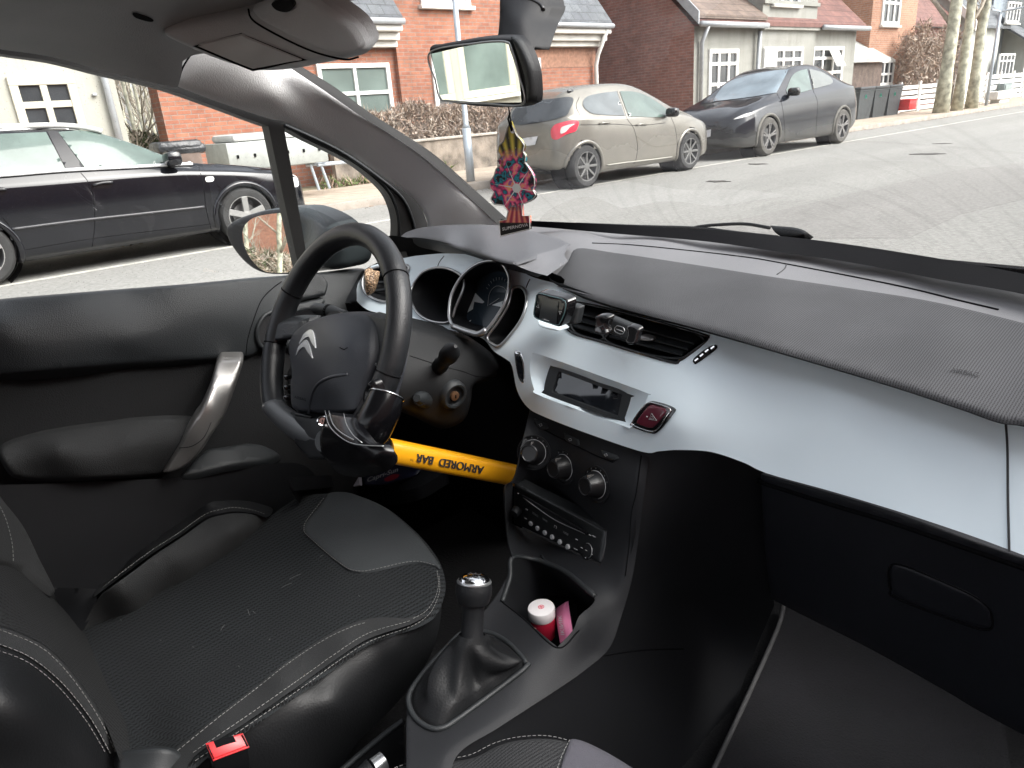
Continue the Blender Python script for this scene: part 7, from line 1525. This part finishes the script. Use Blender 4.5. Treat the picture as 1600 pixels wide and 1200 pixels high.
colr = ramp(no.outputs['Fac'], [(0, (.01, .01, .012)), (.36, (.01, .01, .012)), (.41, (.02, .38, .50)), (.45, (.02, .05, .10)), (.49, (.75, .05, .22)), (.54, (1., .22, .38)), (.59, (1., .50, .20)), (.63, (.45, .05, .45)), (.68, (.05, .30, .45)), (.74, (.9, .2, .4)), (1, (.8, .5, .1))])
ringm = mth('MULTIPLY', mth('SMOOTH_MIN', 1.0, mth('MULTIPLY', no2.outputs['Fac'], 1.6), .1), 1.0)
vis = ramp(no2.outputs['Fac'], [(.36, (0, 0, 0)), (.48, (1, 1, 1))])
vis = ramp(mth('SUBTRACT', mth('ADD', no2.outputs['Fac'], .16), mth('MULTIPLY', mth('ABSOLUTE', X_), 9.0)), [(.34, (0, 0, 0)), (.44, (1, 1, 1))])
c1 = mixc(vis, (.010, .010, .012), colr)
streak = mth('POWER', mth('ABSOLUTE', mth('SINE', mth('MULTIPLY', an, 17.0))), 2.5)
def zmask(z0, z1):
    m = N('ShaderNodeMapRange'); m.inputs['From Min'].default_value = z0; m.inputs['From Max'].default_value = z1; L(Z_, m.inputs['Value']); return m.outputs[0]
ytop = mixc(streak, (.03, .03, .01), (.95, .80, .12)); rbot = mixc(streak, (.45, .03, .10), (1., .40, .25))
c2 = mixc(zmask(.026, .036), c1, ytop); c2 = mixc(zmask(-.014, -.022), c2, rbot)
c2 = mixc(zmask(.062, .066), c2, (.012, .012, .012)); c2 = mixc(zmask(-.0315, -.0325), c2, (.012, .012, .012))
edge = mth('ABSOLUTE', X_)
sr1 = mth('ABSOLUTE', mth('SINE', mth('ADD', mth('MULTIPLY', an, 3.0), .55)))
ray_ = mth('LESS_THAN', mth('MULTIPLY', sr1, r_), mth('SUBTRACT', .0019, mth('MULTIPLY', r_, .07)))
core = mth('LESS_THAN', r_, .0042)
star = mth('MAXIMUM', ray_, core)
c3 = mixc(star, c2, (.85, .9, .9))
vd = N('ShaderNodeTexVoronoi'); vd.inputs['Scale'].default_value = 260; L(tcf.outputs['Object'], vd.inputs['Vector'])
dots = mth('LESS_THAN', vd.outputs['Distance'], .11)
c4 = mixc(dots, c3, (.7, .72, .75)); L(c4, b.inputs['Base Color']); b.inputs['Roughness'].default_value = .35
for nm, pts_, mm in (('print_rim', [(p[0], p[1]) for p in fo_], mat('card edge', (.5, .5, .48), .6)),):
    MB().tube(fsurf.pts(np.array(pts_, float), .0003), .0006, n=5, closed=True).build('card_edge', mm, fre, smooth=False)
text_on('freshener_lettering', 'SUPERNOVA', M_markwhite, fre, fsurf, (785, 358), (825, 351), 5, off=.0009, bold=.01)
MB().tube([fsurf.at(794.5, 160, -.012), fsurf.at(795, 172, -.002), fsurf.at(797, 184), fsurf.at(801, 203, .001)], .0007, n=5).build('cord', M_black, fre, smooth=True)
MB().tube([fsurf.at(797, 176, 0), fsurf.at(794, 186, .002), fsurf.at(800, 205, .002)], .0009, n=5).build('cord', M_black, fre, smooth=True)
MB().lathe([(.0, 0), (.0024, 0), (.0024, .001), (0, .001)], frame_m(fsurf.at(801, 204, .0002), CAM-fsurf.at(801, 204)), 14).build('punch_hole', M_markwhite, fre)
# ---- small display clipped on the vent
dv = Surf([(840, 458, 'y', .70), (882, 468, 'y', .703), (875, 510, 'y', .694), (834, 497, 'y', .692)])
gd = sheet('vent_display', M_gloss, None, [(840, 457), (860, 461), (880, 466), (886, 473), (884, 488), (877, 506), (871, 511), (850, 504), (836, 499), (832, 492), (835, 470)], dv, g=5, back=(.002, .014, .002), roll=(3, (0, .003, 0)))
tag(gd, 'small square black gadget with dark screen at the left end of the vent', 'gadget')
sheet('gadget_screen', mat('gadget screen', (.05, .055, .058), .12), gd, [(848, 464, 's'), (873, 471, 's'), (869, 507, 's'), (842, 499, 's')], dv, g=6, off=.0012)
ring_on('gadget_rim', [(841, 459), (860, 463), (879, 468), (884, 474), (882, 488), (875, 504), (870, 508), (850, 502), (838, 497), (834, 491), (837, 471)], dv, mat('gadget rim', (.08, .14, .15), .25), gd, r=.0008, off=.0012)
mb = MB(); mb.tube(dv.pts([(838, 479), (841, 476), (842, 481)], .002), .0006, n=4, closed=True); mb.tube(dv.pts([(873, 486), (875, 491), (877, 487)], .002), .0006, n=4, closed=True); mb.tube(dv.pts([(850, 499), (858, 501.5)], .002), .0005, n=4); mb.build('gadget_marks', M_mark, gd)
sheet('gadget_clip', M_plastic, gd, [(888, 479, 's'), (894, 476), (905, 480, 's'), (902, 495), (899, 507, 's'), (884, 509, 's')], Surf([(888, 479, 'y', .728), (905, 480, 'y', .735), (899, 507, 'y', .727)]), g=4, back=(0, .008, 0), roll=(3, (0, .004, 0)))
sheet('gadget_foot', M_silver, gd, [(838, 500, 's'), (852, 507), (870, 513, 's'), (872, 518), (850, 514), (840, 509)], Surf([(838, 500, 'y', .722), (872, 516, 'y', .725), (850, 514, 'y', .718)]), g=4, back=(0, .02, 0), roll=(3, (0, .003, 0)))
# ---- phone holder
ph = Surf([(950, 500, 'y', .725), (990, 512, 'y', .725), (950, 524, 'y', .718), (985, 532, 'y', .718)])
hol = sheet('phone_holder', M_plastic, None, [(946, 494, 's'), (956, 497), (980, 507), (990, 512), (985, 532), (970, 529), (948, 521, 's')], ph, g=4, back=(0, .006, .001), roll=(3, (0, .003, 0)))
tag(hol, 'black spring phone holder clipped on the middle of the centre vent', 'phone holder')
sheet('holder_arm', M_gloss, hol, [(928, 497), (932, 494), (945, 493), (952, 497), (950, 503), (947, 512), (949, 521), (945, 524), (930, 521), (926, 518), (929, 508)], Surf([(928, 497, 'y', .700), (952, 497, 'y', .712), (949, 522, 'y', .706), (928, 520, 'y', .694), (940, 508, 'y', .706)]), g=3.5, back=(0, .008, .001), roll=(3, (0, .003, 0)))
sheet('holder_arm', M_gloss, hol, [(977, 513), (982, 509), (993, 511), (998, 515), (996, 524), (993, 536), (988, 539), (979, 538), (976, 533), (979, 524)], Surf([(977, 513, 'y', .702), (998, 515, 'y', .706), (992, 537, 'y', .698), (977, 535, 'y', .694)]), g=3.5, back=(0, .006, .001), roll=(3, (0, .003, 0)))
ring_on('holder_badge', [(961, 512), (964, 509), (974, 512), (976, 516), (973, 522), (970, 522), (962, 519), (960, 516)], ph, M_satin, hol, r=.0007, off=.001)
line_on('badge_mark', M_mark, hol, ph, [(963, 514), (968, 516), (973, 518)], r=.0006, off=.001)
# ---- leopard clip on the left vent
M_leo = bpy.data.materials.new('leopard cloth'); M_leo.use_nodes = True; nt, N, L, b = nodes(M_leo)
tcf = N('ShaderNodeTexCoord'); vd = N('ShaderNodeTexVoronoi'); vd.inputs['Scale'].default_value = 330; L(tcf.outputs['Object'], vd.inputs['Vector'])
L(ramp(vd.outputs['Distance'], [(.0, (.35, .20, .10)), (.30, (.38, .22, .11)), (.36, (.03, .02, .015)), (.55, (.04, .025, .02)), (.62, (.62, .42, .26)), (1, (.68, .48, .32))]), b.inputs['Base Color']); b.inputs['Roughness'].default_value = .6
cl = sheet('vent_clip', M_leo, None, [(568, 424), (573, 422), (578, 426), (583, 426), (587, 428), (586, 436), (583, 450), (578, 461), (573, 463), (570, 457), (569, 440)], Surf([(570, 424, 'x', -.605), (587, 430, 'x', -.590), (574, 462, 'x', -.60), (578, 440, 'x', -.588)]), g=3.5, back=(-.008, .012, 0), roll=(4, (-.004, .004, 0)))
tag(cl, 'leopard patterned clip on the far left air vent behind the wheel rim', 'clip')
# ---- jar, tubes in the console tray
jc = PY(845.5, 949, .560); Mj = frame_m(jc, (-.02, -.03, 1)) @ Matrix.Translation((0, 0, -.0))
j = MB().lathe([(0, -.052), (.0165, -.052), (.0185, -.048), (.0188, -.018), (.0175, -.017), (0, -.017)], Mj, 32).build('cream_jar', mat('jar red', (.42, .015, .04), .2, coat=.3, var=.1), None, smooth=40)
tag(j, 'small red jar with a round white lid standing in the console tray', 'jar')
MB().lathe([(.0192, -.0165), (.0200, -.0155), (.0202, -.002), (.0195, 0), (.018, .0008), (0, .0006)], Mj, 36).build('lid', M_white, j, smooth=40)
mb = MB(); mb.tube([Mj @ V((.0042*math.cos(a), .0042*math.sin(a), .0009)) for a in np.linspace(0, 6.283, 17)[:-1]], .0005, n=4, closed=True)
for a in (0, 1.05, 2.1): mb.tube([Mj @ V((-.0032*math.cos(a), -.0032*math.sin(a), .0009)), Mj @ V((.0032*math.cos(a), .0032*math.sin(a), .0009))], .0005, n=4)
mb.build('lid_emblem', mat('print red', (.6, .03, .08), .5), j)
mb = MB(); mb.tube([Mj @ V((.0190*math.cos(a), .0190*math.sin(a), -.024-.006*k)) for k in (0, 1) for a in (np.linspace(-1.5, -.7, 7) if k == 0 else np.linspace(-.7, -1.5, 7))], .0004, n=4); mb.build('jar_print', mat('jar print', (.7, .35, .3), .5), j)
tsf = Surf([(868, 950, 'y', .600), (880, 944, 'y', .598), (873, 1007, 'y', .545), (886, 996, 'y', .552), (875, 975, 'y', .568)])
tb_ = sheet('lip_balm_tube', mat('tube pink', (.80, .24, .42), .3, coat=.3, var=.06), None, [(866.5, 952, 's'), (880, 943, 's'), (882.5, 965), (885.5, 985), (887, 998, 's'), (880, 1005), (873, 1008, 's'), (870, 990), (867, 970)], tsf, g=4, back=(.001, .006, .0), roll=(3, (0, .004, 0)))
tag(tb_, 'pink lip balm tube leaning beside the jar in the console tray', 'tube')
text_on('tube_lettering', 'IKINIK', M_markwhite, tb_, tsf, (879, 992), (874, 961), 6, off=.0008, up=(1, -.1))
tb2 = sheet('eyeliner_tube', M_gloss, None, [(884, 950, 's'), (890, 947, 's'), (893, 990, 's'), (889, 994, 's')], Surf([(884, 950, 'y', .62), (890, 947, 'y', .62), (892, 992, 'y', .575)]), g=4, back=(.004, .008, 0), roll=(2, (0, .003, 0)))
tag(tb2, 'thin black tube between the pink tube and the tray wall', 'tube')
tb3 = sheet('wrapper', mat('wrapper pink', (.30, .14, .18), .3, var=.3), None, [(896, 969, 's'), (903, 969, 's'), (898, 983, 's'), (894, 988, 's')], Surf([(896, 969, 'y', .61), (903, 969, 'y', .61), (895, 988, 'y', .59)]), g=4, back=(.002, .006, 0))
tag(tb3, 'small dull pink wrapper at the right wall of the console tray', 'wrapper')
# ---- shelf under the column with drink pouch and paper
shf = Surf([(480, 756, 'z', .470), (650, 748, 'z', .470), (560, 790, 'z', .468)])
sheet('lower_shelf', M_plastic2, car, [(450, 745, 's'), (520, 742), (640, 728), (700, 735, 's'), (640, 765), (520, 775), (465, 770, 's')], Surf([(480, 756, 'x', -.60), (640, 735, 'y', .70), (520, 775, 'y', .60), (650, 765, 'y', .66)]), g=9, back=(0, 0, -.03))
pc = Surf([(568, 742, 'y', .655), (640, 722, 'y', .70), (640, 748, 'y', .675), (575, 758, 'y', .64)])
pch = sheet('drink_pouch', mat('pouch navy', (.012, .014, .032), .3, coat=.3, var=.3), None, [(563, 735, 's'), (600, 722), (642, 716, 's'), (652, 730), (646, 744), (600, 758), (566, 760, 's')], pc, g=5, back=(0, .02, -.01), roll=(4, (0, .005, 0)))
tag(pch, 'dark blue drink pouch with pale lettering under the steering lock bar', 'drink pouch')
text_on('pouch_lettering', 'Capri-Sun', M_mark, pch, pc, (574, 751), (622, 734), 9, off=.001, bold=.01, shear=.2)
sheet('pouch_print', mat('pouch red', (.20, .01, .02), .4), pch, [(600, 749), (612, 742), (624, 741), (620, 747), (606, 752)], pc, g=4, off=.0008)
pp = sheet('folded_paper', mat('paper lilac white', (.42, .40, .46), .7, var=.1), None, [(524, 747, 's'), (548, 744), (561, 743, 's'), (562, 758, 's'), (540, 762), (519, 766, 's')], Surf([(524, 747, 'y', .62), (561, 743, 'y', .635), (519, 766, 'y', .60), (562, 758, 'y', .62)]), g=5, back=(0, .006, -.004))
tag(pp, 'white folded paper lying left of the drink pouch', 'paper')
